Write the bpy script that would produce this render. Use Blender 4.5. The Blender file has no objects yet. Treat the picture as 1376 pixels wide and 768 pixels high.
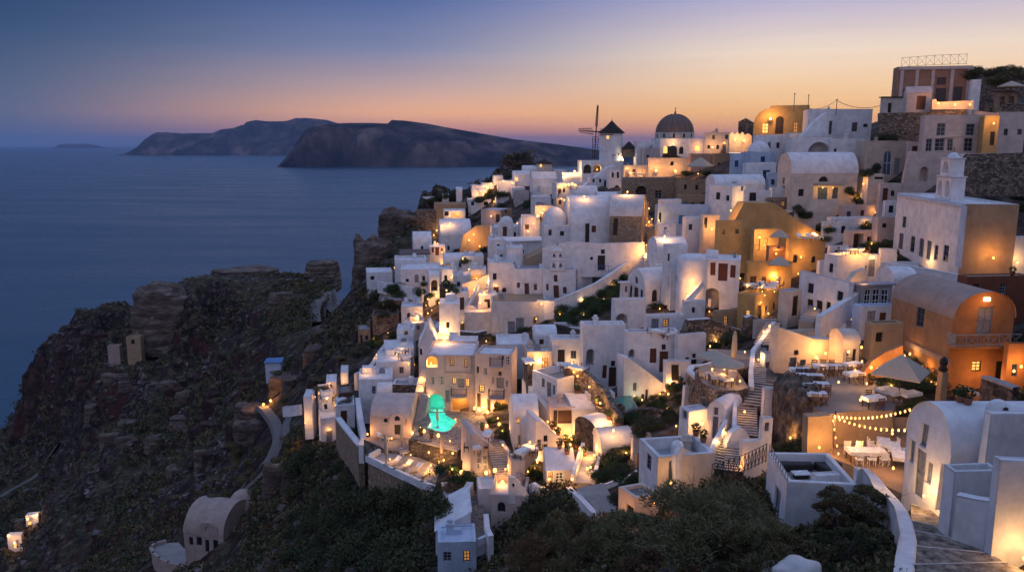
import bpy, bmesh, math, random
import numpy as np
from mathutils import Vector, Matrix
from mathutils.geometry import tessellate_polygon
random.seed(7)
rng = np.random.default_rng(7)
SC = bpy.context.scene
COL = SC.collection
SEA = -125.0
F_PX, CX, CY, PITCH = 1050.0, 688.0, 384.0, math.radians(10.3)
CP, SP = math.cos(PITCH), math.sin(PITCH)

# ---------------------------------------------------------------- camera geometry helpers (survey of the place)
def ray(px, py):
    u = (px - CX) / F_PX; v = (CY - py) / F_PX
    return Vector((u, CP + v * SP, -SP + v * CP))
def P(px, py, D):
    d = ray(px, py); return d * (D / d.y)
def ratio(py):
    v = (CY - py) / F_PX
    return (-SP + v * CP) / (CP + v * SP)
def PZ(px, py, z):
    d = ray(px, py); return d * (z / d.z)
def pix(p):
    f = p[1] * CP - p[2] * SP
    w = p[1] * SP + p[2] * CP
    return CX + F_PX * p[0] / f, CY - F_PX * w / f

# ---------------------------------------------------------------- ground survey: (px, py, D) points and (px, D, z) points
GP = [
 (1376,768,27),(1270,760,29),(1225,668,42),(1376,700,31),(1320,700,34),(1060,768,31),(930,768,31),(930,700,38),(1060,706,40),(1150,735,33),
 (1165,610,50),(1110,520,57),(1200,560,55),(1230,545,58),(1320,548,58),(1376,545,56),(1376,450,68),(1376,370,90),(1300,362,86),(1190,345,98),(1130,335,105),
 (1100,420,82),(1000,425,90),(1040,430,80),(1015,520,66),(980,600,58),(940,605,56),(880,655,48),(800,665,55),(760,645,62),(850,545,74),
 (890,500,82),(830,520,84),(700,585,78),(690,505,95),(560,505,110),(600,560,88),(520,535,102),(470,565,105),(430,592,104),
 (580,645,72),(650,645,70),(640,768,58),(600,725,62),(760,768,42),(850,720,44),(720,700,58),
 (1020,355,110),(950,345,120),(900,325,130),(880,305,145),(850,355,125),(840,445,95),(800,405,110),(760,385,120),(700,410,120),
 (640,425,120),(600,455,115),(540,425,140),(500,395,165),(560,375,165),(620,345,165),(700,335,150),(780,305,150),(700,295,190),
 (640,275,230),(600,293,230),(560,303,228),(740,243,250),(820,228,215),(880,275,165),(930,218,195),(960,262,150),(1040,255,140),
 (1100,288,128),(1050,195,165),(1120,222,150),(1200,245,125),(1250,153,142),(1330,195,128),(1376,242,115),(1376,140,150),(1376,96,190),(1300,112,175),
 (430,400,250),(330,374,312),(235,383,302),(262,393,284),(300,390,286),(340,387,290),(385,385,285),(420,386,278),(262,379,312),(300,377,314),(370,375,312),(405,373,310),(435,371,292),(445,385,270),(432,405,250),(430,437,222),(214,384,304),(160,412,312),(190,398,310),(90,455,318),(210,446,290),(290,430,285),(125,432,314),(52,480,312),(24,556,328),(60,610,280),(150,600,225),(260,560,215),
 (50,700,200),(0,768,190),(150,740,150),(250,752,115),(300,705,118),(380,650,105),(420,710,85),(480,665,84),(500,745,70),(560,705,72),
 (350,552,155),(300,500,220),(400,480,190),(450,450,172),(470,405,190),(488,372,214),(522,335,222),(548,300,232),(575,275,245),(620,262,255),
 (690,232,275),(655,250,262),(-120,640,300),(0,590,318),(5,640,270),(-60,610,300),(-150,768,200),
]
GZ = [ # px, D, z  (sea bed, far slopes, ground behind the camera's foot)
 (-300,380,-135),(-100,375,-135),(20,352,-134),(60,350,-134),(110,350,-134),(170,345,-133),(240,345,-133),(330,352,-133),(400,348,-130),(440,338,-128),
 (468,292,-120),(490,250,-95),(515,255,-95),(535,262,-100),(560,275,-110),(590,285,-120),(630,300,-130),(690,325,-130),(760,330,-95),(830,290,-45),(900,290,-35),
 (1000,290,-30),(1100,260,-12),(1250,230,2),(1376,240,14),(1500,200,14),(1500,120,0),(1500,60,-10),(1500,30,-13),
 (0,460,-140),(200,460,-140),(400,460,-140),(600,460,-140),(800,460,-130),(1000,460,-110),(1200,460,-70),(1400,460,-50),(1600,300,-5),
 (200,12,-12),(600,12,-11),(900,12,-10),(1200,12,-9.5),(1500,12,-9),(300,40,-33),(100,90,-64),(-200,120,-85),(700,24,-17),(1000,20,-14),(500,35,-26),(1300,18,-12.5),(1450,22,-12.5),
 (-300,60,-55),(-400,250,-130),
]
pa, pl, ps = [], [], []
for px, py, D in GP:
    p = P(px, py, D); pa.append(p.x / D); pl.append(math.log(D)); ps.append(p.z / D)
for px, D, z in GZ:
    pa.append((px - CX) / F_PX / .96); pl.append(math.log(D)); ps.append(z / D)
pa = np.array(pa); pl = np.array(pl) * .55; ps = np.array(ps)
def tps_k(r2):
    return np.where(r2 > 1e-12, .5 * r2 * np.log(np.maximum(r2, 1e-12)), 0.)
n_ = len(pa)
Kmat = tps_k((pa[:, None] - pa[None]) ** 2 + (pl[:, None] - pl[None]) ** 2) + 4e-5 * np.eye(n_)
Pm = np.stack([np.ones(n_), pa, pl], 1)
A_ = np.block([[Kmat, Pm], [Pm.T, np.zeros((3, 3))]])
sol = np.linalg.solve(A_, np.concatenate([ps, np.zeros(3)]))
def slope_at(a, L):
    a = np.atleast_1d(a); L = np.atleast_1d(L) * .55
    out = np.zeros(a.shape)
    for i in range(n_):
        out += sol[i] * tps_k((a - pa[i]) ** 2 + (L - pl[i]) ** 2)
    return out + sol[n_] + sol[n_ + 1] * a + sol[n_ + 2] * L
def ground_D(px, py, lo=9.0, hi=470.0):
    d = ray(px, py); a = d.x / d.y; r = d.z / d.y
    Ls = np.linspace(math.log(lo), math.log(hi), 900)
    s = slope_at(np.full(900, a), Ls)
    k = np.nonzero(s >= r)[0]
    return float(math.exp(Ls[k[0]])) if len(k) else None
def G(px, py, up=0.0):
    D = ground_D(px, py)
    if D is None: D = 200.
    p = P(px, py, D); p.z += up; return p
def zground(x, y):
    return float(slope_at(x / y, math.log(y))[0] * y)

# ---------------------------------------------------------------- numpy value noise
_perm = rng.random((256, 256))
def vnoise(x, y, s, seed=0):
    x = np.asarray(x) / s + 37.1 * seed; y = np.asarray(y) / s + 11.7 * seed
    xi = np.floor(x).astype(int); yi = np.floor(y).astype(int)
    fx = x - xi; fy = y - yi
    fx = fx * fx * (3 - 2 * fx); fy = fy * fy * (3 - 2 * fy)
    g = lambda i, j: _perm[i % 256, j % 256]
    return (g(xi, yi) * (1 - fx) + g(xi + 1, yi) * fx) * (1 - fy) + (g(xi, yi + 1) * (1 - fx) + g(xi + 1, yi + 1) * fx) * fy - .5
def fbm(x, y, s, o=5, seed=0, gain=.5):
    t = 0; a = 1.
    for i in range(o):
        t = t + a * vnoise(x, y, s, seed + i); s *= .5; a *= gain
    return t

# ---------------------------------------------------------------- materials
MATS = {}
def new_mat(name):
    m = bpy.data.materials.new(name); m.use_nodes = True
    nt = m.node_tree; b = nt.nodes['Principled BSDF']
    MATS[name] = m
    return m, nt, b
def nd(nt, t, **kw):
    n = nt.nodes.new(t)
    for k, v in kw.items():
        if k in n.inputs: n.inputs[k].default_value = v
        else: setattr(n, k, v)
    return n
def ramp(nt, stops, inp=None):
    r = nt.nodes.new('ShaderNodeValToRGB')
    e = r.color_ramp.elements
    while len(e) < len(stops): e.new(.5)
    for i, (p, c) in enumerate(stops):
        e[i].position = p; e[i].color = (*c, 1) if len(c) == 3 else c
    if inp is not None: nt.links.new(inp, r.inputs[0])
    return r
def obj_coords(nt, scale=(1, 1, 1)):
    t = nt.nodes.new('ShaderNodeNewGeometry'); m = nt.nodes.new('ShaderNodeMapping')
    m.inputs['Scale'].default_value = scale
    nt.links.new(t.outputs['Position'], m.inputs[0]); return m.outputs[0]
def bump(nt, b, h, strength=.3, dist=.05):
    n = nd(nt, 'ShaderNodeBump', Strength=strength, Distance=dist)
    nt.links.new(h, n.inputs['Height']); nt.links.new(n.outputs[0], b.inputs['Normal'])
def plaster(name, c, stain=(.35, .3, .26), amt=.3, rough=.85):
    m, nt, b = new_mat(name); L = nt.links.new
    co = obj_coords(nt); cs = obj_coords(nt, (1.6, 1.6, .35))
    n1 = nd(nt, 'ShaderNodeTexNoise', Scale=.9, Detail=7., Roughness=.65); L(co, n1.inputs[0])
    n2 = nd(nt, 'ShaderNodeTexNoise', Scale=1.0, Detail=8., Roughness=.7); L(cs, n2.inputs[0])
    c2 = tuple(x * .74 for x in c)
    r1 = ramp(nt, [(.32, c2), (.62, c)], n1.outputs[0])
    r2 = ramp(nt, [(.52, (0, 0, 0)), (.80, (1, 1, 1))], n2.outputs[0])
    mu = nd(nt, 'ShaderNodeMath', operation='MULTIPLY'); mu.inputs[1].default_value = amt; L(r2.outputs[0], mu.inputs[0])
    mx = nd(nt, 'ShaderNodeMix', data_type='RGBA'); L(mu.outputs[0], mx.inputs[0]); L(r1.outputs[0], mx.inputs[6])
    mx.inputs[7].default_value = (*[x * y for x, y in zip(c, [s * 1.7 for s in stain])], 1)
    L(mx.outputs[2], b.inputs['Base Color']); b.inputs['Roughness'].default_value = rough
    n3 = nd(nt, 'ShaderNodeTexNoise', Scale=2.2, Detail=6., Roughness=.7); L(co, n3.inputs[0])
    bump(nt, b, n3.outputs[0], .35, .08)
    if name in ROUND:
        bv = nd(nt, 'ShaderNodeBevel', samples=3); bv.inputs['Radius'].default_value = .14; L(bv.outputs[0], [n for n in nt.nodes if n.type == 'BUMP'][0].inputs['Normal'])
    return m
ROUND = ('white', 'white_worn', 'cream', 'pinkish')
def rubble(name, c1, c2, mortar, scale=2.2):
    m, nt, b = new_mat(name); L = nt.links.new
    co = obj_coords(nt, (1, 1, 1.35))
    n0 = nd(nt, 'ShaderNodeTexNoise', Scale=1.5, Detail=3.); L(co, n0.inputs[0])
    av = nd(nt, 'ShaderNodeMix', data_type='VECTOR'); av.inputs[0].default_value = .12; L(co, av.inputs[4]); L(n0.outputs[1], av.inputs[5])
    v = nd(nt, 'ShaderNodeTexVoronoi', Scale=scale); L(av.outputs[1], v.inputs[0])
    v2 = nd(nt, 'ShaderNodeTexVoronoi', Scale=scale, feature='DISTANCE_TO_EDGE'); L(av.outputs[1], v2.inputs[0])
    sep = nd(nt, 'ShaderNodeSeparateColor'); L(v.outputs['Color'], sep.inputs[0])
    r = ramp(nt, [(.0, c1), (.5, [(p + q) / 2 for p, q in zip(c1, c2)]), (1., c2)], sep.outputs[0])
    e = ramp(nt, [(.03, (0, 0, 0)), (.1, (1, 1, 1))], v2.outputs[0])
    mx = nd(nt, 'ShaderNodeMix', data_type='RGBA'); L(e.outputs[0], mx.inputs[0]); mx.inputs[6].default_value = (*mortar, 1); L(r.outputs[0], mx.inputs[7])
    L(mx.outputs[2], b.inputs['Base Color']); b.inputs['Roughness'].default_value = .95
    bump(nt, b, e.outputs[0], .8, .12)
    return m
def simple(name, c, rough=.6, noise=.15, scale=4., metal=0.):
    m, nt, b = new_mat(name); L = nt.links.new
    co = obj_coords(nt); n1 = nd(nt, 'ShaderNodeTexNoise', Scale=scale, Detail=5.); L(co, n1.inputs[0])
    r = ramp(nt, [(.3, [x * (1 - noise * 2) for x in c]), (.7, [min(1, x * (1 + noise)) for x in c])], n1.outputs[0])
    L(r.outputs[0], b.inputs['Base Color']); b.inputs['Roughness'].default_value = rough; b.inputs['Metallic'].default_value = metal
    return m
def emit(name, c, s, base=(.6, .4, .2)):
    m, nt, b = new_mat(name)
    b.inputs['Base Color'].default_value = (*base, 1)
    b.inputs['Emission Color'].default_value = (*c, 1); b.inputs['Emission Strength'].default_value = s
    return m
plaster('white', (.80, .79, .80), amt=.5); plaster('white_worn', (.68, .65, .63), amt=.85); plaster('cream', (.66, .56, .47), amt=.35)
plaster('beige', (.50, .42, .34), amt=.4); plaster('ochre', (.52, .33, .125), amt=.5); plaster('orange', (.47, .20, .07), amt=.45)
plaster('tan', (.40, .28, .17), amt=.5); plaster('terracotta', (.36, .19, .12), amt=.3); plaster('pinkish', (.62, .50, .45), amt=.3)
plaster('bluewash', (.50, .60, .74), amt=.3); plaster('orange_worn', (.40, .215, .105), amt=.8); plaster('darkred', (.24, .075, .035), amt=.4)
plaster('grey_plaster', (.42, .40, .40), amt=.5); plaster('dome_brown', (.20, .14, .115), amt=.3); plaster('vault_brown', (.42, .30, .24), amt=.4)
plaster('greyroof', (.36, .35, .37), amt=.4); plaster('paving', (.34, .31, .29), amt=.5); plaster('paving_dark', (.22, .20, .19), amt=.5)
plaster('path_dirt', (.17, .15, .14), amt=.5); plaster('ruinwall', (.42, .33, .285), amt=.8)
rubble('stone', (.055, .04, .032), (.36, .28, .21), (.10, .08, .066), 2.9); rubble('stone_dark', (.03, .024, .02), (.19, .145, .115), (.06, .05, .045), 2.8)
m, nt, b = new_mat('steps'); co = obj_coords(nt); n1 = nd(nt, 'ShaderNodeTexNoise', Scale=2.6, Detail=8., Roughness=.7); nt.links.new(co, n1.inputs[0])
r = ramp(nt, [(.36, (.05, .042, .035)), (.47, (.16, .135, .11)), (.6, (.30, .26, .215)), (.72, (.40, .36, .31))], n1.outputs[0]); nt.links.new(r.outputs[0], b.inputs['Base Color']); b.inputs['Roughness'].default_value = .9; bump(nt, b, n1.outputs[0], .6, .06)
plaster('floor_warm', (.26, .17, .105), amt=.5); rubble('stone_tan', (.24, .17, .11), (.42, .30, .20), (.24, .18, .13), 2.6); rubble('cobble', (.12, .105, .095), (.27, .235, .21), (.30, .28, .265), 2.2)
simple('wood_brown', (.085, .035, .02), .55); simple('wood_red', (.13, .035, .018), .5); simple('wood_dark', (.03, .02, .016), .6)
simple('paint_blue', (.06, .10, .17), .5); simple('paint_bluegrey', (.17, .21, .27), .5); simple('paint_grey', (.28, .28, .30), .5); simple('paint_white', (.75, .75, .75), .5)
simple('paint_brightblue', (.05, .20, .45), .5); simple('iron', (.05, .05, .055), .45); simple('iron_grey', (.30, .29, .29), .5); simple('cloth', (.46, .38, .29), .9, .04)
simple('cloth_dark', (.08, .07, .07), .9); simple('table_white', (.8, .79, .77), .6); simple('thatch', (.045, .032, .027), .95, .4, 3.)
simple('twig', (.10, .08, .065), .9); simple('pot', (.35, .15, .08), .8); simple('bark', (.09, .07, .055), .9)
m, nt, b = new_mat('glass'); b.inputs['Base Color'].default_value = (.018, .022, .03, 1); b.inputs['Roughness'].default_value = .12
plaster('pool_lit_wall', (.25, .62, .55), amt=.05); emit('lit', (1., .50, .12), 1.2); emit('lit_dim', (1., .42, .10), .35); emit('bulb', (1., .46, .11), 3.2); emit('bulb_white', (1., .78, .5), 3.)  # the cave plaster's turquoise is pool light put into its colour
def foliage(name, cs):
    m, nt, b = new_mat(name); L = nt.links.new
    co = obj_coords(nt); n1 = nd(nt, 'ShaderNodeTexNoise', Scale=1.3, Detail=4.); L(co, n1.inputs[0])
    oi = nt.nodes.new('ShaderNodeObjectInfo')
    ad = nd(nt, 'ShaderNodeMath', operation='MULTIPLY_ADD'); L(oi.outputs['Random'], ad.inputs[0]); ad.inputs[1].default_value = .3; L(n1.outputs[0], ad.inputs[2])
    r = ramp(nt, [(.35 + .6 * i / max(1, len(cs) - 1), c) for i, c in enumerate(cs)], ad.outputs[0])
    L(r.outputs[0], b.inputs['Base Color']); b.inputs['Roughness'].default_value = .85
    b.inputs['Specular IOR Level'].default_value = .2
foliage('leaf_dark', [(.03, .04, .02), (.06, .068, .03), (.09, .085, .04)])
foliage('leaf_olive', [(.06, .06, .026), (.13, .11, .05), (.20, .15, .08)])
foliage('leaf_rust', [(.07, .045, .024), (.14, .085, .042), (.20, .125, .065)])
foliage('thorn', [(.065, .07, .03), (.13, .125, .055), (.21, .18, .095)])
foliage('leaf_green', [(.02, .04, .015), (.04, .07, .025), (.06, .09, .035)])

m, nt, b = new_mat('rockface'); co = obj_coords(nt, (1.3, 1.3, .9)); n1 = nd(nt, 'ShaderNodeTexNoise', Scale=1.3, Detail=9., Roughness=.72); nt.links.new(co, n1.inputs[0])
r = ramp(nt, [(.36, (.035, .027, .022)), (.5, (.15, .115, .09)), (.64, (.34, .27, .21))], n1.outputs[0]); nt.links.new(r.outputs[0], b.inputs['Base Color']); b.inputs['Roughness'].default_value = 1; bump(nt, b, n1.outputs[0], 1., .5)

# ---------------------------------------------------------------- mesh builder
class MB:
    def __init__(s): s.v = []; s.f = []; s.m = []; s.sm = []; s.mats = []
    def mi(s, mat):
        if mat not in s.mats: s.mats.append(mat)
        return s.mats.index(mat)
    def add(s, vs, fs, mat, smooth=False):
        o = len(s.v); i = s.mi(mat); s.v += [tuple(p) for p in vs]
        for f in fs: s.f.append([k + o for k in f]); s.m.append(i); s.sm.append(smooth)
    def quad(s, a, b, c, d, mat, smooth=False): s.add([a, b, c, d], [(0, 1, 2, 3)], mat, smooth)
    def box(s, x0, x1, y0, y1, z0, z1, mat, M=None, bottom=True):
        vs = [(x, y, z) for z in (z0, z1) for y in (y0, y1) for x in (x0, x1)]
        if M is not None: vs = [M @ Vector(p) for p in vs]
        fs = [(4, 5, 7, 6), (0, 1, 5, 4), (1, 3, 7, 5), (3, 2, 6, 7), (2, 0, 4, 6)]
        if bottom: fs.append((0, 2, 3, 1))
        s.add(vs, fs, mat)
    def tube(s, pts, r, mat, n=6, r2=None, caps=True):
        pts = [Vector(p) for p in pts]; r2 = r if r2 is None else r2; rings = []
        for i, p in enumerate(pts):
            t = (pts[min(i + 1, len(pts) - 1)] - pts[max(i - 1, 0)]).normalized()
            up = Vector((0, 0, 1)) if abs(t.z) < .9 else Vector((1, 0, 0))
            a = t.cross(up).normalized(); b = t.cross(a)
            rr = r + (r2 - r) * i / max(1, len(pts) - 1)
            rings.append([p + a * rr * math.cos(2 * math.pi * k / n) + b * rr * math.sin(2 * math.pi * k / n) for k in range(n)])
        vs = [q for rg in rings for q in rg]; fs = []
        for i in range(len(pts) - 1):
            for k in range(n): fs.append((i * n + k, i * n + (k + 1) % n, (i + 1) * n + (k + 1) % n, (i + 1) * n + k))
        if caps: fs += [tuple(range(n)), tuple(range((len(pts) - 1) * n, len(pts) * n))]
        s.add(vs, fs, mat, n > 5)
    def lathe(s, prof, mat, n=16, c=(0, 0, 0), smooth=True, sx=1, sy=1):
        vs = []; fs = []
        for r, z in prof:
            for k in range(n):
                a = 2 * math.pi * k / n; vs.append((c[0] + r * sx * math.cos(a), c[1] + r * sy * math.sin(a), c[2] + z))
        for i in range(len(prof) - 1):
            for k in range(n): fs.append((i * n + k, i * n + (k + 1) % n, (i + 1) * n + (k + 1) % n, (i + 1) * n + k))
        s.add(vs, fs, mat, smooth)
    def poly(s, outer, holes, fn, mat):
        """planar polygon with holes in (s,z); fn maps to 3D"""
        loops = [[Vector((p[0], p[1], 0)) for p in outer]] + [[Vector((p[0], p[1], 0)) for p in h] for h in holes]
        flat = [p for l in loops for p in l]
        s.add([fn(p.x, p.y) for p in flat], [tuple(t) for t in tessellate_polygon(loops)], mat)
    def build(s, name, parent=None, loc=None, rz=None, col=None):
        me = bpy.data.meshes.new(name); me.from_pydata(s.v, [], s.f)
        for mt in s.mats: me.materials.append(MATS[mt])
        me.polygons.foreach_set('material_index', s.m); me.polygons.foreach_set('use_smooth', s.sm); me.update()
        o = bpy.data.objects.new(name, me); COL.objects.link(o)
        if parent: o.parent = parent
        if loc is not None: o.location = loc
        if rz is not None: o.rotation_euler.z = rz
        return o
def tag(o, label=None, cat=None, group=None, kind=None):
    if label: o['label'] = label
    if cat: o['category'] = cat
    if group: o['group'] = group
    if kind or cat: o['kind'] = kind or 'thing'
    return o
def empty(name, loc, rz=0.):
    o = bpy.data.objects.new(name, None); COL.objects.link(o); o.location = loc; o.rotation_euler.z = rz; o.empty_display_size = .3
    return o
def copy_tree(o, parent=None):
    c = o.copy(); COL.objects.link(c)
    if parent: c.parent = parent
    for ch in list(o.children): copy_tree(ch, c)
    return c
def light(parent, off, power, color=(1., .50, .14), r=.15):
    if color == (1., .50, .14): q_ = random.Random(round(power * 91 + off[0] * 977 + off[1] * 31 + len(bpy.data.lights))).random(); color = (1., .39 + .16 * q_, .065 + .14 * q_)
    ld = bpy.data.lights.new('glow', 'POINT'); ld.energy = power; ld.color = color; ld.shadow_soft_size = r
    o = bpy.data.objects.new('glow', ld); COL.objects.link(o); o.parent = parent; o.location = off
    return o
# ================================================================ SETTING: terrain, sea, islands, sky, air
VILLAGE = [(385,560),(430,520),(470,490),(500,440),(520,400),(488,388),(500,352),(545,330),(575,300),(600,268),(640,240),(700,222),(790,200),(880,180),(980,165),(1060,130),(1190,110),(1376,60),
           (1500,60),(1500,768),(1225,768),(1225,690),(1030,640),(960,650),(860,690),(800,690),(770,655),(700,650),(640,730),(580,740),(600,690),(500,640),(455,600)]
def inside(poly, x, y):
    r = np.zeros(x.shape, bool); n = len(poly)
    for i in range(n):
        x1, y1 = poly[i]; x2, y2 = poly[(i + 1) % n]
        c = ((y1 > y) != (y2 > y)) & (x < (x2 - x1) * (y - y1) / ((y2 - y1) or 1e-9) + x1)
        r ^= c
    return r
NA, NL = 640, 520
av = np.linspace(-.98, .98, NA); lv = np.linspace(math.log(9.), math.log(480.), NL)
AA, LL = np.meshgrid(av, lv)
S = np.zeros(AA.shape)
for i in range(NL): S[i] = slope_at(AA[i], LL[i])
Y = np.exp(LL); X = AA * Y; Z = S * Y
MESA = (Y > 238) & (X < -.215 * Y); Z = np.where(MESA, np.minimum(Z, -51.5 + .04 * (300 - Y) + np.maximum(0, (X / Y + .26) * 40)), Z); S = Z / Y   # the flat top of the cape
fcam = Y * CP - Z * SP; pxg = CX + F_PX * X / fcam; pyg = CY - F_PX * (Y * SP + Z * CP) / fcam
vm = inside(VILLAGE, pxg, pyg).astype(float)
for _ in range(4):
    q = vm.copy(); q[1:-1, 1:-1] = (vm[:-2, 1:-1] + vm[2:, 1:-1] + vm[1:-1, :-2] + vm[1:-1, 2:] + vm[1:-1, 1:-1]) / 5; vm = q
far = np.clip((Y - 60) / 200, 0, 1)
rid = lambda sc, sd: 1 - 2 * np.abs(fbm(X + fbm(X, Y, 60., 3, 21) * 14, Y, sc, 5, sd, .55))
nz = fbm(X, Y, 40., 6, 1, .55) * (1.2 + 6 * far) + (rid(26., 5) - .6) * (.8 + 6.5 * far) + (rid(7., 31) - .6) * (.5 + 1.3 * far)
nz += fbm(X, Y, 3., 4, 9, .6) * (.4 + 1.0 * far)
# layered rock ledges on steep parts
tt = Z / 5.5 + fbm(X, Y, 30., 3, 14) * 1.5; led = (np.floor(tt) + np.clip((tt - np.floor(tt)) * 3 - 1, 0, 1) - tt) * 4.2 * far * (.5 + np.clip(fbm(X, Y, 50., 3, 41) * 2 + .3, 0, 1))
PATHS = [('track', [(436,376),(448,383),(445,393),(431,405),(422,418),(428,437)], 1.8),
 ('footpath', [(340,545),(358,556),(370,572),(377,592),(372,612),(360,632)], 1.1), ('footpath', [(392,552),(384,568),(386,590),(377,600)], .7),
 ('footpath', [(366,622),(345,645),(318,668),(300,684)], .6), ('footpath', [(0,668),(30,650),(62,622),(80,600)], .9)]
pm = np.zeros(X.shape); PATH_LINES = []
for nm_, pp_, hw_ in PATHS:
    q_ = [G(*k) for k in pp_]; ln = []
    for a_, b_ in zip(q_[:-1], q_[1:]):
        n_k = max(1, int((b_ - a_).length / 1.5)); ln += [a_.lerp(b_, k / n_k) for k in range(n_k)]
    ln.append(q_[-1])
    for _ in range(3): ln = [ln[0]] + [(ln[i - 1] + ln[i] * 2 + ln[i + 1]) / 4 for i in range(1, len(ln) - 1)] + [ln[-1]]
    PATH_LINES.append((nm_, ln, hw_))
    for p_ in ln: pm = np.maximum(pm, np.clip(2.2 - np.sqrt((X - p_.x) ** 2 + (Y - p_.y) ** 2) / ((hw_ + 1.2) * (3.2 if nm_ == 'track' else 1.3)), 0, 1))
cape = inside([(180,352),(480,352),(476,402),(430,450),(300,410),(250,396),(180,405)], pxg, pyg).astype(float)
for _ in range(6):
    q = cape.copy(); q[1:-1, 1:-1] = (cape[:-2, 1:-1] + cape[2:, 1:-1] + cape[1:-1, :-2] + cape[1:-1, 2:] + cape[1:-1, 1:-1]) / 5; cape = q
nz = nz * (1 - .85 * cape); led = led * (1 - .9 * cape)
nz = nz * (1 - pm); led = led * (1 - pm)
Z = Z + (nz + led) * (1 - vm) * np.clip((Y - 20) / 25, .15, 1) - vm * 1.1
XT, YT = X, Y
Z = np.maximum(Z, SEA - 12)
vs = np.stack([X, Y, Z], -1).reshape(-1, 3)
ii = np.arange(NL * NA).reshape(NL, NA)
fs = np.stack([ii[:-1, :-1], ii[:-1, 1:], ii[1:, 1:], ii[1:, :-1]], -1).reshape(-1, 4)
me = bpy.data.meshes.new('hillside')
me.vertices.add(len(vs)); me.vertices.foreach_set('co', vs.ravel())
me.loops.add(fs.size); me.loops.foreach_set('vertex_index', fs.ravel())
me.polygons.add(len(fs)); me.polygons.foreach_set('loop_start', np.arange(0, fs.size, 4)); me.polygons.foreach_set('loop_total', np.full(len(fs), 4))
me.polygons.foreach_set('use_smooth', np.ones(len(fs), bool))
me.update(); me.validate()
at = me.attributes.new('village', 'FLOAT', 'POINT'); at.data.foreach_set('value', vm.ravel().astype(np.float32))
hill = bpy.data.objects.new('hillside', me); COL.objects.link(hill); tag(hill, kind='structure')
def zterr(x, y):
    """height of the finished terrain mesh (bilinear in the grid)"""
    fa = (x / y - av[0]) / (av[1] - av[0]); fl = (math.log(y) - lv[0]) / (lv[1] - lv[0])
    i = int(min(max(fl, 0), NL - 2)); j = int(min(max(fa, 0), NA - 2)); u = fa - j; w = fl - i
    return float((Z[i, j] * (1 - u) + Z[i, j + 1] * u) * (1 - w) + (Z[i + 1, j] * (1 - u) + Z[i + 1, j + 1] * u) * w)
def GT(px, py, up=0.):
    """where a line of sight meets the finished terrain"""
    d = ray(px, py); D = 9.5; last = D
    while D < 470:
        if d.z / d.y * D <= zterr(d.x / d.y * D, D): break
        last = D; D *= 1.004
    p = d * (D / d.y); p.z += up; return p
m, nt, b = new_mat('terrain'); L = nt.links.new
co = obj_coords(nt)
geo = nt.nodes.new('ShaderNodeNewGeometry'); sx = nt.nodes.new('ShaderNodeSeparateXYZ'); L(geo.outputs['Normal'], sx.inputs[0])
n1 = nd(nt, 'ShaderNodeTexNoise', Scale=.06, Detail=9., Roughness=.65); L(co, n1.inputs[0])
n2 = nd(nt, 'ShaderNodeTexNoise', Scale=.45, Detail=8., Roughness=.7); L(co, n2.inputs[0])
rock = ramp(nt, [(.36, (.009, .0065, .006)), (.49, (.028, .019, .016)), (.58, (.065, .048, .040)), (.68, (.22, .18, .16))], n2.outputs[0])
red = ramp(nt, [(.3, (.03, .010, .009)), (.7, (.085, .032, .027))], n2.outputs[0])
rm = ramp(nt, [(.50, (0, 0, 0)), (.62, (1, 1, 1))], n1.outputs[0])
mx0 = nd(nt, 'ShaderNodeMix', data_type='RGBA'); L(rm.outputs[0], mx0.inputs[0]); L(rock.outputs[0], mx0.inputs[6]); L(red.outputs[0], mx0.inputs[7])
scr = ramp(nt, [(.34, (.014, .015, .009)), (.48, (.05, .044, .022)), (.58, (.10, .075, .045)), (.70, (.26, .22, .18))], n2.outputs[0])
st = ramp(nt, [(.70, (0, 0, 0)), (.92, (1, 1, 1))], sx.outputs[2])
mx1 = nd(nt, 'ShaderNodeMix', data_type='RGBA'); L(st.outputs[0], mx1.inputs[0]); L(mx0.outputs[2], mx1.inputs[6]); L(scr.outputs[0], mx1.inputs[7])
vil = ramp(nt, [(.36, (.02, .015, .012)), (.5, (.07, .052, .042)), (.66, (.17, .14, .12))], n2.outputs[0])
an = nd(nt, 'ShaderNodeAttribute', attribute_name='village')
mx2 = nd(nt, 'ShaderNodeMix', data_type='RGBA'); L(an.outputs['Fac'], mx2.inputs[0]); L(mx1.outputs[2], mx2.inputs[6]); L(vil.outputs[0], mx2.inputs[7])
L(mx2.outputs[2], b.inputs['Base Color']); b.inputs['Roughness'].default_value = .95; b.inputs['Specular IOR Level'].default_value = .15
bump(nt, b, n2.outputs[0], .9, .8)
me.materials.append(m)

# sea
mb = MB(); R_ = 42000.; N_ = 96
m, nt, b = new_mat('water'); L = nt.links.new
co = obj_coords(nt, (.035, .16, 1)); co2 = obj_coords(nt, (.0022, .010, 1)); co3 = obj_coords(nt, (.2, .5, 1))
n1 = nd(nt, 'ShaderNodeTexNoise', Scale=1., Detail=6., Roughness=.6); L(co, n1.inputs[0])
n2 = nd(nt, 'ShaderNodeTexNoise', Scale=1., Detail=5., Roughness=.6); L(co2, n2.inputs[0])
n3 = nd(nt, 'ShaderNodeTexNoise', Scale=1., Detail=3., Roughness=.6); L(co3, n3.inputs[0])
ad = nd(nt, 'ShaderNodeMath', operation='MULTIPLY_ADD'); L(n3.outputs[0], ad.inputs[0]); ad.inputs[1].default_value = .25; L(n1.outputs[0], ad.inputs[2])
b.inputs['Base Color'].default_value = (.013, .07, .128, 1); b.inputs['IOR'].default_value = 1.33
rr = ramp(nt, [(.35, (.20, .20, .20)), (.65, (.42, .42, .42))], n2.outputs[0]); L(rr.outputs[0], b.inputs['Roughness'])
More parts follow.
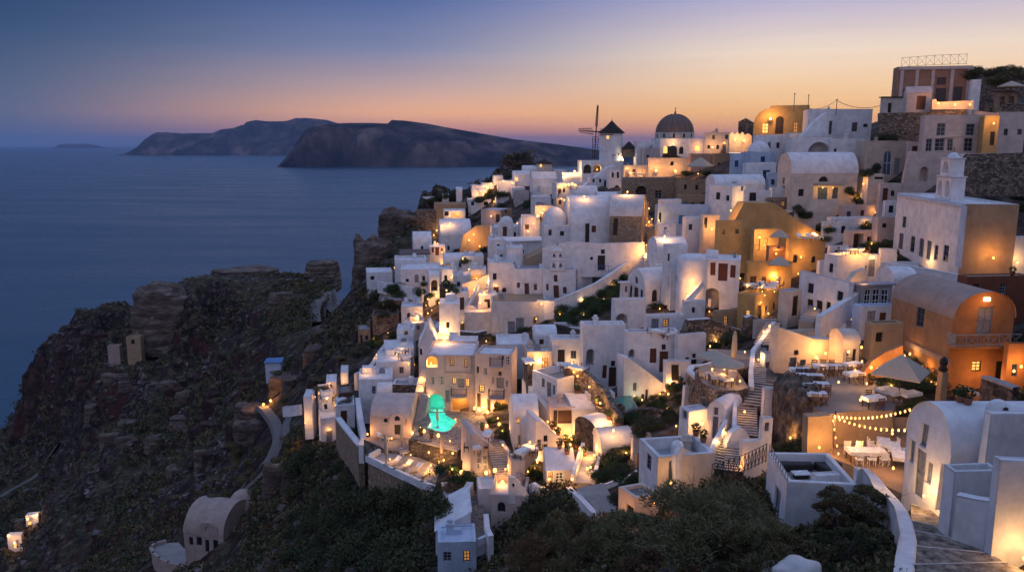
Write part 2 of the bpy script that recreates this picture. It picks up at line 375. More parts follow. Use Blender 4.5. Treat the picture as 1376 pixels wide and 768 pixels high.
bump(nt, b, ad.outputs[0], .85, 2.6)
mb.v = [(0, 0, SEA)] + [(R_ * math.cos(2 * math.pi * k / N_), R_ * math.sin(2 * math.pi * k / N_), SEA) for k in range(N_)]
mb.f = [(0, k + 1, (k + 1) % N_ + 1) for k in range(N_)]; mb.m = [0] * N_; mb.sm = [False] * N_; mb.mats = ['water']
tag(mb.build('sea'), kind='structure')

# islands across the water
m, nt, b = new_mat('island'); L = nt.links.new
co = obj_coords(nt, (.0045, .0045, .0028))
n1 = nd(nt, 'ShaderNodeTexNoise', Scale=1., Detail=9., Roughness=.65); L(co, n1.inputs[0])
r = ramp(nt, [(.3, (.014, .012, .012)), (.46, (.045, .036, .034)), (.58, (.13, .09, .078)), (.68, (.26, .19, .16))], n1.outputs[0])
L(r.outputs[0], b.inputs['Base Color']); b.inputs['Roughness'].default_value = 1.; b.inputs['Specular IOR Level'].default_value = 0.
bump(nt, b, n1.outputs[0], 1., 90.)
def island(name, sil, Db, label, depth, seed):
    """sil: (px,py) skyline; Db: distance of the shore"""
    xs = np.array([s[0] for s in sil], float); ys = np.array([s[1] for s in sil], float)
    n = 260; m_ = 60
    pxs = np.linspace(xs[0], xs[-1], n); pys = np.interp(pxs, xs, ys)
    a = np.array([ray(p, 200).x / ray(p, 200).y for p in pxs])
    Dc = Db + .30 * depth
    zt = np.array([ratio(p) for p in pys]) * Dc
    x0 = a * Dc
    v = np.linspace(0, 1, m_); VX, VV = np.meshgrid(x0, v, indexing='ij'); ZT = np.repeat(zt[:, None], m_, 1)
    h = np.where(VV < .30, np.interp(VV, [0, .04, .1, .2, .30], [0, .30, .50, .78, 1.]), np.interp(VV, [.30, .6, .9, 1.], [1., .92, .45, -.1]))
    gul = fbm(VX, VV * depth, 420., 6, seed, .6)
    hump = 1 + .42 * gul * np.sin(np.clip(VV / .30, 0, 1) * math.pi)
    zz = (SEA - 10) + (ZT - SEA + 10) * h * hump
    yy = Db + VV * depth + fbm(VX, VV * 300, 500., 6, seed + 3, .6) * 380 * np.sin(np.clip(VV / .30, 0, 1) * math.pi)
    xx = VX * (yy / Dc * .5 + .5)
    vs = np.stack([xx, yy, zz], -1).reshape(-1, 3); I = np.arange(n * m_).reshape(n, m_)
    fs = np.stack([I[:-1, :-1], I[1:, :-1], I[1:, 1:], I[:-1, 1:]], -1).reshape(-1, 4)
    mb = MB(); mb.v = [tuple(p) for p in vs]; mb.f = fs.tolist(); mb.m = [0] * len(fs); mb.sm = [True] * len(fs); mb.mats = ['island']
    tag(mb.build(name), label, None, kind='structure')
dsea = lambda py: SEA / ratio(py)
island('island_hills', [(384,224),(392,214),(400,205),(408,194),(416,184),(424,173),(434,168),(445,166),(470,165),(500,165),(522,166),(527,161),(545,162),(575,166),(600,171),(640,178),(690,187),(750,194),(800,201),(860,208),(900,215)],
       dsea(224.5), 'near dark island with a flat topped cliff rising from the sea', 1900, 3)
island('distant_hills', [(167,207),(180,203),(192,194),(204,185),(216,178),(250,179),(288,179),(298,174),(322,171),(331,169),(335,164),(345,161),(360,163),(386,163),(399,158.5),(420,159),(440,161),(470,170),(540,180),(620,195)],
       dsea(209), 'far hazy blue island behind the near one', 2600, 8)
island('islet_hills', [(73,198),(78,195),(84,193.6),(100,193.2),(118,193.4),(124,194.6),(130,196.5),(135,199)], dsea(199.5), 'low islet far out on the horizon', 1500, 12)

# sky
w = bpy.data.worlds.new('World'); SC.world = w; w.use_nodes = True
nt = w.node_tree; nt.nodes.clear(); L = nt.links.new
def s2l(c): return tuple(((x / 255 + .055) / 1.055) ** 2.4 if x > 10 else x / 255 / 12.92 for x in c)
SUN_AZ, SUN_EL = math.radians(20), math.radians(2.0)   # az: from +y towards +x
tc = nt.nodes.new('ShaderNodeTexCoord'); sep = nt.nodes.new('ShaderNodeSeparateXYZ'); L(tc.outputs['Generated'], sep.inputs[0])
el = nd(nt, 'ShaderNodeMath', operation='ARCSINE'); L(sep.outputs[2], el.inputs[0])
# elevation 0..90 deg -> 0..1 with a square root so that the low sky gets most of the ramp
mp = nd(nt, 'ShaderNodeMapRange'); mp.inputs[2].default_value = math.pi / 2; L(el.outputs[0], mp.inputs[0])
sq = nd(nt, 'ShaderNodeMath', operation='SQRT'); L(mp.outputs[0], sq.inputs[0])
E = lambda d: math.sqrt(d / 90.)
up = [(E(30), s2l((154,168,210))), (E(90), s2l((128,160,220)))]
warm = ramp(nt, [(E(0), s2l((228,150,108))), (E(.9), s2l((254,168,98))), (E(2.1), s2l((255,192,116))), (E(3.8), s2l((251,208,158))), (E(6.2), s2l((238,216,196))), (E(9.6), s2l((174,170,202))), (E(16), s2l((126,138,188)))] + up, sq.outputs[0])
mid = ramp(nt, [(E(0), s2l((142,118,130))), (E(1.), s2l((222,150,124))), (E(2.2), s2l((246,180,134))), (E(4), s2l((192,162,158))), (E(6.5), s2l((126,132,165))), (E(9.8), s2l((82,104,154))), (E(16), s2l((94,114,164)))] + up, sq.outputs[0])
cool = ramp(nt, [(E(0), s2l((74,97,130))), (E(2), s2l((86,99,130))), (E(4), s2l((74,93,124))), (E(7), s2l((52,77,111))), (E(10), s2l((35,60,96))), (E(16), s2l((70,92,138)))] + up, sq.outputs[0])
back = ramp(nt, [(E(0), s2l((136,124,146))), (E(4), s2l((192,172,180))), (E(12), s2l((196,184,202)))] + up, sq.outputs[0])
az = nd(nt, 'ShaderNodeMath', operation='ARCTAN2'); L(sep.outputs[0], az.inputs[0]); L(sep.outputs[1], az.inputs[1])
def rng_(a, b_):
    q = nd(nt, 'ShaderNodeMapRange', interpolation_type='SMOOTHSTEP'); q.inputs[1].default_value = math.radians(a); q.inputs[2].default_value = math.radians(b_); L(az.outputs[0], q.inputs[0]); return q.outputs[0]
def mix(f, a, b_):
    q = nd(nt, 'ShaderNodeMix', data_type='RGBA'); L(f, q.inputs[0]); L(a, q.inputs[6]); L(b_, q.inputs[7]); return q.outputs[2]
c = mix(rng_(-36, -4), cool.outputs[0], mid.outputs[0])
c = mix(rng_(-10, 20), c, warm.outputs[0])
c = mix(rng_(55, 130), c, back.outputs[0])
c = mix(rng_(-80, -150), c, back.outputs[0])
# thin streaks of cloud in the glow
cm = nd(nt, 'ShaderNodeMapping'); cm.inputs['Scale'].default_value = (3., 3., 60.); L(tc.outputs['Generated'], cm.inputs[0])
cn = nd(nt, 'ShaderNodeTexNoise', Scale=1.4, Detail=5., Roughness=.55); L(cm.outputs[0], cn.inputs[0])
cr = ramp(nt, [(.35, (.98, .98, .98)), (.65, (1.02, 1.02, 1.02))], cn.outputs[0])
mm = nd(nt, 'ShaderNodeMix', data_type='RGBA', blend_type='MULTIPLY'); mm.inputs[0].default_value = 1.; L(c, mm.inputs[6]); L(cr.outputs[0], mm.inputs[7])
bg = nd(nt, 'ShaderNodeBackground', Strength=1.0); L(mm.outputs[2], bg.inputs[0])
sky = nt.nodes.new('ShaderNodeTexSky'); sky.sky_type = 'NISHITA'; sky.sun_disc = False; sky.sun_elevation = SUN_EL; sky.sun_rotation = SUN_AZ
bg2 = nd(nt, 'ShaderNodeBackground', Strength=.05); L(sky.outputs[0], bg2.inputs[0])
hi = nd(nt, 'ShaderNodeMapRange', interpolation_type='SMOOTHSTEP'); hi.inputs[1].default_value = math.radians(14); hi.inputs[2].default_value = math.radians(40); L(el.outputs[0], hi.inputs[0])
hs = nd(nt, 'ShaderNodeMath', operation='MULTIPLY'); L(hi.outputs[0], hs.inputs[0]); hs.inputs[1].default_value = .12
ms = nt.nodes.new('ShaderNodeMixShader'); L(hs.outputs[0], ms.inputs[0]); L(bg.outputs[0], ms.inputs[1]); L(bg2.outputs[0], ms.inputs[2])
wo = nt.nodes.new('ShaderNodeOutputWorld'); L(ms.outputs[0], wo.inputs[0])
sd = bpy.data.lights.new('sun', 'SUN'); sd.energy = .35; sd.angle = math.radians(12); sd.specular_factor = 0.; sd.color = (1., .62, .38)
so = bpy.data.objects.new('sun', sd); COL.objects.link(so)
sv = Vector((math.sin(SUN_AZ) * math.cos(SUN_EL + .05), math.cos(SUN_AZ) * math.cos(SUN_EL + .05), math.sin(SUN_EL + .05)))
so.rotation_euler = sv.to_track_quat('Z', 'Y').to_euler()

# air
HAZE = True
if HAZE:
    mb = MB(); mb.v = []; mb.mats = ['haze']
    m, nt, b = new_mat('haze'); nt.nodes.remove(b)
    pv = nd(nt, 'ShaderNodeVolumePrincipled', Density=.00004); pv.inputs['Color'].default_value = (.36, .58, 1., 1)
    nt.links.new(pv.outputs[0], nt.nodes['Material Output'].inputs['Volume'])
    q = 43000.
    mb.box(-q, q, -q, q, SEA - 14., 330., 'haze'); tag(mb.build('haze'), 'thin blue sea haze over the water and islands', None, kind='stuff')

cam = bpy.data.cameras.new('camera'); co_ = bpy.data.objects.new('camera', cam); COL.objects.link(co_); SC.camera = co_
cam.sensor_width = 36.; cam.sensor_fit = 'HORIZONTAL'; cam.lens = F_PX * 36. / 1376.
co_.rotation_euler = (math.pi / 2 - PITCH, 0, 0); cam.clip_start = .5; cam.clip_end = 90000.
vs_ = SC.view_settings; vs_.view_transform = 'Standard'; vs_.look = 'None'; vs_.exposure = .15; vs_.gamma = 1.; vs_.use_curve_mapping = False
SC.render.engine = 'CYCLES'
SC.cycles.use_denoising = True; SC.cycles.max_bounces = 5; SC.cycles.diffuse_bounces = 3; SC.cycles.volume_bounces = 0; SC.cycles.sample_clamp_indirect = 4.; SC.cycles.transparent_max_bounces = 6
SC.cycles.caustics_reflective = False; SC.cycles.caustics_refractive = False
# ================================================================ BUILDERS
from mathutils import noise as mnoise
ZV = Vector((0, 0, 1))
def solve_t(C, d, px, hpt=None):
    """distance along direction d from C at which the point shows in column px"""
    k = (px - CX) / F_PX
    return (k * (C.y * CP - C.z * SP) - C.x) / (d[0] - k * d[1] * CP)
def arch_pts(s0, s1, z0, z1, n=8):
    r = (s1 - s0) / 2; c = (s0 + s1) / 2; zs = max(z0 + .05, z1 - r)
    return [(s0, z0), (s1, z0)] + [(c + r * math.cos(math.pi * k / n), zs + (z1 - zs) * math.sin(math.pi * k / n)) for k in range(n + 1)]
def rect_pts(s0, s1, z0, z1): return [(s0, z0), (s1, z0), (s1, z1), (s0, z1)]
KINDS_ = {  # part name, frame material, pane material, arched, muntins, recess
 'w': ('window', 'wood_dark', 'glass', 0, 1, .16), 'W': ('window', 'paint_white', 'glass', 0, 2, .14), 'b': ('window', 'paint_blue', 'glass', 0, 2, .14), 'g': ('window', 'paint_grey', 'glass', 0, 2, .14),
 'r': ('window', 'wood_red', 'glass', 0, 2, .14), 'wa': ('window', 'wood_brown', 'glass', 1, 1, .18), 'a': ('window', 'wood_dark', 'glass', 1, 1, .18),
 's': ('shutter', 'wood_brown', 'wood_brown', 0, 1, .08), 'sr': ('shutter', 'wood_red', 'wood_red', 0, 1, .08),
 'd': ('door', 'wood_brown', 'wood_brown', 0, 1, .16), 'D': ('door', 'wood_dark', 'wood_dark', 0, 1, .2), 'dr': ('door', 'wood_red', 'wood_red', 0, 1, .16),
 'db': ('door', 'paint_blue', 'paint_blue', 0, 1, .16), 'dg': ('door', 'paint_bluegrey', 'paint_grey', 0, 1, .16), 'da': ('door', 'wood_brown', 'wood_dark', 1, 1, .2), 'dba': ('door', 'paint_white', 'paint_blue', 1, 1, .2),
 'l': ('window', 'wood_brown', 'lit', 0, 2, .14), 'll': ('window', 'wood_brown', 'lit_dim', 0, 2, .14), 'la': ('window', 'wood_brown', 'lit', 1, 1, .18), 'dl': ('door', 'wood_red', 'lit_dim', 0, 2, .16),
 'n': ('niche', None, 'white', 1, 0, .9), 'o': ('opening', None, 'wood_dark', 0, 0, 1.2), 'oa': ('opening', None, 'stone_dark', 1, 0, 1.4), 'nl': ('niche', None, 'ochre', 1, 0, 1.6), 'ng': ('niche', None, 'grey_plaster', 1, 0, 1.4),
 'nb': ('cave', None, 'pool_lit_wall', 1, 0, 2.2), 'v': ('window', None, 'glass', 0, 0, .25), 'bb': ('window', 'paint_brightblue', 'glass', 0, 1, .12), 'dbb': ('door', 'paint_brightblue', 'paint_brightblue', 0, 1, .14),
}
def opening(parent, f, inward, r, kind, tiny):
    """f(s,z,depth)->local point; r=(s0,s1,z0,z1). Returns the hole outline."""
    nm, fm, pm, arched, mun, rec = KINDS_[kind]
    s0, s1, z0, z1 = r
    out = arch_pts(*r) if arched else rect_pts(*r)
    pane = MB(); pane.poly(out, [], lambda s, z: f(s, z, rec), pm)
    if fm is None or tiny:
        if fm is not None and not tiny: pass
        pane.build(nm, parent); return out
    fw = min(.09, (s1 - s0) * .14); fr = MB()
    c, zc = (s0 + s1) / 2, (z0 + z1) / 2
    inn = [(c + (s - c) * (1 - 2 * fw / (s1 - s0)), zc + (z - zc) * (1 - 2 * fw / max(.3, z1 - z0))) for s, z in out]
    d0 = rec - .06
    fr.poly(out, [inn[::-1]], lambda s, z: f(s, z, d0), fm)
    n = len(inn)
    for i in range(n):
        a, b_ = inn[i], inn[(i + 1) % n]
        fr.quad(f(*a, d0), f(*b_, d0), f(*b_, rec), f(*a, rec), fm)
    def bar(a0, a1, b0, b1):
        fr.quad(f(a0, b0, d0 + .01), f(a1, b0, d0 + .01), f(a1, b1, d0 + .01), f(a0, b1, d0 + .01), fm)
    hw = fw * .42
    if mun:
        bar(c - hw, c + hw, z0 + fw, (z1 if not arched else z1 - .05) - fw)
        for k in range(1, mun + 1):
            zz = z0 + (z1 - z0) * k / (mun + 1)
            if mun > 1 or (z1 - z0) > 1.6: bar(s0 + fw, s1 - fw, zz - hw, zz + hw)
    w_ = fr.build(nm, parent)
    pane.build('panel' if nm in ('door', 'shutter') else 'pane', w_)
    return out
def wallface(mb, outline, holes, f, mat, rmat=None):
    mb.poly(outline, [h[0][::-1] for h in holes], lambda s, z: f(s, z, 0), mat)
    for h, rec in holes:
        n = len(h)
        for i in range(n):
            a, b_ = h[i], h[(i + 1) % n]
            mb.quad(f(*a, 0), f(*b_, 0), f(*b_, rec), f(*a, rec), rmat or mat)
CATS = {'white_house': 'house', 'house': 'house', 'mansion': 'house', 'church': 'church', 'chapel': 'chapel', 'ruin': 'ruin', 'hotel': 'hotel', 'shed': 'shed', 'tower': 'tower', 'restaurant': 'restaurant'}
BLD = []
def to_face(M, O, sdir, n, x, y):
    d = ray(x, y); t = O.dot(n) / d.dot(n); p = d * t - O
    return p.dot(sdir), p.z
def B(label, xl, xc, xr, yt, yb, D, ang=None, roof='flat', mat='white', rmat=None, wins=(), name='white_house', ph=.35, wl=None, wr=None, fd=3., rise=None, yl=None, cat=None, lmat=None, group=None, ov=0., chim=None, tlvl=None, rimmat=None):
    if D is None: D = (ground_D(xc, yb) or 200.) + .5
    C = P(xc, yt, D); zt_ = C.z; C.z = P(xc, yb, D).z; H = zt_ - C.z; CT_ = Vector((C.x, C.y, zt_))
    if yl is not None:
        Dl = D * ratio(yt) / ratio(yl); q = P(xl, yl, Dl); ang = math.degrees(math.atan2(-(q.x - C.x), q.y - C.y))
    a = math.radians(ang); R = Vector((math.cos(a), math.sin(a), 0)); Ld = Vector((-math.sin(a), math.cos(a), 0))
    gw, gl = wr is None, wl is None
    if gw: wr = abs(solve_t(CT_, R, xr))
    if gl: wl = abs(solve_t(CT_, Ld, xl))
    if gl and yl is None and ang < 45: wl = min(wl, max(4., min(8., .9 * wr + 1.5)))
    if gw and ang >= 45: wr = min(wr, max(4., min(9., .9 * wl)))
    wr = min(max(wr, .5), 40); wl = min(max(wl, .5), 40)
    root = empty(name, C, a); tag(root, label, cat or CATS.get(name, 'house'), group)
    fL = lambda s, z, d: (d, s, z); fR = lambda s, z, d: (s, d, z)
    holes = {'L': [], 'R': []}
    for e in wins:
        fc, x0, y0, x1, y1, k = e
        n, sd = (R, Ld) if fc == 'L' else (Ld, R)
        xm, ym = (x0 + x1) / 2, (y0 + y1) / 2
        sa = to_face(None, C, sd, n, x0, ym)[0]; sb = to_face(None, C, sd, n, x1, ym)[0]
        za = to_face(None, C, sd, n, xm, y1)[1]; zb = to_face(None, C, sd, n, xm, y0)[1]
        s0, s1 = min(sa, sb), max(sa, sb); z0, z1 = min(za, zb), max(za, zb)
        W_ = wl if fc == 'L' else wr
        s0 = max(s0, .12); s1 = min(s1, W_ - .12); z0 = max(z0, -fd + .3)
        top = H - .12 if not (roof == 'vault' or roof == 'gable') else H + 9
        z1 = min(z1, top)
        if s1 - s0 < .25 or z1 - z0 < .25: continue
        f = fL if fc == 'L' else fR
        tiny = abs(x1 - x0) < 4.6 and abs(y1 - y0) < 9 or D > 170
        rec = KINDS_[k][5]
        holes[fc].append((opening(root, f, 1, (s0, s1, z0, z1), k, tiny), rec))
    rd = random.Random(label)
    if D < 210 and cat is None and name not in ('church', 'chapel', 'hotel', 'ruin', 'tower', 'planter') and roof != 'slab':
        def auto(fc, W_):
            f = fL if fc == 'L' else fR; mid_h = max(H, 2.4)
            if H < 1.9 or W_ < 1.7: return
            s = rd.uniform(.35, .8)
            if rd.random() < .55 and W_ > 2.2:
                k = rd.choice(['d', 'dg', 'db', 'D', 'dr']); h_ = min(2.05, H - .35); r = (s, s + .85, .02, h_)
                if rd.random() < .45 and H > 2.6: q_ = f(s + .42, 2.4, -.16); lb = MB(); lb.lathe([(.02, -.1), (.07, -.06), (.09, 0), (.06, .07), (.02, .1)], 'bulb', 8, q_); lb.build('wall_lamp', root); light(root, f(s + .42, 2.2, -.4), rd.uniform(14, 34), r=.12)
                s += .85 + rd.uniform(.35, .8)
                holes[fc].append((opening(root, f, 1, r, k, D > 170), KINDS_[k][5]))
            while s < W_ - 1.0:
                k = rd.choice(['w', 'w', 'g', 'b', 's', 'll']) if rd.random() < .9 else 'a'; w_ = rd.uniform(.5, .75); z0 = rd.uniform(.85, 1.1); z1 = min(z0 + rd.uniform(.8, 1.1), H - .4)
                if z1 - z0 > .45: holes[fc].append((opening(root, f, 1, (s, s + w_, z0, z1), k, D > 170), KINDS_[k][5]))
                s += w_ + rd.uniform(.9, 2.0)
            if H > 4.6:
                s = rd.uniform(.4, 1.)
                while s < W_ - 1.0:
                    k = rd.choice(['w', 'g', 'b', 's']); z0 = rd.uniform(3.1, 3.3); z1 = min(z0 + 1., H - .5)
                    if z1 - z0 > .45: holes[fc].append((opening(root, f, 1, (s, s + .6, z0, z1), k, D > 170), KINDS_[k][5]))
                    s += .6 + rd.uniform(1.2, 2.4)
        if not any(e[0] == 'R' for e in wins) and ang < 50 and mat not in ('stone', 'stone_dark', 'wood_brown'): auto('R', wr)
        if not any(e[0] == 'L' for e in wins) and 12 < ang and (lmat or mat) not in ('stone', 'stone_dark', 'wood_brown') : auto('L', wl)
        if roof == 'flat' and chim is None and wr > 2 and wl > 2:
            chim = [(rd.uniform(.15, .85), rd.uniform(.5, .85), rd.uniform(.4, .6), rd.uniform(.5, .9))] if rd.random() < .45 else None
    if callable(rise): rise = rise()
    mb = MB(); lm = lmat or mat
    def capL(): # gable/arch outline on L face, along s=y 0..wl
        if roof == 'vault' and axis == 'R':
            r = rise or wl / 2; return [(wl / 2 + wl / 2 * math.cos(math.pi * k / 14), H + r * math.sin(math.pi * k / 14)) for k in range(15)]
        if roof == 'gable' and axis == 'R': return [(wl, H), (wl / 2, H + (rise or wl * .3)), (0, H)]
        return [(wl, H), (0, H)]
    def capR():
        if roof == 'vault' and axis == 'L':
            r = rise or wr / 2; return [(wr / 2 + wr / 2 * math.cos(math.pi * k / 14), H + r * math.sin(math.pi * k / 14)) for k in range(15)]
        if roof == 'gable' and axis == 'L': return [(wr, H), (wr / 2, H + (rise or wr * .3)), (0, H)]
        return [(wr, H), (0, H)]
    axis = B.axis; B.axis = 'R'
    wallface(mb, [(0, -fd), (wl, -fd)] + capL(), holes['L'], fL, lm)
    wallface(mb, [(0, -fd), (wr, -fd)] + capR(), holes['R'], fR, mat)
    wallface(mb, [(0, -fd), (wl, -fd)] + capL(), [], lambda s, z, d: (wr, s, z), mat)
    wallface(mb, [(0, -fd), (wr, -fd)] + capR(), [], lambda s, z, d: (s, wl, z), mat)
    rb = MB(); rm = rmat or mat
    if roof == 'flat':
        t = min(.28, wl / 5, wr / 5); o = [(0, 0), (wr, 0), (wr, wl), (0, wl)]; i_ = [(t, t), (wr - t, t), (wr - t, wl - t), (t, wl - t)]
        if ph > 0:
            for k in range(4):
                a_, b_, c_, d_ = o[k], o[(k + 1) % 4], i_[(k + 1) % 4], i_[k]
                mb.quad((*a_, H), (*b_, H), (*c_, H), (*d_, H), rimmat or mat); mb.quad((*d_, H), (*c_, H), (*c_, H - ph - .02), (*d_, H - ph - .02), rimmat or mat)
            rb.quad(*[(*p, H - ph) for p in i_], rm)
        else: rb.quad(*[(*p, H) for p in o], rm)
    elif roof == 'slab':
        rb.box(-.25, wr + .25, -.25, wl + .25, H, H + .18, rm)
    elif roof == 'vault':
        n = 18
        if axis == 'R':
            r = rise or wl / 2; pr = [(wl / 2 + (wl / 2 + .02) * math.cos(math.pi * k / n), H + (r + .02) * math.sin(math.pi * k / n)) for k in range(n + 1)]
            vs = [(x, y, z) for x in (-.06 - ov, wr + .06) for y, z in pr]
        else:
            r = rise or wr / 2; pr = [(wr / 2 + (wr / 2 + .02) * math.cos(math.pi * k / n), H + (r + .02) * math.sin(math.pi * k / n)) for k in range(n + 1)]
            vs = [(x, y, z) for y in (-.06 - ov, wl + .06) for x, z in pr]
        rb.add(vs, [(k, k + 1, k + n + 2, k + n + 1) for k in range(n)], rm, True)
    elif roof == 'gable':
        if axis == 'R':
            h = rise or wl * .3; rb.quad((-.1, -.1, H - .05), (wr + .1, -.1, H - .05), (wr + .1, wl / 2, H + h + .05), (-.1, wl / 2, H + h + .05), rm); rb.quad((-.1, wl + .1, H - .05), (wr + .1, wl + .1, H - .05), (wr + .1, wl / 2, H + h + .05), (-.1, wl / 2, H + h + .05), rm)
        else:
            h = rise or wr * .3; rb.quad((-.1, -.1, H - .05), (-.1, wl + .1, H - .05), (wr / 2, wl + .1, H + h + .05), (wr / 2, -.1, H + h + .05), rm); rb.quad((wr + .1, -.1, H - .05), (wr + .1, wl + .1, H - .05), (wr / 2, wl + .1, H + h + .05), (wr / 2, -.1, H + h + .05), rm)
    elif roof == 'dome':
        r = min(wl, wr) / 2 * .96; rz = rise or r
        rb.quad((0, 0, H), (wr, 0, H), (wr, wl, H), (0, wl, H), mat)
        prof = [(r * math.cos(math.pi / 2 * k / 9), rz * math.sin(math.pi / 2 * k / 9)) for k in range(10)]
        rb.lathe(prof, rm, 26, (wr / 2, wl / 2, H + .01))
    elif roof == 'shed':   # slopes down towards the L face
        h = rise or 1.; rb.quad((-.1, -.1, H), (wr + .1, -.1, H + h), (wr + .1, wl + .1, H + h), (-.1, wl + .1, H), rm)
        mb.add([(0, 0, H), (wr, 0, H), (wr, 0, H + h)], [(0, 1, 2)], mat); mb.add([(0, wl, H), (wr, wl, H), (wr, wl, H + h)], [(0, 1, 2)], mat); mb.quad((wr, 0, H), (wr, wl, H), (wr, wl, H + h), (wr, 0, H + h), mat)
    mb.build('wall', root); rb.build('roof', root)
    hroof = H - (ph if roof == 'flat' else 0)
    for (fx, fy, w_, h_) in (chim or ()):
        cb = MB(); x, y = wr * fx, wl * fy; zb_ = hroof + (0 if roof != 'vault' else (rise or wl / 2) * .5)
        cb.box(x - w_ / 2, x + w_ / 2, y - w_ / 2, y + w_ / 2, zb_ - .3, zb_ + h_, mat); cb.box(x - w_ / 2 - .07, x + w_ / 2 + .07, y - w_ / 2 - .07, y + w_ / 2 + .07, zb_ + h_ + .002, zb_ + h_ + .12, mat); cb.box(x - w_ / 3, x + w_ / 3, y - w_ / 3, y + w_ / 3, zb_ + h_ + .122, zb_ + h_ + .4, mat)
        cb.build('chimney', root)
    if roof == 'flat' and cat is None and D < 190 and name in ('white_house', 'house') and wr > 3 and wl > 3 and rd.random() < .4:
        cb = MB(); w_, l_, h_ = rd.uniform(1., 1.6), rd.uniform(1., 1.6), rd.uniform(.5, 1.1); x, y = rd.uniform(.4, max(.41, wr - w_ - .4)), rd.uniform(wl * .45, max(wl * .46, wl - l_ - .4)); cb.box(x, x + w_, y, y + l_, hroof - .02, hroof + h_, mat); cb.build('roof_hatch', root)
    if roof == 'flat' and cat is None and 38 < D < 160 and name in ('white_house', 'house') and wr > 2.4 and wl > 2.4:
        for q_ in range(rd.choice([0, 1, 1, 2])):
            cb = MB(); x, y = rd.uniform(.6, wr - .6), rd.uniform(.6, wl - .6); k_ = rd.random()
            if k_ < .4: cb.lathe([(.02, .05), (.38, .05), (.4, .15), (.4, .85), (.3, 1.), (.02, 1.05)], 'paint_white', 14, (x, y, hroof)); cb.build('water_tank', root)
            elif k_ < .7: cb.box(x - .55, x + .55, y - .22, y + .22, hroof - .02, hroof + .45, mat); cb.build('built_in_bench', root)
            else: cb.box(x - .4, x + .4, y - .18, y + .18, hroof + .05, hroof + .65, 'paint_grey'); cb.lathe([(.02, 0), (.2, 0), (.2, .02)], 'iron', 10, (x, y, hroof + .66)); cb.build('air_conditioner', root)
    if name in ('white_house', 'house', 'shed', 'ruin', 'tower', 'chapel', 'restaurant') and D < 200:
        ca, sa = math.cos(a), math.sin(a); seen = set()
        def wob(o_):
            me_ = o_.data
            if me_ and me_.name not in seen:
                seen.add(me_.name)
                for v in me_.vertices:
                    w_ = Vector((C.x + ca * v.co.x - sa * v.co.y, C.y + sa * v.co.x + ca * v.co.y, C.z + v.co.z)); nv = mnoise.noise_vector(w_ * .22) * .17 + mnoise.noise_vector(w_ * .7) * .05
                    v.co.x += ca * nv.x + sa * nv.y; v.co.y += -sa * nv.x + ca * nv.y; v.co.z += nv.z * .8
        for ch in list(root.children_recursive):
            if ch.type == 'MESH': wob(ch)
    BLD.append(root)
    return dict(root=root, C=C, R=R, L=Ld, wr=wr, wl=wl, H=H)
B.axis = 'R'
def BL(*a, **k):   # vault or gable running along the L direction (gable end on the R face)
    B.axis = 'L'; return B(*a, **k)
def part_box(b, name, face, x0, y0, x1, y1, out, mat, depth=.0):
    """a block standing proud of a face of building b"""
    n, sd = (b['R'], b['L']) if face == 'L' else (b['L'], b['R'])
    C = b['C']; xm, ym = (x0 + x1) / 2, (y0 + y1) / 2
    s = sorted((to_face(0, C, sd, n, x0, ym)[0], to_face(0, C, sd, n, x1, ym)[0])); z = sorted((to_face(0, C, sd, n, xm, y0)[1], to_face(0, C, sd, n, xm, y1)[1]))
    mb = MB()
    if face == 'L': mb.box(-out, depth - .003, s[0], s[1], z[0], z[1], mat)
    else: mb.box(s[0], s[1], -out, depth - .003, z[0], z[1], mat)
    return mb.build(name, b['root'])
def X(label, anchor, ang, outline, depth, mat='white', wins=(), name='garden_wall', cat=None, smat=None, group=None, cap=None):
    """a facade or wall whose outline is given on its front plane, built back to its real thickness"""
    O = P(*anchor); a = math.radians(ang); R = Vector((math.cos(a), math.sin(a), 0)); N = Vector((-math.sin(a), math.cos(a), 0))
    root = empty(name, O, a); tag(root, label, cat or name.replace('_', ' '), group)
    pts = [to_face(0, O, R, N, *p) for p in outline]
    f = lambda s, z, d: (s, d, z); holes = []
    for x0, y0, x1, y1, k in wins:
        xm, ym = (x0 + x1) / 2, (y0 + y1) / 2
        s = sorted((to_face(0, O, R, N, x0, ym)[0], to_face(0, O, R, N, x1, ym)[0])); z = sorted((to_face(0, O, R, N, xm, y0)[1], to_face(0, O, R, N, xm, y1)[1]))
        rec = min(KINDS_[k][5], depth * .8); holes.append((opening(root, f, 1, (s[0], s[1], z[0], z[1]), k, abs(x1 - x0) < 4.6), rec))
    mb = MB(); wallface(mb, pts, holes, f, mat)
    mb.poly(pts, [], lambda s, z: (s, depth, z), smat or mat)
    n = len(pts)
    for i in range(n):
        p, q = pts[i], pts[(i + 1) % n]; mb.quad(f(*p, 0), f(*q, 0), f(*q, depth), f(*p, depth), cap if cap and abs(p[0] - q[0]) > .7 * abs(p[1] - q[1]) else (smat or mat))
    mb.build('wall' if wins else 'body', root)
    return dict(root=root, C=O, R=R, L=N)
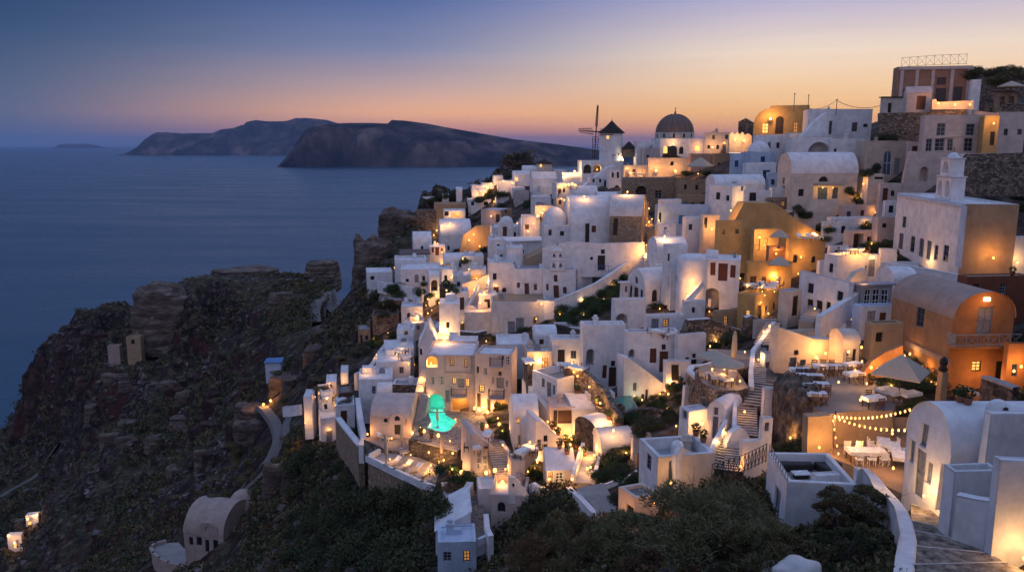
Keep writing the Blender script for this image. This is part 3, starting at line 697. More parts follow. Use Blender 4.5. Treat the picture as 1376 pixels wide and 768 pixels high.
def W(label, pts, h, th=.4, mat='white', name='garden_wall', cat='wall', cap=None, group=None, closed=False):
    """a wall along a line of its top edge points (px,py,D); h = height downwards"""
    q = [P(*p) for p in pts]; n = len(q); c = q[0].copy(); mb = MB(); offs = []
    for i in range(n):
        t = (q[min(i + 1, n - 1)] - q[max(i - 1, 0)]); t.z = 0; t.normalize(); offs.append(Vector((-t.y, t.x, 0)) * th / 2)
    for i in range(n - 1):
        a, b_ = q[i] - c, q[i + 1] - c; oa, ob = offs[i], offs[i + 1]; dz = Vector((0, 0, -h))
        mb.quad(a - oa, b_ - ob, b_ - ob + dz, a - oa + dz, mat); mb.quad(a + oa, b_ + ob, b_ + ob + dz, a + oa + dz, mat); 
        mb.quad(a - oa * 1.15 + ZV * .02, b_ - ob * 1.15 + ZV * .02, b_ + ob * 1.15 + ZV * .02, a + oa * 1.15 + ZV * .02, cap or mat)
        if cap:
            for s_ in (-1, 1): mb.quad(a + oa * 1.15 * s_ + ZV * .02, b_ + ob * 1.15 * s_ + ZV * .02, b_ + ob * 1.15 * s_ - ZV * .15, a + oa * 1.15 * s_ - ZV * .15, cap)
    for i in (0, n - 1):
        a = q[i] - c; o_ = offs[i]; mb.quad(a - o_, a + o_, a + o_ - ZV * h, a - o_ - ZV * h, mat)
    return tag(mb.build(name, loc=c), label, cat, group)
def T(label, poly, ref, th=3., mat='paving', smat='stone', rim=None, name='terrace', cat='terrace'):
    """a level terrace: outline in sight lines, level taken from ref=(px,py,D) or a height"""
    z = ref if isinstance(ref, (int, float)) else P(*ref).z
    q = [PZ(px, py, z) for px, py in poly]; c = sum(q, Vector()) / len(q); q = [p - c for p in q]
    root = empty(name, c); tag(root, label, cat)
    mb = MB(); mb.poly([(p.x, p.y) for p in q], [], lambda x, y: (x, y, 0), mat); mb.build('floor', root)
    mb = MB(); n = len(q)
    for i in range(n):
        a, b_ = q[i], q[(i + 1) % n]; mb.quad(a - ZV * .01, b_ - ZV * .01, b_ - ZV * th, a - ZV * th, smat)
    mb.build('base', root)
    if rim:
        h, t, rmat, edges = rim; mb = MB()
        for i in edges:
            a, b_ = q[i], q[(i + 1) % n]; d = (b_ - a).normalized(); o = Vector((-d.y, d.x, 0)) * t / 2
            M = [a - o, b_ - o, b_ + o, a + o]; e = d * t / 2; M = [M[0] - e, M[1] + e, M[2] + e, M[3] - e]
            mb.add([p + ZV * zz for zz in (-.25, h) for p in M], [(4, 5, 6, 7), (0, 1, 5, 4), (1, 2, 6, 5), (2, 3, 7, 6), (3, 0, 4, 7)], rmat)
        mb.build('parapet', root)
    return dict(root=root, z=z)
def STAIRS(label, pb, pt, width, n, mat='paving', side=None, name='stairs', smat=None, hs=.9):
    a, b_ = P(*pb), P(*pt); d = b_ - a; run = Vector((d.x, d.y, 0)); Lg = run.length; e = run / Lg; o = Vector((-e.y, e.x, 0))
    root = empty(name, a, math.atan2(e.y, e.x)); tag(root, label, 'stairs')
    mb = MB(); rise_ = d.z / n
    for k in range(n):
        x0 = Lg * k / n; mb.box(x0, Lg * (k + 1) / n + .02, -width / 2, width / 2, min(0, d.z) - 1.5, rise_ * (k + 1), mat)
    mb.build('steps', root)
    if smat:
        mb = MB()
        for k in range(n): mb.box(Lg * k / n - .03, Lg * k / n + .10, -width / 2 + .01, width / 2 - .01, rise_ * (k + 1) - .05, rise_ * (k + 1) + .012, smat)
        mb.build('nosing', root)
    for sgn in (side or ()):
        mb = MB(); y = sgn * (width / 2 + .17); vs = []
        for x, z in ((-.2, 0), (Lg + .2, d.z)):
            for yy in (y - .16, y + .16):
                vs += [(x, yy, z - 2), (x, yy, z + hs)]
        mb.add(vs, [(1, 3, 7, 5), (0, 4, 5, 1), (2, 3, 7, 6), (0, 1, 3, 2), (4, 6, 7, 5)], 'white'); mb.build('side_wall', root)
    return root
# lamps
LAMP_ME = {}
def lamp_mesh(kind):
    if kind in LAMP_ME: return LAMP_ME[kind]
    mb = MB()
    if kind == 'wall':
        mb.lathe([(.02, -.14), (.08, -.1), (.11, 0), (.08, .1), (.02, .14)], 'bulb', 10); mb.box(-.03, .03, -.03, .03, .14, .27, 'iron')
    elif kind == 'big':
        mb.lathe([(.03, -.24), (.14, -.17), (.2, 0), (.14, .17), (.03, .24)], 'bulb', 12)
    elif kind == 'small':
        mb.lathe([(.02, -.1), (.06, -.06), (.08, 0), (.06, .06), (.02, .1)], 'bulb', 8)
    elif kind == 'lantern':
        mb.box(-.16, .16, -.16, .16, .04, .42, 'bulb'); mb.box(-.2, .2, -.2, .2, 0, .05, 'iron'); mb.lathe([(.25, .42), (.02, .62)], 'iron', 4)
        for sx_ in (-1, 1):
            for sy_ in (-1, 1): mb.box(sx_ * .17 - .02, sx_ * .17 + .02, sy_ * .17 - .02, sy_ * .17 + .02, .04, .44, 'iron')
    o = mb.build('lamp'); LAMP_ME[kind] = o.data; COL.objects.unlink(o); bpy.data.objects.remove(o); return LAMP_ME[kind]
def LAMP(label, pts, power=60, kind='wall', name='lamp', color=(1., .50, .14), group=None, lit=True):
    for p in pts:
        o = bpy.data.objects.new(name, lamp_mesh(kind)); COL.objects.link(o); o.location = P(*p[:3])
        tag(o, label, 'lamp', group if group else (label if len(pts) > 1 else None))
        if lit: light(o, (0, -.35 if kind != 'lantern' else 0, .1), p[3] if len(p) > 3 else power, color, .2)
# furniture
PROTO = {}
def proto(key, fn):
    if key not in PROTO:
        r = fn(); PROTO[key] = r
        for o in [r] + [c for ch in r.children for c in [ch] + list(ch.children)]: COL.objects.unlink(o)
    return PROTO[key]
def place(key, fn, loc, rz, label, cat, group, name):
    src = proto(key, fn)
    c = src.copy(); COL.objects.link(c); c.name = name; c.location = loc; c.rotation_euler.z = rz
    def rec(s, d):
        for ch in s.children:
            if ch in done: continue
            k = ch.copy(); COL.objects.link(k); k.parent = d; done.add(k); rec(ch, k)
    done = set(); rec(src, c)
    for k in list(c.keys()): del c[k]
    return tag(c, label, cat, group)
def mk_table(w=1.5, d=.8):
    r = empty('dining_table', (0, 0, 0)); mb = MB(); mb.box(-w / 2, w / 2, -d / 2, d / 2, .70, .75, 'table_white'); mb.box(-w / 2 - .01, w / 2 + .01, -d / 2 - .01, d / 2 + .01, .52, .698, 'table_white', bottom=False); mb.build('table_top', r)
    for sx_ in (-1, 1):
        for sy_ in (-1, 1): mb = MB(); mb.box(sx_ * (w / 2 - .1) - .03, sx_ * (w / 2 - .1) + .03, sy_ * (d / 2 - .1) - .03, sy_ * (d / 2 - .1) + .03, 0, .6, 'wood_brown'); mb.build('leg', r)
    return r
def mk_chair():
    r = empty('chair', (0, 0, 0)); mb = MB(); mb.box(-.22, .22, -.22, .22, .42, .47, 'wood_brown'); mb.build('seat', r)
    mb = MB(); 
    for k in range(3): mb.box(-.22, .22, .2, .235, .55 + k * .14, .63 + k * .14, 'wood_brown')
    for s_ in (-1, 1): mb.box(s_ * .2 - .02, s_ * .2 + .02, .195, .235, .47, .95, 'wood_brown')
    mb.build('backrest', r)
    for sx_ in (-1, 1):
        for sy_ in (-1, 1): mb = MB(); mb.box(sx_ * .19 - .02, sx_ * .19 + .02, sy_ * .19 - .02, sy_ * .19 + .02, 0, .42, 'wood_brown'); mb.build('leg', r)
    return r
def mk_chair_white():
    r = empty('chair', (0, 0, 0)); mb = MB(); mb.box(-.23, .23, -.22, .22, .42, .47, 'table_white'); mb.build('seat', r)
    mb = MB()
    for k in range(3): mb.box(-.22, .22, .2, .235, .55 + k * .14, .63 + k * .14, 'table_white')
    for s_ in (-1, 1): mb.box(s_ * .2 - .02, s_ * .2 + .02, .195, .235, .47, .95, 'table_white')
    mb.build('backrest', r)
    for sx_ in (-1, 1):
        for sy_ in (-1, 1): mb = MB(); mb.box(sx_ * .19 - .02, sx_ * .19 + .02, sy_ * .19 - .02, sy_ * .19 + .02, 0, .42, 'table_white'); mb.build('leg', r)
    return r
def mk_lounger():
    r = empty('sun_lounger', (0, 0, 0)); mb = MB(); mb.box(-.33, .33, -.95, .45, .28, .36, 'table_white')
    M = Matrix.Translation((0, .45, .32)) @ Matrix.Rotation(math.radians(38), 4, 'X'); mb.build('frame', r)
    mb = MB(); mb.box(-.33, .33, -.02, .72, -.04, .04, 'table_white', M); mb.build('backrest', r)
    mb = MB(); mb.box(-.31, .31, -.93, .44, .362, .43, 'cloth'); mb.build('mattress', r)
    for sx_ in (-1, 1):
        for y in (-.85, .3): mb = MB(); mb.box(sx_ * .28 - .03, sx_ * .28 + .03, y - .03, y + .03, 0, .28, 'table_white'); mb.build('leg', r)
    return r
def mk_umbrella(R_=1.5, n=8, closed=False):
    r = empty('umbrella', (0, 0, 0)); mb = MB(); mb.tube([(0, 0, 0), (0, 0, 2.5)], .035, 'wood_brown'); mb.build('pole', r); mb = MB()
    if closed: mb.lathe([(.06, 2.75), (.14, 2.4), (.2, 1.5), (.16, 1.0), (.05, .95)], 'cloth', 10)
    else:
        pk = .63 if n > 4 else .58 * R_
        mb.lathe([(.02, 2.12 + pk), (R_ * .5, 2.12 + pk * .52), (R_, 2.12)], 'cloth', n, smooth=False); mb.lathe([(R_, 2.12), (R_ * 1.0, 2.0)], 'cloth', n, smooth=False)
    mb.build('canopy', r); mb = MB(); mb.lathe([(.02, .09), (.28, .06), (.3, 0)], 'greyroof', 12); mb.build('base', r); return r
def mk_pot():
    r = empty('potted_plant', (0, 0, 0)); mb = MB(); mb.lathe([(.02, .01), (.2, .01), (.28, .4), (.3, .42), (.25, .42), (.24, .36), (.02, .36)], 'pot', 14); mb.build('pot', r)
    mb = MB(); leaves(mb, (0, 0, .75), .38, .42, 150, .09, 'leaf_green'); mb.build('foliage', r); return r
def leaves(mb, c, r, rz, n, size, mat, seed=None, shell=.55, squash=1.):
    g = np.random.default_rng(seed if seed is not None else int(rng.integers(1 << 30)))
    d = g.normal(size=(n, 3)); d /= np.linalg.norm(d, axis=1)[:, None]
    rad = (shell + (1 - shell) * g.random(n) ** .6)[:, None]
    p = d * rad * np.array([r, r, rz]) + np.array(c)
    for i in range(n):
        a = Vector(g.normal(size=3)).normalized(); b_ = a.cross(Vector(d[i]) + Vector((.01, .02, .03))).normalized(); s_ = size * (.6 + .8 * g.random()); q = Vector(p[i])
        mb.add([q - a * s_, q + b_ * s_ * .55, q + a * s_, q - b_ * s_ * .55], [(0, 1, 2, 3)], mat)
def mk_bush(mat, seed, r=1.3, h=1.25, n=2200, size=.075, lobes=9):
    g = random.Random(seed); mb = MB()
    for k in range(lobes):
        a = g.uniform(0, 6.28); q = g.uniform(0, .62) * r; rr = r * g.uniform(.35, .6)
        leaves(mb, (q * math.cos(a), q * math.sin(a), h * g.uniform(.3, .7)), rr, rr * .85, n // lobes, size, mat, seed * 31 + k)
    o = mb.build('bush'); COL.objects.unlink(o); return o
BUSH = {}
def bush(px, py, D, r, label, mat='leaf_dark', group=None, h=None, name='bush', cat='bush', var=None, p=None, n=2200, size=.075):
    k = (mat, var or 0, n)
    if k not in BUSH: BUSH[k] = mk_bush(mat, hash(k[1]) % 97 + len(mat) * 3, n=n, size=size)
    o = BUSH[k].copy(); COL.objects.link(o); o.name = name; q = P(px, py, D) if p is None else p; o.location = q
    o.rotation_euler.z = (px * 1.7 + py) % 6.28; sc_ = r / 1.3; o.scale = (sc_, sc_, sc_ * (h or 1.)); return tag(o, label, cat, group)
def ribbon(name, pts, half, mat, up=.12):
    mb = MB(); vs = []
    for i, p in enumerate(pts):
        t = pts[min(i + 1, len(pts) - 1)] - pts[max(0, i - 1)]; t.z = 0; t.normalize(); o = Vector((-t.y, t.x, 0))
        zz = max(zterr(p.x + o.x * s_, p.y + o.y * s_) for s_ in (-half, 0, half)) + up
        for s_, dz in ((-half - .3, -.8), (-half, 0), (half, 0), (half + .3, -.8)): w_ = p + o * s_; vs.append((w_.x, w_.y, zz + dz))
    n = len(pts); fs = [(i * 4 + k, i * 4 + k + 1, i * 4 + k + 5, i * 4 + k + 4) for i in range(n - 1) for k in range(3)]
    mb.add(vs, fs, mat); return tag(mb.build(name), kind='structure')
def RAIL(label, pts, h=1., n=8, mat='iron_grey', name='railing', cross=True, parent=None):
    """posts, rails and crossed bars along a line of foot points"""
    q = [P(*p) if not isinstance(p, Vector) else p for p in pts]; c = q[0].copy(); root = parent or tag(empty(name, c), label, 'railing')
    off = root.matrix_world.translation if parent is None else None
    mb = MB(); mp = MB()
    for a, b_ in zip(q[:-1], q[1:]):
        a = a - c; b_ = b_ - c
        for z in (h, .12): mb.tube([a + ZV * z, b_ + ZV * z], .028, mat, 4)
        for k in range(n + 1): p = a.lerp(b_, k / n); mp = MB(); mp.tube([p, p + ZV * (h + (.08 if k % n == 0 else 0))], .03, mat, 4); mp.build('post', root)
        if cross:
            for k in range(n):
                p, s_ = a.lerp(b_, k / n), a.lerp(b_, (k + 1) / n); mb.tube([p + ZV * .14, s_ + ZV * (h - .03)], .018, mat, 4); mb.tube([s_ + ZV * .14, p + ZV * (h - .03)], .018, mat, 4)
    mb.build('rail', root); return root
# ================================================================ BUILDINGS: the skyline on the ridge
b = B('terracotta mansion with pilasters on the ridge, topped by an iron roof railing', 1207,1308,1317, 88,145, 140, 78, mat='terracotta', ph=.2, wl=None, name='mansion',
  wins=[('L',1258.5,104,1271,114,'r'),('L',1212.5,120,1223.5,138,'r'),('L',1256.6,118.7,1271,137.5,'r'),('L',1281,116.5,1292.7,135.6,'r')])
for x0, x1, y in ((1208,1212.8,95),(1228.5,1233,94),(1250,1254.5,92),(1275.5,1280.5,91),(1298,1306,90)): part_box(b, 'pilaster', 'L', x0, y, x1, 143, .12, 'pinkish')
part_box(b, 'cornice', 'L', 1207.5, 89.5, 1307.5, 93.5, .2, 'pinkish')
RAIL('iron roof railing with crossed bars on top of the terracotta mansion', [(1211,91,149.5),(1255,88,145.5),(1298.6,86.6,141)], 1.75, 4, 'iron')
BL('cream gatehouse with a small pediment standing before the terracotta mansion', 1219,1252,1256, 124,150, 133, 80, roof='gable', mat='pinkish', rise=1.0, name='shed', wins=[('L',1232,129,1244,147.5,'dr')], wr=2)
B('pale house with a lean-to roof beside the terracotta mansion', 1187,1219,1223, 131,153, 141, 80, roof='slab', mat='cream', rmat='thatch', wins=[('L',1192.5,139,1197,151.5,'D'),('L',1185,138,1188,150,'w')], name='house')
X('rough dark retaining wall below the cream gatehouse', (1182,190,131), -3, [(1182,192),(1182,152),(1222,151),(1262,150),(1300,147),(1300,192)], .8, 'stone', name='retaining_wall', cat='wall', cap='pinkish')
X('low yellow lit parapet in front of the terracotta mansion', (1252,146,131), -4, [(1252,147),(1253,134),(1258,133),(1259,137),(1308,135),(1308.5,147)], .4, 'cream', name='parapet_wall', cat='wall')
B('pinkish house with six dark shuttered windows under the ridge wall', 1243,1323,1330, 154,206, 121, 80, mat='pinkish', ph=.1, name='house',
  wins=[('L',1259.4,165.7,1270.3,182,'g'),('L',1298,167,1309.5,182.5,'g'),('L',1244.5,186,1252.6,203,'g'),('L',1256.6,186,1269,203,'g'),('L',1272.7,187,1280,203,'g'),('L',1295,186,1306.8,203,'g')])
B('small ochre block with a glowing front at the frame edge below the ridge', 1324,1344,1378, 155,196, 117, 70, mat='ochre', ph=.1, name='house', wins=[('L',1331,177,1337,195,'D')])
B('rose plaster house with a low parapet beside the small ochre block', 1343,1380,1384, 150,190, 124, 82, mat='pinkish', name='house')
X('brown scrub covered stone wall crowning the hilltop', (1320,122,165), 0, [(1318,122),(1318,97),(1335,94),(1376,91),(1384,91),(1384,124)], 3, 'stone', name='hilltop_wall', cat='wall')
b = X('yellow lit stone house with an arched door and a rounded shoulder on the skyline', (1074,181,163), -16, [(1013,196),(1013,166),(1016,157),(1021,151),(1028,147),(1036,145.5),(1037,142),(1088,141),(1089,196)], 6, 'ochre', name='house', cat='house', smat='tan', wins=[(1042,156,1053,180,'da'),(1024,165.5,1032.5,179,'l'),(1066,164,1072,178,'ll')])
B('white roof block in front of the yellow lit skyline house', 1012,1016,1062, 181,206, 156, 6, ph=.2)
B('white stepped block below the skyline house with a dark slot', 1056,1060,1090, 178,206, 154, 6, ph=.2)
B('low stone hut between the domed church and the yellow lit house', 993,1011,1015, 164,182, 172, 70, roof='gable', mat='stone', rmat='greyroof', rise=.8, name='shed')
X('crenellated yellow lit wall on the skyline beside the low stone hut', (980,194,168), 0, [(980,205),(980,180),(984,177),(987,181),(991,177),(994,181),(998,177),(1001,182),(1005,179),(1010,182),(1010,205)], .6, 'cream', name='parapet_wall', cat='wall')
B('cream cube house glowing behind the domed church', 947,981,986, 178,206, 185, 75, mat='cream', name='house')
B('tall white cubic house with a deep roof loggia below the ridge', 1087,1173,1186, 146,190, 150, 76, ph=.5, wins=[('L',1145,164.6,1152.3,176.5,'w'),('L',1160.5,166.5,1166,171,'w'),('L',1114,163,1118,180,'v')])
X('white sloping stair wall climbing to the tall cubic house', (1086,182,147), -4, [(1072,190),(1088,172),(1100,160),(1112,151),(1113,183),(1073,196)], 2.5, 'white', name='stair_wall', cat='wall')
B('white facade with a large arched loggia above the cream vaulted house', 1064,1118,1125, 184,236, 141, 78, ph=.3, wins=[('L',1086,191,1115,214,'ng'),('L',1066,205,1072,213,'w')])
B('plain white facade with two tiny windows beside the arched loggia', 1116,1164,1168, 186,238, 139, 79, ph=.3, wins=[('L',1121,200,1124,205,'w'),('L',1137,210,1141,215,'w')])
b = B('cream barrel vaulted house with a lit terrace awning', 1044,1064,1153, 233,283, 126, 8, roof='vault', mat='cream', rmat='white', name='house', rise=3.3,
  wins=[('R',1099,251,1112,268,'db'),('R',1119,251,1126.5,267,'db'),('R',1101,237,1113,244,'a'),('L',1051,239,1054,247,'w'),('L',1050,250,1054,275,'D')])
part_box(b, 'awning', 'R', 1092, 246, 1127, 249, 1.6, 'cloth')
B('cream flat annex with one small window against the vaulted house', 1059,1064,1093, 247,285, 122, 8, mat='cream', ph=.2, name='house', wins=[('R',1073,254,1080,264,'w')])
X('cream curved terrace wall below the lit awning', (1087,296,119), 6, [(1085,298),(1087,268),(1128,268),(1126,276),(1116,290),(1110,300)], .5, 'cream', name='terrace_wall', cat='wall')
B('cream chimney block with a lamp beside the vaulted house', 1160,1167,1189, 234,272, 119, 8, mat='cream', ph=.2, name='house', wins=[('R',1175,238,1188,241,'v')])
B('beige house with a tall arched blue door', 1150,1164,1221, 189,237, 128, 8, mat='beige', ph=.2, name='house', wins=[('R',1187,202,1199,236,'dba'),('R',1172,184,1178,192,'w'),('R',1202,212,1209,235,'dg')])
X('cream curved terrace wall with a dark arched niche', (1218,250,116), 0, [(1212,262),(1216,235),(1222,212),(1224,203),(1298,204),(1298,214),(1285,222),(1270,228),(1262,245),(1240,260)], .8, 'pinkish', name='terrace_wall', cat='wall', wins=[(1236,224,1247,243,'oa')])
X('tall dark rubble retaining wall above the bell tower church', (1297,262,104), 0, [(1270,240),(1297,207),(1371,205),(1384,205),(1384,264),(1270,262)], 1., 'stone', name='retaining_wall', cat='wall', cap='pinkish')
# bell tower church
b = B('white church with tall narrow windows and an ochre side wall', 1206,1297,1370, 274,362, 84, None, yl=259, ph=.25, mat='tan', lmat='white', rmat='white', name='church', rimmat='white',
  wins=[('L',1212.5,290.6,1217.5,306,'b'),('L',1207.5,313,1213.5,335,'db'),('L',1223,317,1229,339,'b'),('L',1234.5,320,1241,345,'db'),('L',1244.5,323,1251,349,'db'),('L',1255.5,329,1260.5,350,'b'),('L',1267.5,329,1274.5,352,'b')])
part_box(b, 'corner_pilaster', 'L', 1289, 276, 1296, 360, .12, 'bluewash'); part_box(b, 'cornice', 'L', 1206.5, 267, 1296, 271, .18, 'bluewash')
def belfry(b, s, y0, H, W_, tiers, name='belfry', bells=True):
    """pierced bell wall: tiers = [(width, height, arches)] on the L face plane of b, centred at s"""
    r = empty(name, (y0, s, H)); r.parent = b['root']; z = 0.
    for w_, h_, k in tiers:
        mb = MB(); holes = []
        for i in range(k):
            a = w_ / k; x0 = -w_ / 2 + a * i + a * .22; holes.append((arch_pts(x0, x0 + a * .56, z + .18 * h_, z + .86 * h_, 8), W_))
        wallface(mb, rect_pts(-w_ / 2, w_ / 2, z, z + h_), holes, lambda q, zz, d: (d, q, zz), 'white'); wallface(mb, rect_pts(-w_ / 2, w_ / 2, z, z + h_), [(h[0], 0) for h in holes], lambda q, zz, d: (W_, q, zz), 'white')
        for s_ in (-1, 1): mb.quad((0, s_ * w_ / 2, z), (W_, s_ * w_ / 2, z), (W_, s_ * w_ / 2, z + h_), (0, s_ * w_ / 2, z + h_), 'white')
        mb.quad((0, -w_ / 2, z + h_), (W_, -w_ / 2, z + h_), (W_, w_ / 2, z + h_), (0, w_ / 2, z + h_), 'white'); mb.box(-.1, W_ + .1, -w_ / 2 - .1, w_ / 2 + .1, z + h_ + .003, z + h_ + .14, 'white')
        mb.build('tier', r)
        if bells:
            for i in range(k):
                a = w_ / k; cb = MB(); cb.lathe([(.02, .45), (.12, .4), (.17, .15), (.24, 0)], 'iron', 10, (W_ / 2, -w_ / 2 + a * (i + .5), z + .36 * h_)); cb.tube([(W_ / 2, -w_ / 2 + a * (i + .5), z + .36 * h_ + .42), (W_ / 2, -w_ / 2 + a * (i + .5), z + .86 * h_)], .02, 'iron', 4); cb.build('bell', r)
        z += h_ + .14
    mb = MB(); mb.lathe([(tiers[-1][0] * .42, 0), (tiers[-1][0] * .36, .3), (tiers[-1][0] * .2, .55), (.03, .65)], 'white', 14, (W_ / 2, 0, z - .02), sx=.5); mb.box(W_ / 2 - .03, W_ / 2 + .03, -.03, .03, z + .6, z + 1.2, 'iron'); mb.box(W_ / 2 - .03, W_ / 2 + .03, -.2, .2, z + .95, z + 1.0, 'iron'); mb.build('cap', r)
belfry(b, 6.6, .35, b['H'], 1.5, [(4.0, 2.6, 2), (2.6, 1.9, 1)], bells=False)
B('white doorway house with one grey door beside the church', 1334,1340,1384, 318,362, 84, 4, ph=.2, wins=[('R',1346.6,329,1359,360,'dg')])
B('flat white house between the church and the cream chimney block', 1173,1181,1206, 292,340, 106, 8, mat='pinkish', ph=.2, wins=[('R',1186,300,1192,306,'w')])
B('pinkish shop house with two wide dark openings', 1134,1141,1182, 310,338, 107, 8, mat='pinkish', ph=.1, wins=[('R',1147,314,1160,334,'o'),('R',1165,318,1174,334,'o')], name='house')
B('white terrace house with a small blue shutter below the lit awning', 1112,1118,1180, 292,312, 114, 6, ph=.25, wins=[('R',1161,296,1167,308,'db'),('R',1122,296,1126,302,'w')])
B('cream stepped block behind the shop house', 1128,1134,1176, 276,300, 118, 8, mat='pinkish', ph=.2, name='house')
B('large plain white wall house with a lit roof terrace', 1109,1126,1167, 343,378, 90, 22, ph=.8, wins=[('R',1162,357,1167,364,'w')])
B('white row house with dark doors under a sloping grey roof slab', 1075,1141,1147, 379,436, 76, None, yl=363, rmat='greyroof', ph=.05, wins=[('L',1086,380,1093.5,394,'w'),('L',1125,391,1133,404,'w'),('L',1084,402,1092,424,'D'),('L',1097,404,1105,417,'w'),('L',1110,406,1116,418,'w')])
B('tiny cream cube house with a grey flat roof beside the blue doorway', 1047,1060,1078, 391,428, 80, 35, rmat='greyroof', ph=.03, mat='cream', wins=[('L',1052,395,1054.5,399,'w'),('R',1065,397,1073,424,'D')])
X('ochre lit stair wall rising behind the row house', (1137,412,78), 20, [(1137,412),(1140,380),(1150,366),(1164,361),(1164,405)], .6, 'cream', name='stair_wall', cat='wall')
W('white sloping ramp wall down the middle of the houses', [(1154,392,78),(1128,408,74),(1100,425,70)], 2.2, .5, 'white', name='ramp_wall')
b = B('glazed pergola house with curtains on a white terrace', 1150,1158,1200, 384,415, 77, 10, roof='slab', mat='grey_plaster', rmat='greyroof', wins=[('R',1161,388,1170,412,'W'),('R',1172,388,1182,412,'W'),('R',1184,388,1194,412,'W')], name='house')
B('bluish white terrace block below the glazed pergola', 1146,1156,1216, 411,446, 72, 8, ph=.6, mat='bluewash')
B('beige worn block with a low wall beside the orange vaulted house', 1163,1173,1215, 434,474, 66, 5, ph=.2, mat='tan', name='house')
W('white parapet running below the church', [(1187,352,86),(1225,357,82),(1262,364,80),(1300,371,78)], 3.0, .5, name='parapet_wall')
B('small white vaulted roof tucked under the church parapet', 1197,1202,1232, 376,392, 80, 5, roof='vault', rise=1.1, wl=3.5)
B('little white house with steps above the glazed pergola', 1181,1184,1206, 334,352, 92, 5, ph=.3)
# orange vaulted house
b = BL('orange barrel vaulted house with a weathered roof and a balcony', 1217,1280,1362, 427,548, 63, 3, roof='vault', mat='orange', lmat='orange_worn', rmat='vault_brown', rise=2.15, name='house', wl=9.6, ov=.15,
  wins=[('R',1312,413,1333,449,'dg'),('L',1232,413,1242,440,'b'),('R',1306,486,1319,500,'l'),('R',1338,486,1353,512,'D')])
bal = MB(); wr_ = b['wr']; zb = to_face(0, b['C'], b['R'], b['L'], 1320, 461)[1]
bal.box(-.25, wr_ + .1, -1.1, -.003, zb - .18, zb, 'orange'); bal.build('balcony', b['root'])
def rail_local(parent, pts, h, n, mat):
    mb = MB()
    for a, c in zip(pts[:-1], pts[1:]):
        a, c = Vector(a), Vector(c)
        for z in (h, .1): mb.tube([a + ZV * z, c + ZV * z], .035, mat, 4)
        for k in range(n):
            p, q = a.lerp(c, k / n), a.lerp(c, (k + 1) / n); mb.tube([p + ZV * .1, q + ZV * h], .022, mat, 4); mb.tube([q + ZV * .1, p + ZV * h], .022, mat, 4); mb.tube([p, p + ZV * (h + .05)], .04, mat, 4)
    return mb.build('balustrade', parent)
rail_local(b['root'], [(-.25, -.0, zb), (-.25, -1.05, zb), (wr_ + .1, -1.05, zb)], 1.0, 6, 'iron_grey')
part_box(b, 'wall_lamp', 'R', 1321, 399, 1329, 404, .2, 'bulb_white'); part_box(b, 'plinth', 'L', 1217, 470, 1279, 477, .15, 'vault_brown')
light(b['root'], to_face and (2.4, -1.2, b['H'] + 1.3), 55)
B('dark red wall house with a cloth covered roof behind the orange vault', 1287,1300,1384, 372,440, 74, 4, mat='darkred', rmat='cloth', ph=.1, name='house')
B('orange side house with a glowing wall at the frame edge', 1350,1356,1390, 462,520, 61, 4, mat='orange', ph=.2, name='house')
W('dark stone terrace wall with pale capping beside the orange house', [(1324,505,52),(1340,510,50.5),(1366,520,49)], 3.2, .5, 'stone_dark', cap='greyroof', name='terrace_wall')
W('orange balustrade wall in front of the orange house door', [(1300,521,57),(1322,532,54)], 1.1, .25, 'orange', name='balustrade_wall', cap='cream')
b = B('slim square chimney tower with a dark pot on top', 1262,1266,1275, 499,550, 55, 5, mat='tan', ph=.03, name='tower', wl=.6)
mb = MB(); mb.lathe([(.3, 0), (.34, .1), (.2, .35), (.3, .5), (.26, .8), (.1, 1.0), (.02, 1.05)], 'thatch', 12, (b['wr'] / 2, b['wl'] / 2, b['H'])); mb.build('pot', b['root'])
X('orange lit lean-to wall beside the big square parasol', (1173,492,58.5), 8, [(1160,500),(1173,484),(1190,473),(1213,464),(1216,505),(1165,508)], .5, 'orange', name='lean_to_wall', cat='wall')
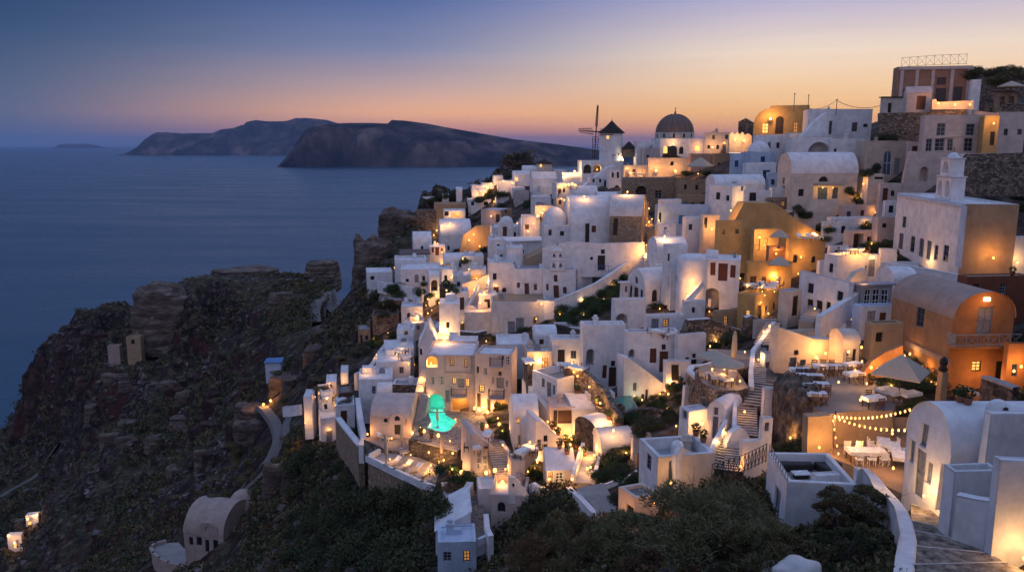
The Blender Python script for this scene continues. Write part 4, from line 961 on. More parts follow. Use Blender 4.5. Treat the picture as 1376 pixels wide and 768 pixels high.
# ---------------------------------------------------------------- ridge in the middle
def windmill(label, px, yt, yb, D, rp, cap_h, sails=None, mat='white'):
    base = P(px, yb, D); H = P(px, yt, D).z - base.z; r = rp * D / F_PX
    root = tag(empty('windmill', base), label, 'windmill'); mb = MB(); mb.lathe([(r * 1.06, -2), (r * 1.04, 0), (r * .98, H * .6), (r * .96, H)], mat, 28); mb.build('tower', root)
    mb = MB(); mb.lathe([(r * 1.12, H - .1), (r * 1.12, H + .08), (r * .55, H + cap_h * .5), (.12, H + cap_h), (.02, H + cap_h + .5)], 'thatch', 24); mb.build('roof', root)
    for (wx, wz, w_, h_, mt) in ((-.45, .80, .6, .8, 'lit'), (.1, 0.02, .9, 1.9, 'wood_dark'), (-.55, .1, .6, 1., 'lit_dim'), (.62, .05, .8, 2., 'glass')):
        a = -math.pi / 2 + wx; c = Vector((math.cos(a), math.sin(a), 0)); t = Vector((-c.y, c.x, 0)); mb = MB(); M = Matrix.Translation(c * (r * 1.0 - .1) + ZV * (wz * H)) @ Matrix((( t.x, c.x, 0, 0), (t.y, c.y, 0, 0), (0, 0, 1, 0), (0, 0, 0, 1)))
        mb.box(-w_ / 2, w_ / 2, -.1, .13, 0, h_, mt, M); mb.box(-w_ / 2 - .1, w_ / 2 + .1, -.1, .12, h_, h_ + .1, mat, M); mb.build('window' if h_ < 1.5 else 'door', root)
    if sails:
        R_, hub, tilt = sails; hp = P(*hub) - base; ax = Vector((hp.x, hp.y, 0)).normalized(); sr = empty('sail_wheel', hp); sr.parent = root
        mb = MB(); mb.tube([-ax * abs(hp.x) * .9, ax * .6], .16, 'wood_dark', 6); mb.build('axle', sr)
        u = Vector((-ax.y, ax.x, 0)); 
        for k in range(4):
            a = tilt + k * math.pi / 2; d = u * math.sin(a) + ZV * math.cos(a); s_ = (u * math.cos(a) - ZV * math.sin(a)) * .55 + ax * .25; mb = MB(); mb.tube([Vector((0, 0, 0)), d * R_], .17, 'wood_dark', 5, r2=.09); mb.tube([d * R_ * .2 + s_ * 1.5, d * R_ * .97 + s_ * .8], .08, 'wood_dark', 4); mb.tube([d * R_ * .2 - s_ * 1.5, d * R_ * .97 - s_ * .8], .08, 'wood_dark', 4)
            for j in range(9): q = .2 + .77 * j / 8; w_ = 1.5 - .7 * j / 8; mb.tube([d * R_ * q - s_ * w_, d * R_ * q + s_ * w_], .06, 'wood_dark', 4)
            mb.build('sail', sr)
    return root
windmill('tall white windmill with lattice sails and a dark conical cap', 821, 178.6, 218, 214, 15.5, 3.2, (6.9, (801,177,210.5), math.radians(4)))
windmill('small squat windmill without sails, far along the ridge', 731, 219.5, 242, ground_D(731, 243) or 250, 11, 1.3, mat='cream')
b = B('white terrace block with two dark arches under the tall windmill', 776,782,838, 216,234, 210, 4, ph=.1, wins=[('R',784,221,795,233,'oa'),('R',797,221,808,232,'oa')])
root = tag(empty('thatched_hut', P(845,203,212)), 'brown thatched hut with a conical roof beside the windmill', 'hut'); mb = MB(); mb.lathe([(1.7, -1.5), (1.65, .7)], 'stone_tan', 18); mb.build('wall', root); mb = MB(); mb.lathe([(2.0, .6), (.9, 1.8), (.05, 2.6)], 'thatch', 18); mb.build('roof', root)
b = B('white church under a big brown dome on the skyline', 884,887,946, 186,210, 205, 2, ph=.15, name='church', wl=10.5,
  wins=[('R',891.5,196,897,206,'la'),('R',900,196,910,208.5,'a'),('R',912.5,197,918.5,207,'a'),('R',934,196,940,203,'l')])
mb = MB(); r = 24.5 * 207 / F_PX; cx_ = (912.5 - 887) * 205 / F_PX; c_ = (cx_, 5.3, 0); h0 = b['H'] - .15
mb.lathe([(r * 1.05, h0 - .6), (r * 1.05, h0 + 1.75), (r * 1.0, h0 + 1.75)], 'beige', 36, c_); mb.build('drum', b['root'])
for k in range(12):
    a = 2 * math.pi * (k + .5) / 12; c2 = Vector((math.cos(a), math.sin(a), 0)); t = Vector((-c2.y, c2.x, 0)); M = Matrix.Translation(Vector(c_) + c2 * r * 1.05) @ Matrix(((t.x, c2.x, 0, 0), (t.y, c2.y, 0, 0), (0, 0, 1, 0), (0, 0, 0, 1)))
    wb = MB(); wb.box(-.25, .25, -.05, .03, h0 + .4, h0 + 1.4, 'glass', M); wb.build('drum_window', b['root'])
mb = MB(); mb.lathe([(r * 1.02 * math.cos(math.pi / 2 * k / 12), h0 + 1.76 + r * .98 * math.sin(math.pi / 2 * k / 12)) for k in range(13)], 'dome_brown', 36, c_)
for k in range(16):
    a = 2 * math.pi * k / 16; mb.tube([(c_[0] + (r * 1.03) * math.cos(math.pi / 2 * j / 8) * math.cos(a), c_[1] + (r * 1.03) * math.cos(math.pi / 2 * j / 8) * math.sin(a), h0 + 1.76 + r * .99 * math.sin(math.pi / 2 * j / 8)) for j in range(8)], .07, 'dome_brown', 4)
mb.build('dome', b['root']); mb = MB(); zt_ = h0 + 1.76 + r * .98; mb.lathe([(.35, -.1), (.3, .3), (.15, .5), (.22, .7), (.02, .95)], 'dome_brown', 10, (c_[0], c_[1], zt_)); mb.box(c_[0] - .05, c_[0] + .05, c_[1] - .05, c_[1] + .05, zt_ + .9, zt_ + 1.7, 'iron'); mb.box(c_[0] - .3, c_[0] + .3, c_[1] - .05, c_[1] + .05, zt_ + 1.3, zt_ + 1.4, 'iron'); mb.build('finial', b['root'])
B('white stepped house between the windmill and the domed church', 852,856,886, 190,218, 208, 3, ph=.2, wins=[('R',873,196,877,203,'w')])
B('grey walled house in front of the stepped white house', 862,866,886, 199,218, 204, 3, ph=.2, mat='grey_plaster', name='house')
B('golden lit cream house with one round dark window under the dome', 868,871,928, 212,240, 188, 2, ph=.2, mat='cream', name='house', wins=[('R',901,217,906,223,'a')])
B('brownish house with a lit arched window under the domed church', 925,929,961, 206,243, 184, 3, ph=.15, mat='vault_brown', name='house', wins=[('R',942,214,947,222,'la')])
B('tan block beside the brownish house with the lit arch', 957,961,981, 206,243, 182, 3, ph=.15, mat='tan', name='house')
B('long tan stone building with a dark arch and a green window', 836,841,913, 239,276, 164, 3, ph=.15, mat='stone_tan', rmat='paving', name='house', wins=[('R',854,249,869,275,'oa'),('R',880,256,889,267,'g')])
B('rosy stone terrace block carrying a lit parasol', 908,913,954, 242,276, 160, 4, ph=.5, mat='tan', rmat='paving', name='house')
B('open restaurant terrace under lamps beside the windmill', 834,838,872, 222,240, 176, 2, ph=.6, mat='cream', rmat='wood_brown', name='restaurant')
B('white house with three narrow windows below the tall windmill', 815,818,838, 229,262, 190, 5, ph=.15, wins=[('R',822,232,825,238,'w'),('R',829,231,832,239,'w'),('R',826,249,832,255,'a')])
X('white sloping stair wall falling from the windmill terrace', (782,248,196), 5, [(770,262),(790,246),(818,224),(828,222),(828,262)], 3, 'white', name='stair_wall', cat='wall')
B('long white roof block with blue shade below the small windmill', 742,748,800, 246,264, None, 8, ph=.3)
B('white vaulted house beside the lamp lit terrace', 766,770,803, 262,274, 175, 5, roof='vault', rise=2., wl=5)
B('white angular house with a bluish gable below the small squat windmill', 712,716,748, 240,264, None, 12, roof='gable', rise=1.8)
B('plain white cube catching lamplight above the tan house', 713,717,741, 264,284, None, 6, ph=.2)
B('tan plaster house with two small windows and a sloping wall', 646,673,713, 282,302, None, 58, ph=.1, mat='tan', lmat='pinkish', rmat='bluewash', name='house', wins=[('R',678.6,277,681.5,286,'w'),('R',706,278,711,284,'w'),('L',666,288,672,299,'D')])
B('grey walled ruin house behind the tan plaster house', 688,692,711, 257,274, None, 5, ph=.6, mat='grey_plaster', name='house')
B('white low block at the village edge with dark slots', 625,629,660, 268,288, None, 6, ph=.15, wins=[('R',633,271,637,276,'w'),('R',650,271,656,276,'w')])
B('long white house with a hedge wall facing the sea', 630,634,664, 249,268, None, 6, ph=.15)
B('white house with a lit arched window near the ridge end', 686,690,712, 236,250, None, 6, roof='vault', rise=1.4, wl=4, wins=[('R',692,238,696,243,'la')])
B('white rounded house glowing at the ridge end', 666,670,692, 243,262, None, 6, ph=.1)
B('white cubic house beside the squat windmill with bluish walls', 740,744,760, 228,246, None, 6, ph=.1)
B('tiny white chapel with a dark doorway beside the sea cliff trees', 611,613,621, 255,272, 236, 6, roof='vault', rise=.8, wl=3, name='chapel')
B('small white hut on the sea cliff edge', 565,567,588, 264,272, 238, 4, ph=.05, name='shed')
B('white chapel hut between the dark cliff trees', 592,594,603, 263,272, 236, 4, roof='vault', rise=.6, wl=2.5, name='chapel')
B('brown plaster cliff house with a blank facade', 578,583,626, 274,302, 225, 4, ph=.2, mat='tan', name='house')
B('dark stone cliff terrace block facing the sea', 554,559,586, 283,302, 224, 6, ph=.2, mat='stone', name='house')
B('white lit kiosk house with a glowing veranda on the cliff', 592,596,625, 283,303, 214, 5, ph=.15, wins=[('R',597,284,603,290,'w'),('R',608,286,620,292,'ll')])
B('large white house under a broad smooth vault near the sea cliff', 586,592,633, 316,334, 184, 8, roof='vault', rise=3.4, wl=9, wins=[('R',601,330,604,336,'w')])
B('white vaulted house with a rounded end at the cliff', 550,556,580, 327,348, 176, 10, roof='vault', rise=2.4, wl=6, wins=[('R',566,330,569,335,'w')])
B('warmly lit white house front with three red doors', 574,577,598, 331,349, 172, 6, ph=.1, wins=[('R',585,332,590,343,'dr'),('R',580,332,583,339,'sr'),('R',592,333,595,340,'sr')])
B('brown sloping roof house below the three red doors', 532,538,577, 342,353, 165, 8, roof='slab', mat='white', rmat='wood_brown')
B('white block with a flower terrace at the village edge', 524,530,573, 349,366, 158, 8, ph=.5, wins=[('R',564,357,567,361,'w')])
B('white facade with two grey doors behind the front garden wall', 530,538,592, 362,384, 150, 6, ph=.2, wins=[('R',557,369,562,380,'dg'),('R',545,375,549,379,'w'),('R',567,371,571,378,'w')])
B('outermost white house with a tan base on the cliff path', 488,493,527, 366,398, 160, 12, ph=.1, wins=[('R',498,371,503,376,'w')])
W('white garden wall along the sea edge terrace', [(508,378,148),(535,382,143),(568,390,138)], 2.2, .4)
B('white vault gate arch beside the garden wall', 574,577,590, 374,392, 140, 12, roof='vault', rise=1.2, wl=3, wins=[('R',579,376,588,391,'oa')])
B('white house with a lamp lit terrace below the grey ruin', 618,621,650, 344,362, 152, 5, ph=.2, wins=[('R',622,345,626,350,'w')])
B('small white vault with blue shade beside the red door house', 594,597,625, 351,367, 155, 8, roof='vault', rise=1.4, wl=4)
B('lit white house with a glowing ground floor in the terraces', 628,631,654, 362,380, 145, 5, ph=.15, wins=[('R',634,369,648,377,'ll')])
B('white cube house below the tan plaster house', 656,661,699, 305,330, 168, 6, ph=.2, wins=[('R',664,314,668,319,'w'),('R',690,312,694,318,'w')])
B('white narrow house with a blue terrace beside the domed white house', 694,698,724, 300,330, 160, 6, ph=.3)
X('tan ochre lit retaining wall under the tan plaster house', (626,330,172), 8, [(618,340),(622,316),(640,303),(664,302),(664,332),(640,340)], .7, 'tan', name='retaining_wall', cat='wall')
B('long low white house with a sloping roof in front of the domed house', 676,682,732, 325,352, 138, 8, roof='slab', rmat='white', wins=[('R',700,335,704,340,'w')])
# big domed white complex
b = B('white house with a smooth dome and two small windows', 728,731,766, 303,340, 128, 3, roof='dome', rise=2.9, wins=[('R',737.7,308,742,316,'w'),('R',753,310,758,316.5,'w')], wl=4.6)
B('white house with a broad vault and tall brown door', 763,767,820, 300,332, 126, 4, roof='vault', rise=4.2, wl=9, wins=[('R',786,300,791.5,326,'D'),('R',794.5,303,800,312,'sr')])
B('rough stone vaulted ruin attached to the white vault', 813,819,863, 290,322, 124, -14, roof='vault', mat='stone_tan', rmat='white_worn', rise=3.2, wl=7, name='ruin', wins=[('R',824,293,830,316,'D')])
X('long white courtyard wall with a dark green door', (731,362,120), 2, [(729,372),(729,333),(764,325),(812,327),(866,325),(868,372)], .5, 'white', wins=[(803,343,813,363,'D'),(807.5,335,812.7,341,'w'),(793,345,797,349,'w')], name='courtyard_wall', cat='wall')
B('white facade with small red shutters and a brown door', 686,690,729, 361,402, 119, 2, ph=.25, rmat='greyroof', wins=[('R',695,380,699,387,'sr'),('R',705,381,711,400,'dr'),('R',717.5,382,721.7,390,'sr')])
b = B('white chapel facade with a brown door below the bell gable', 726,730,775, 362,402, 117.5, 2, ph=.25, rmat='greyroof', name='chapel', wins=[('R',733.7,381.5,737,390,'sr'),('R',744.6,369,749.6,378,'sr'),('R',743.5,383,750.6,400,'dr'),('R',756,385,761,394,'sr')])
o_ = dict(b); e_ = empty('belfry', (2.1, .1, b['H'] - .1), ); e_.parent = b['root']; e_.rotation_euler.z = math.pi / 2
belfry(dict(root=e_), 0, -.45, 0, .45, [(2.1, 1.5, 2), (1.9, 1.2, 2)], 'bell_gable')
X('brown gable wall standing behind the bell gable chapel', (703,362,124), 2, [(703,362),(703,350),(735,335),(795,352),(795,364)], 5, 'tan', name='gable_wall', cat='wall')
B('tall white house with a blank wall behind the red shutters', 677,681,703, 333,386, 125, 3, ph=.2)
B('white low house stepping down from the blank wall', 653,657,690, 353,402, 123, 3, ph=.2)
W('white winding ramp wall climbing to the courtyard', [(722,403,113),(745,404,112),(774,392,113),(801,380,115),(820,368,117),(841,353,120),(864,347,122)], 4.0, .6, name='ramp_wall')
W('white lower ramp wall beside the green slope', [(775,362,120),(795,352,122)], 5, .5, name='ramp_wall')
b = B('weathered white house with three grey doors and peeling plaster', 656,660,736, 406,455, 112, 2, ph=.12, mat='white_worn', rmat='tan', wins=[('R',682.5,432,692,451,'dg'),('R',693.5,427,704,452,'dg'),('R',717,425,724,442,'o')])
B('pale lavender block beside the weathered house', 620,624,660, 419,450, 114, 2, ph=.1, mat='white_worn', wins=[('R',618,440,624,450,'D')])
X('dark stone planter wall in two steps', (613,468,104), 2, [(613,468),(613,454),(618,453),(618,445),(640,447),(654,444),(654,452),(641,456),(640,468)], .8, 'stone_dark', name='planter_wall', cat='wall', cap='white_worn')
X('yellow lit white wall beside the glowing staircase', (621,408,128), 4, [(619,412),(621,381),(640,376),(652,370),(661,366),(661,388),(648,392),(636,406)], .6, 'cream', name='stair_wall', cat='wall')
# ---------------------------------------------------------------- hotel and its surroundings
b = B('pale hotel wing with a recessed grey panel and an arched cave', 568,571.5,638, 477,558, 90, -2, ph=.2, mat='pinkish', rmat='white', name='hotel', wl=7,
  wins=[('R',572.8,478,588,493,'nl'),('R',604.6,481,610.5,491,'ll'),('R',624,482,628.7,493,'ll'),('R',579,506,584,516,'W'),('R',591.8,506,596.5,516,'W'),('R',608,507,613,515.5,'l'),('R',615,508.5,624,520.5,'dg'),('R',625.8,508.5,630.7,519,'l'),('R',598.5,524,604,540,'dg'),('R',606,531,630,556,'nl'),('R',574.5,529,597,556,'np')] if 0 else
  [('R',572.8,478,588,493,'nl'),('R',604.6,481,610.5,491,'ll'),('R',624,482,628.7,493,'ll'),('R',579,506,584,516,'W'),('R',591.8,506,596.5,516,'W'),('R',608,507,613,515.5,'l'),('R',615,508.5,624,520.5,'dg'),('R',625.8,508.5,630.7,519,'l'),('R',598.5,524,604,540,'dg'),('R',606,531,630,556,'nl'),('R',574.5,529,597,556,'nb')])
for xx0, yy0, xx1, yy1 in ((597.6,476.5,634,478.2),(597.6,499.6,634,501),(597.6,478.2,599,499.6),(632.6,478.2,634,499.6)): part_box(b, 'panel_frame', 'R', xx0, yy0, xx1, yy1, .14, 'pinkish')
def balcony(b, face, x0, y0, x1, y1):
    n, sd = (b['R'], b['L']) if face == 'L' else (b['L'], b['R'])
    s = sorted((to_face(0, b['C'], sd, n, x0, y1)[0], to_face(0, b['C'], sd, n, x1, y1)[0])); z = to_face(0, b['C'], sd, n, (x0 + x1) / 2, y1)[1]
    r = empty('balcony', (0, 0, 0)); r.parent = b['root']; mb = MB(); f = (lambda q, d, zz: (-d, q, zz)) if face == 'L' else (lambda q, d, zz: (q, -d, zz))
    vs = [f(q, d, zz) for zz in (z - .12, z) for q, d in ((s[0], .003), (s[1], .003), (s[1], .9), (s[0], .9))]; mb.add(vs, [(0, 1, 2, 3), (4, 5, 6, 7), (0, 1, 5, 4), (1, 2, 6, 5), (2, 3, 7, 6)], 'pinkish'); mb.build('slab', r)
    mb = MB(); pts = [f(s[0], 0, z), f(s[0], .86, z), f(s[1], .86, z), f(s[1], 0, z)]
    for p, q in zip(pts[:-1], pts[1:]):
        p, q = Vector(p), Vector(q); mb.tube([p + ZV, q + ZV], .03, 'iron', 4); n_k = max(2, int((q - p).length / .16))
        for k in range(n_k + 1): w_ = p.lerp(q, k / n_k); mb.tube([w_, w_ + ZV], .014, 'iron', 4, caps=False)
    mb.build('balustrade', r)
balcony(b, 'R', 607, 519, 627, 530.5)
HW = b
light(b['root'], (1.0, .5, b['H'] - 1.0), 40); light(b['root'], (4.2, .9, 1.6), 70)
light(b['root'], (1.3, .9, .6), 60, (.05, 1., .72)); light(b['root'], (1.3, .4, 2.0), 30, (.05, 1., .72))
b = B('tall pale hotel wing with iron balconies and a round arch', 638,687,716, 477,562, 87.5, 80, ph=.2, mat='pinkish', rmat='white', name='hotel', wl=None,
  wins=[('L',669,473.5,672.4,482.5,'W'),('L',674,474.5,677,483,'W'),('L',679,479,685,490,'W'),('L',640.6,492,643.6,500.5,'W'),('L',650.4,494,654.5,504,'W'),('L',670,499,674,504.5,'w'),('L',661.5,506,664.5,515,'W'),('L',667.6,507,677,521,'dg'),('L',679.6,510.5,683,520,'W'),('L',643.6,516.6,651,526.5,'l'),('L',662.5,535,683,560,'nl'),('L',655,535,659.3,553,'d'),('L',641,528,646,546,'d')])
balcony(b, 'L', 658, 521.7, 678, 532.6); balcony(b, 'L', 659.6, 481.6, 676, 490)
light(b['root'], (.9, 1.4, 1.8), 60); HE = b
B('white block with a flat roof tucked behind the hotel', 664,668,714, 462,480, 96, 3, ph=.2, chim=[(.85,.4,.8,.7)])
B('lamp lit house with two glowing doors beside the hotel', 703,707,742, 472,503, 91, 6, ph=.2, mat='cream', rmat='white', wins=[('R',710,478,716,496,'dl'),('R',728,480,736,499,'dl')])
W('white low wall falling beside the hotel courtyard', [(704,508,86),(722,530,82),(741,553,78)], 3.2, .5, name='courtyard_wall')
B('white house with a grey door panel and a furnished roof terrace', 715,749,796, 510,545, 79, None, yl=497, ph=.8, rmat='paving', wins=[('L',734.6,513,741,534,'dg'),('L',743,517,746.5,530,'g'),('L',728,508,732,520,'g'),('R',776,514,786,538,'dg')])
B('dark wood fronted store beside the white grey door house', 704,708,716, 488,512, 84, 10, roof='slab', mat='stone_dark', rmat='white', name='shed')
# houses below and left of the hotel
b = BL('rosy house with an arched fanlight over a brown door and a vault', 492,497,553, 560,590, 85, -3, mat='pinkish', name='house', wl=6, ph=.05, wins=[('R',529.5,564,538,584,'D'),('R',515,563,520,568,'w'),('R',542,563.6,546.5,569,'w')])
mb = MB(); n=14; wr_=b['wr']; vs=[(x_,3+3.02*math.cos(math.pi*k/n),b['H']+1.7*math.sin(math.pi*k/n)) for x_ in (0.05,wr_-.05) for k in range(n+1)]; mb.add(vs,[(k,k+1,k+n+2,k+n+1) for k in range(n)]+[tuple(range(n+1)),tuple(range(n+1,2*n+2))],'pinkish',False); mb.build('vault', b['root'])
xm_ = to_face(0, b['C'], b['R'], b['L'], 534, 560)[0]; mb = MB(); pr = arch_pts(xm_ - .95, xm_ + .95, b['H'] - .8, b['H'] + .55, 10); mb.poly(pr, [], lambda s, z: (s, -.12, z), 'pinkish')
for i in range(len(pr)): p, q = pr[i], pr[(i + 1) % len(pr)]; mb.quad((p[0], -.12, p[1]), (q[0], -.12, q[1]), (q[0], 2., q[1]), (p[0], 2., p[1]), 'pinkish')
mb.poly(arch_pts(xm_ - .3, xm_ + .3, b['H'] - .3, b['H'] + .25, 8), [], lambda s, z: (s, -.125, z), 'glass'); mb.build('door_gable', b['root'])
B('white cube house with two grey windows above the stone garden path', 473,481,527, 510,540, 100, 8, ph=.15, wins=[('R',500,519,505,529,'g'),('R',509,520.6,515,526.5,'g'),('L',474.5,517,478,525,'w')])
B('small rounded white annex with one blue window', 505,508,527, 531,547, 95, 6, roof='vault', rise=1.2, wl=2.6, wins=[('R',515,532,519,536,'b')])
B('low house with a dark red stone wall and a grey roof terrace', 523,527,563, 517,548, 97, 2, mat='stone', lmat='white', rmat='greyroof', ph=.3, rimmat='white', name='house')
B('white roof block stepping above the cube house with grey windows', 500,505,551, 486,512, 106, 6, ph=.1)
B('white house with a tall slot and a broad pale roof', 510,516,556, 468,502, 111, 10, ph=.1, wins=[('R',514.5,490,518,502,'v')])
BL('white gabled house with a single slit window', 553,562,590, 466,486, 108, 4, roof='gable', rise=3.1, wl=6, wins=[('R',563.5,468,566.5,476,'w')])
B('white stepped house with a dark square window beside the gable', 528,533,556, 443,482, 116, 5, ph=.2, wins=[('R',543,444,548,449,'w')])
B('white tower house with one window above the lit steps', 586,590,618, 408,470, 112, 4, ph=.1, wins=[('R',599,432.7,603.5,441,'w'),('R',586.5,429,590,445,'v')])
B('white house with a small arched door beside the lit tree', 533,539,568, 412,446, 134, 6, ph=.15, wins=[('R',547,420.5,552,431.5,'da')])
B('pinkish low house with a lit awning below the arched door', 535,543,570, 434,452, 126, 6, ph=.05, mat='pinkish', rmat='cream')
B('stone hut with a dark door on the outer slope', 477,481,498, 443,466, 140, 10, mat='stone_tan', rmat='greyroof', ph=.05, name='shed', wins=[('R',484,450,487,461,'D'),('R',491,450,494,456,'w')])
W('crumbling white boundary wall stepping down the outer slope', [(519,461,128),(510,472,122),(502,486,117),(493,496,113),(478,502,110)], 2.5, .6, 'white_worn', name='boundary_wall')
B('white cube over the cliff with a square dark window', 419,431,454, 562,598, 103, 18, ph=.15, wins=[('L',421.5,567,428,577,'w')])
B('white narrow house with a tall bare side above the cliff cube', 421,432,448, 527,570, 106, 22, ph=.15, wins=[('R',436,543,440,550,'g')])
B('white house with a dark open veranda at the outer edge', 433,438,452, 513,540, 110, 12, ph=.15, wins=[('R',440,516,446,523,'o')])
B('slim white block at the top of the outer edge cluster', 455,458,468, 500,528, 110, 12, ph=.15)
B('white shed with an open doorway beside the outer path', 404,408,420, 533,563, 107, 8, ph=.1, name='shed', wins=[('R',406,546,411,560,'D')])
B('brown timber terrace house at the outer edge', 448,455,474, 528,555, 104, 15, mat='wood_brown', rmat='paving_dark', ph=.2, lmat='white', name='house')
B('white low house with a small dark door in the outer cluster', 444,450,476, 545,572, 101, 12, ph=.5)
W('white outer path wall beside the shed', [(381,546,113),(392,545,111),(404,543,109)], 1.6, .4, name='path_wall')
W('tall tan stone retaining wall with white coping beside the loungers', [(454,560,97),(460,568,94),(467,577,91),(476,588,88),(485,598,85)], 5.5, .7, 'stone_tan', cap='white', name='retaining_wall')
W('curving white inner path wall by the rosy vaulted house', [(480.6,534,99.5),(482,545,96),(483,553,93.5),(485,566,90.5),(488,578,88),(488.5,590,85.5),(485,598,84.6)], 2.2, .6, name='path_wall')
W('grey low wall closing the rosy house courtyard', [(493,592,85),(505,597,83.2),(517,603,82)], 2.5, .4, 'greyroof', name='courtyard_wall')

for lab, px, y0, y1, D in (('thin aerial mast on the yellow lit skyline house', 1067, 142, 126, 161), ('second thin aerial mast with a round dish on the skyline house', 1086, 142, 128, 160), ('short pole carrying cables above the tall cubic house', 1124, 146, 134, 151)):
    p = P(px, y0, D); h = P(px, y1, D).z - p.z; mb = MB(); mb.tube([(0, 0, -1.2), (0, 0, h)], .07, 'iron', 5); mb.lathe([(.02, h - .1), (.22, h), (.02, h + .12)], 'iron', 8); tag(mb.build('mast', loc=p), lab, 'mast')
for lab, a, b_, sg in (('sagging cable from the yellow lit house to the short pole', (1088,146,160), (1124,135,151), .6), ('sagging cable from the short pole toward the gatehouse', (1124,135,151), (1186,141,146), .9)):
    a, b_ = P(*a), P(*b_); mb = MB(); mb.tube([a.lerp(b_, k / 16) - a - ZV * sg * 4 * (k / 16) * (1 - k / 16) for k in range(17)], .045, 'iron', 4); tag(mb.build('cable', loc=a), lab, 'cable')
# ---------------------------------------------------------------- middle of the village
b = B('white barrel vaulted house with a brown door and two arched windows', 843,867,912, 387,446, 104, 24, roof='vault', rise=2.3,
  wins=[('L',851,386,857,410,'d'),('L',853,372,856.8,381,'wa'),('L',845.5,384,848.5,401,'w'),('L',860,389,863.2,405,'w'),('R',875.7,389,883,404.5,'wa'),('R',896,387.6,902,402,'wa'),('R',894,406,900,417,'g')])
B('small white chimney hut beside the barrel vaulted house', 833,836,844, 381,402, 106, 20, roof='slab', name='shed', wins=[('R',839.5,384,842,392,'w')])
B('white block with an arched niche below the barrel vaulted house', 822,826,868, 403,455, 97, 8, ph=.7, wins=[('R',827,421,843,449,'ng')])
B('tall white house with a brown door between two shutters', 780,784,842, 437,525, 86, 4, ph=.4, wins=[('R',786.5,469,797.5,491,'ng'),('R',818,492,828,519,'d'),('R',809.6,490,815,507,'sr'),('R',831,497,837,513,'sr'),('R',820.6,484,826.5,491,'w')])
B('white house with a dark red door facing the pot lined terrace', 838,842,912, 446,502, 82, 6, ph=.3, rmat='wood_brown', wins=[('R',885.6,471.5,897,499,'dr'),('R',873,468,881.5,487,'sr'),('R',889,462.5,894.5,469.5,'w'),('R',846,470,853,481,'ng')])
B('white house corner with a slim door and two small windows', 907,911,950, 450,502, 81, 16, ph=.3, rmat='wood_brown', wins=[('R',919.5,479,924.6,500,'D'),('R',927.5,482,935,489,'w'),('R',929.6,474,934.5,480,'w')])
X('white sloping wall with two brown doors above the plunge pool', (840,535,78), 12, [(838,552),(838,480),(850,484),(872,500),(899,521),(901,530),(884,556),(862,560)], 2, 'white', wins=[(850.6,514,855.6,525,'g'),(861.5,529,865.7,552,'d'),(867,523,870.5,547,'d')], name='terrace_wall', cat='wall')
b = B('white house with three brown doors above a wide arch', 928,995,1006, 350,420, 98, 74, ph=.12, wins=[('L',954,352.6,961,370,'sr'),('L',965,354,977.5,378,'dr'),('L',981,356,988,373,'sr'),('L',944,349,947.5,367,'w'),('L',946,387,966,422,'ng'),('L',951,402,955,412,'w')])
mb = MB(); sL = b['wl']; mb.lathe([(1.9, -6), (1.9, b['H'] - .3), (1.75, b['H'] + .25), (1.2, b['H'] + .5), (0.02, b['H'] + .6)], 'white', 24, (.3, sL - .2, 0)); mb.build('round_bay', b['root'])
X('white stair wall sweeping down from the round bay', (945,400,95), -12, [(915,418),(920,404),(932,392),(944,378),(947,382),(938,394),(932,402),(925,416)], 1.2, 'white', name='stair_wall', cat='wall')
B('yellow lit wall house under the round bay', 917,921,944, 371,408, 99, 4, ph=.1, mat='cream', name='house', wins=[('R',926,383,929,391,'w')])
B('white house with a slit window beside the round bay', 890,896,922, 329,380, 103, 12, ph=.1, wins=[('R',911,347.5,914.8,361,'w'),('R',896,340,899,350,'w')])
B('white humped roof house with a tiny door', 879,884,924, 336,352, 112, 8, roof='vault', rise=1.6, wl=5, wins=[('R',895,338,898,346,'g')])
B('lit white chimney house in the lane beside the humped roof', 885,888,906, 318,338, 118, 8, ph=.1, chim=[(.5,.5,.8,.8)])
B('white vaulted house with two windows and a lit side', 953,984,1002, 250,300, 128, 38, roof='flat', ph=.1, wins=[('L',962,258.5,967.5,268.5,'w'),('L',975.5,262.7,979.8,270.5,'w'),('R',996,246,999,256,'w')])
B('white vaulted roof behind the house with a lit side', 957,962,1028, 249,262, 134, 6, roof='vault', rise=1.7, wl=5)
B('white house with a dark opening beside the lit side house', 1000,1004,1036, 256,285, 126, 8, ph=.1, wins=[('R',1007,259,1016,270,'w')])
B('white cube with a grey window over blue railings', 998,1002,1044, 219,250, 142, 8, ph=.15, wins=[('R',1025,229,1035,247,'g')])
B('white domed house behind blue painted terrace walls', 1006,1010,1041, 204,222, 152, 6, roof='dome', mat='bluewash', rmat='white', rise=2., wl=4.4, wins=[('R',1022,210,1028,218,'bb')])
B('blue washed terrace block under the castle wall', 981,985,1012, 206,236, 155, 6, ph=.6, mat='bluewash', wins=[('R',987,215,992,224,'bb')])
B('bluish white row house with a blue door', 880,884,952, 276,306, 130, 5, ph=.15, mat='bluewash', rmat='white', wins=[('R',912,289,919.5,301,'dbb'),('R',884.5,285.5,888.5,298,'a')])
B('white house with blue steps and a small square window', 880,884,909, 302,322, 124, 6, ph=.4, wins=[('R',893,306,897,311,'w')])
B('white narrow house below the blue door', 917,922,946, 292,318, 122, 10, ph=.1)
B('yellow lit stub tower with a slit window', 941,945,967, 289,320, 120, 12, ph=.1, mat='cream', rmat='greyroof', name='tower', wins=[('R',945.8,292,950,306,'w')])
B('white low house under the lamp lit lane', 872,877,902, 340,362, 112, 6, ph=.2, wins=[('R',884,343,888,350,'w')])
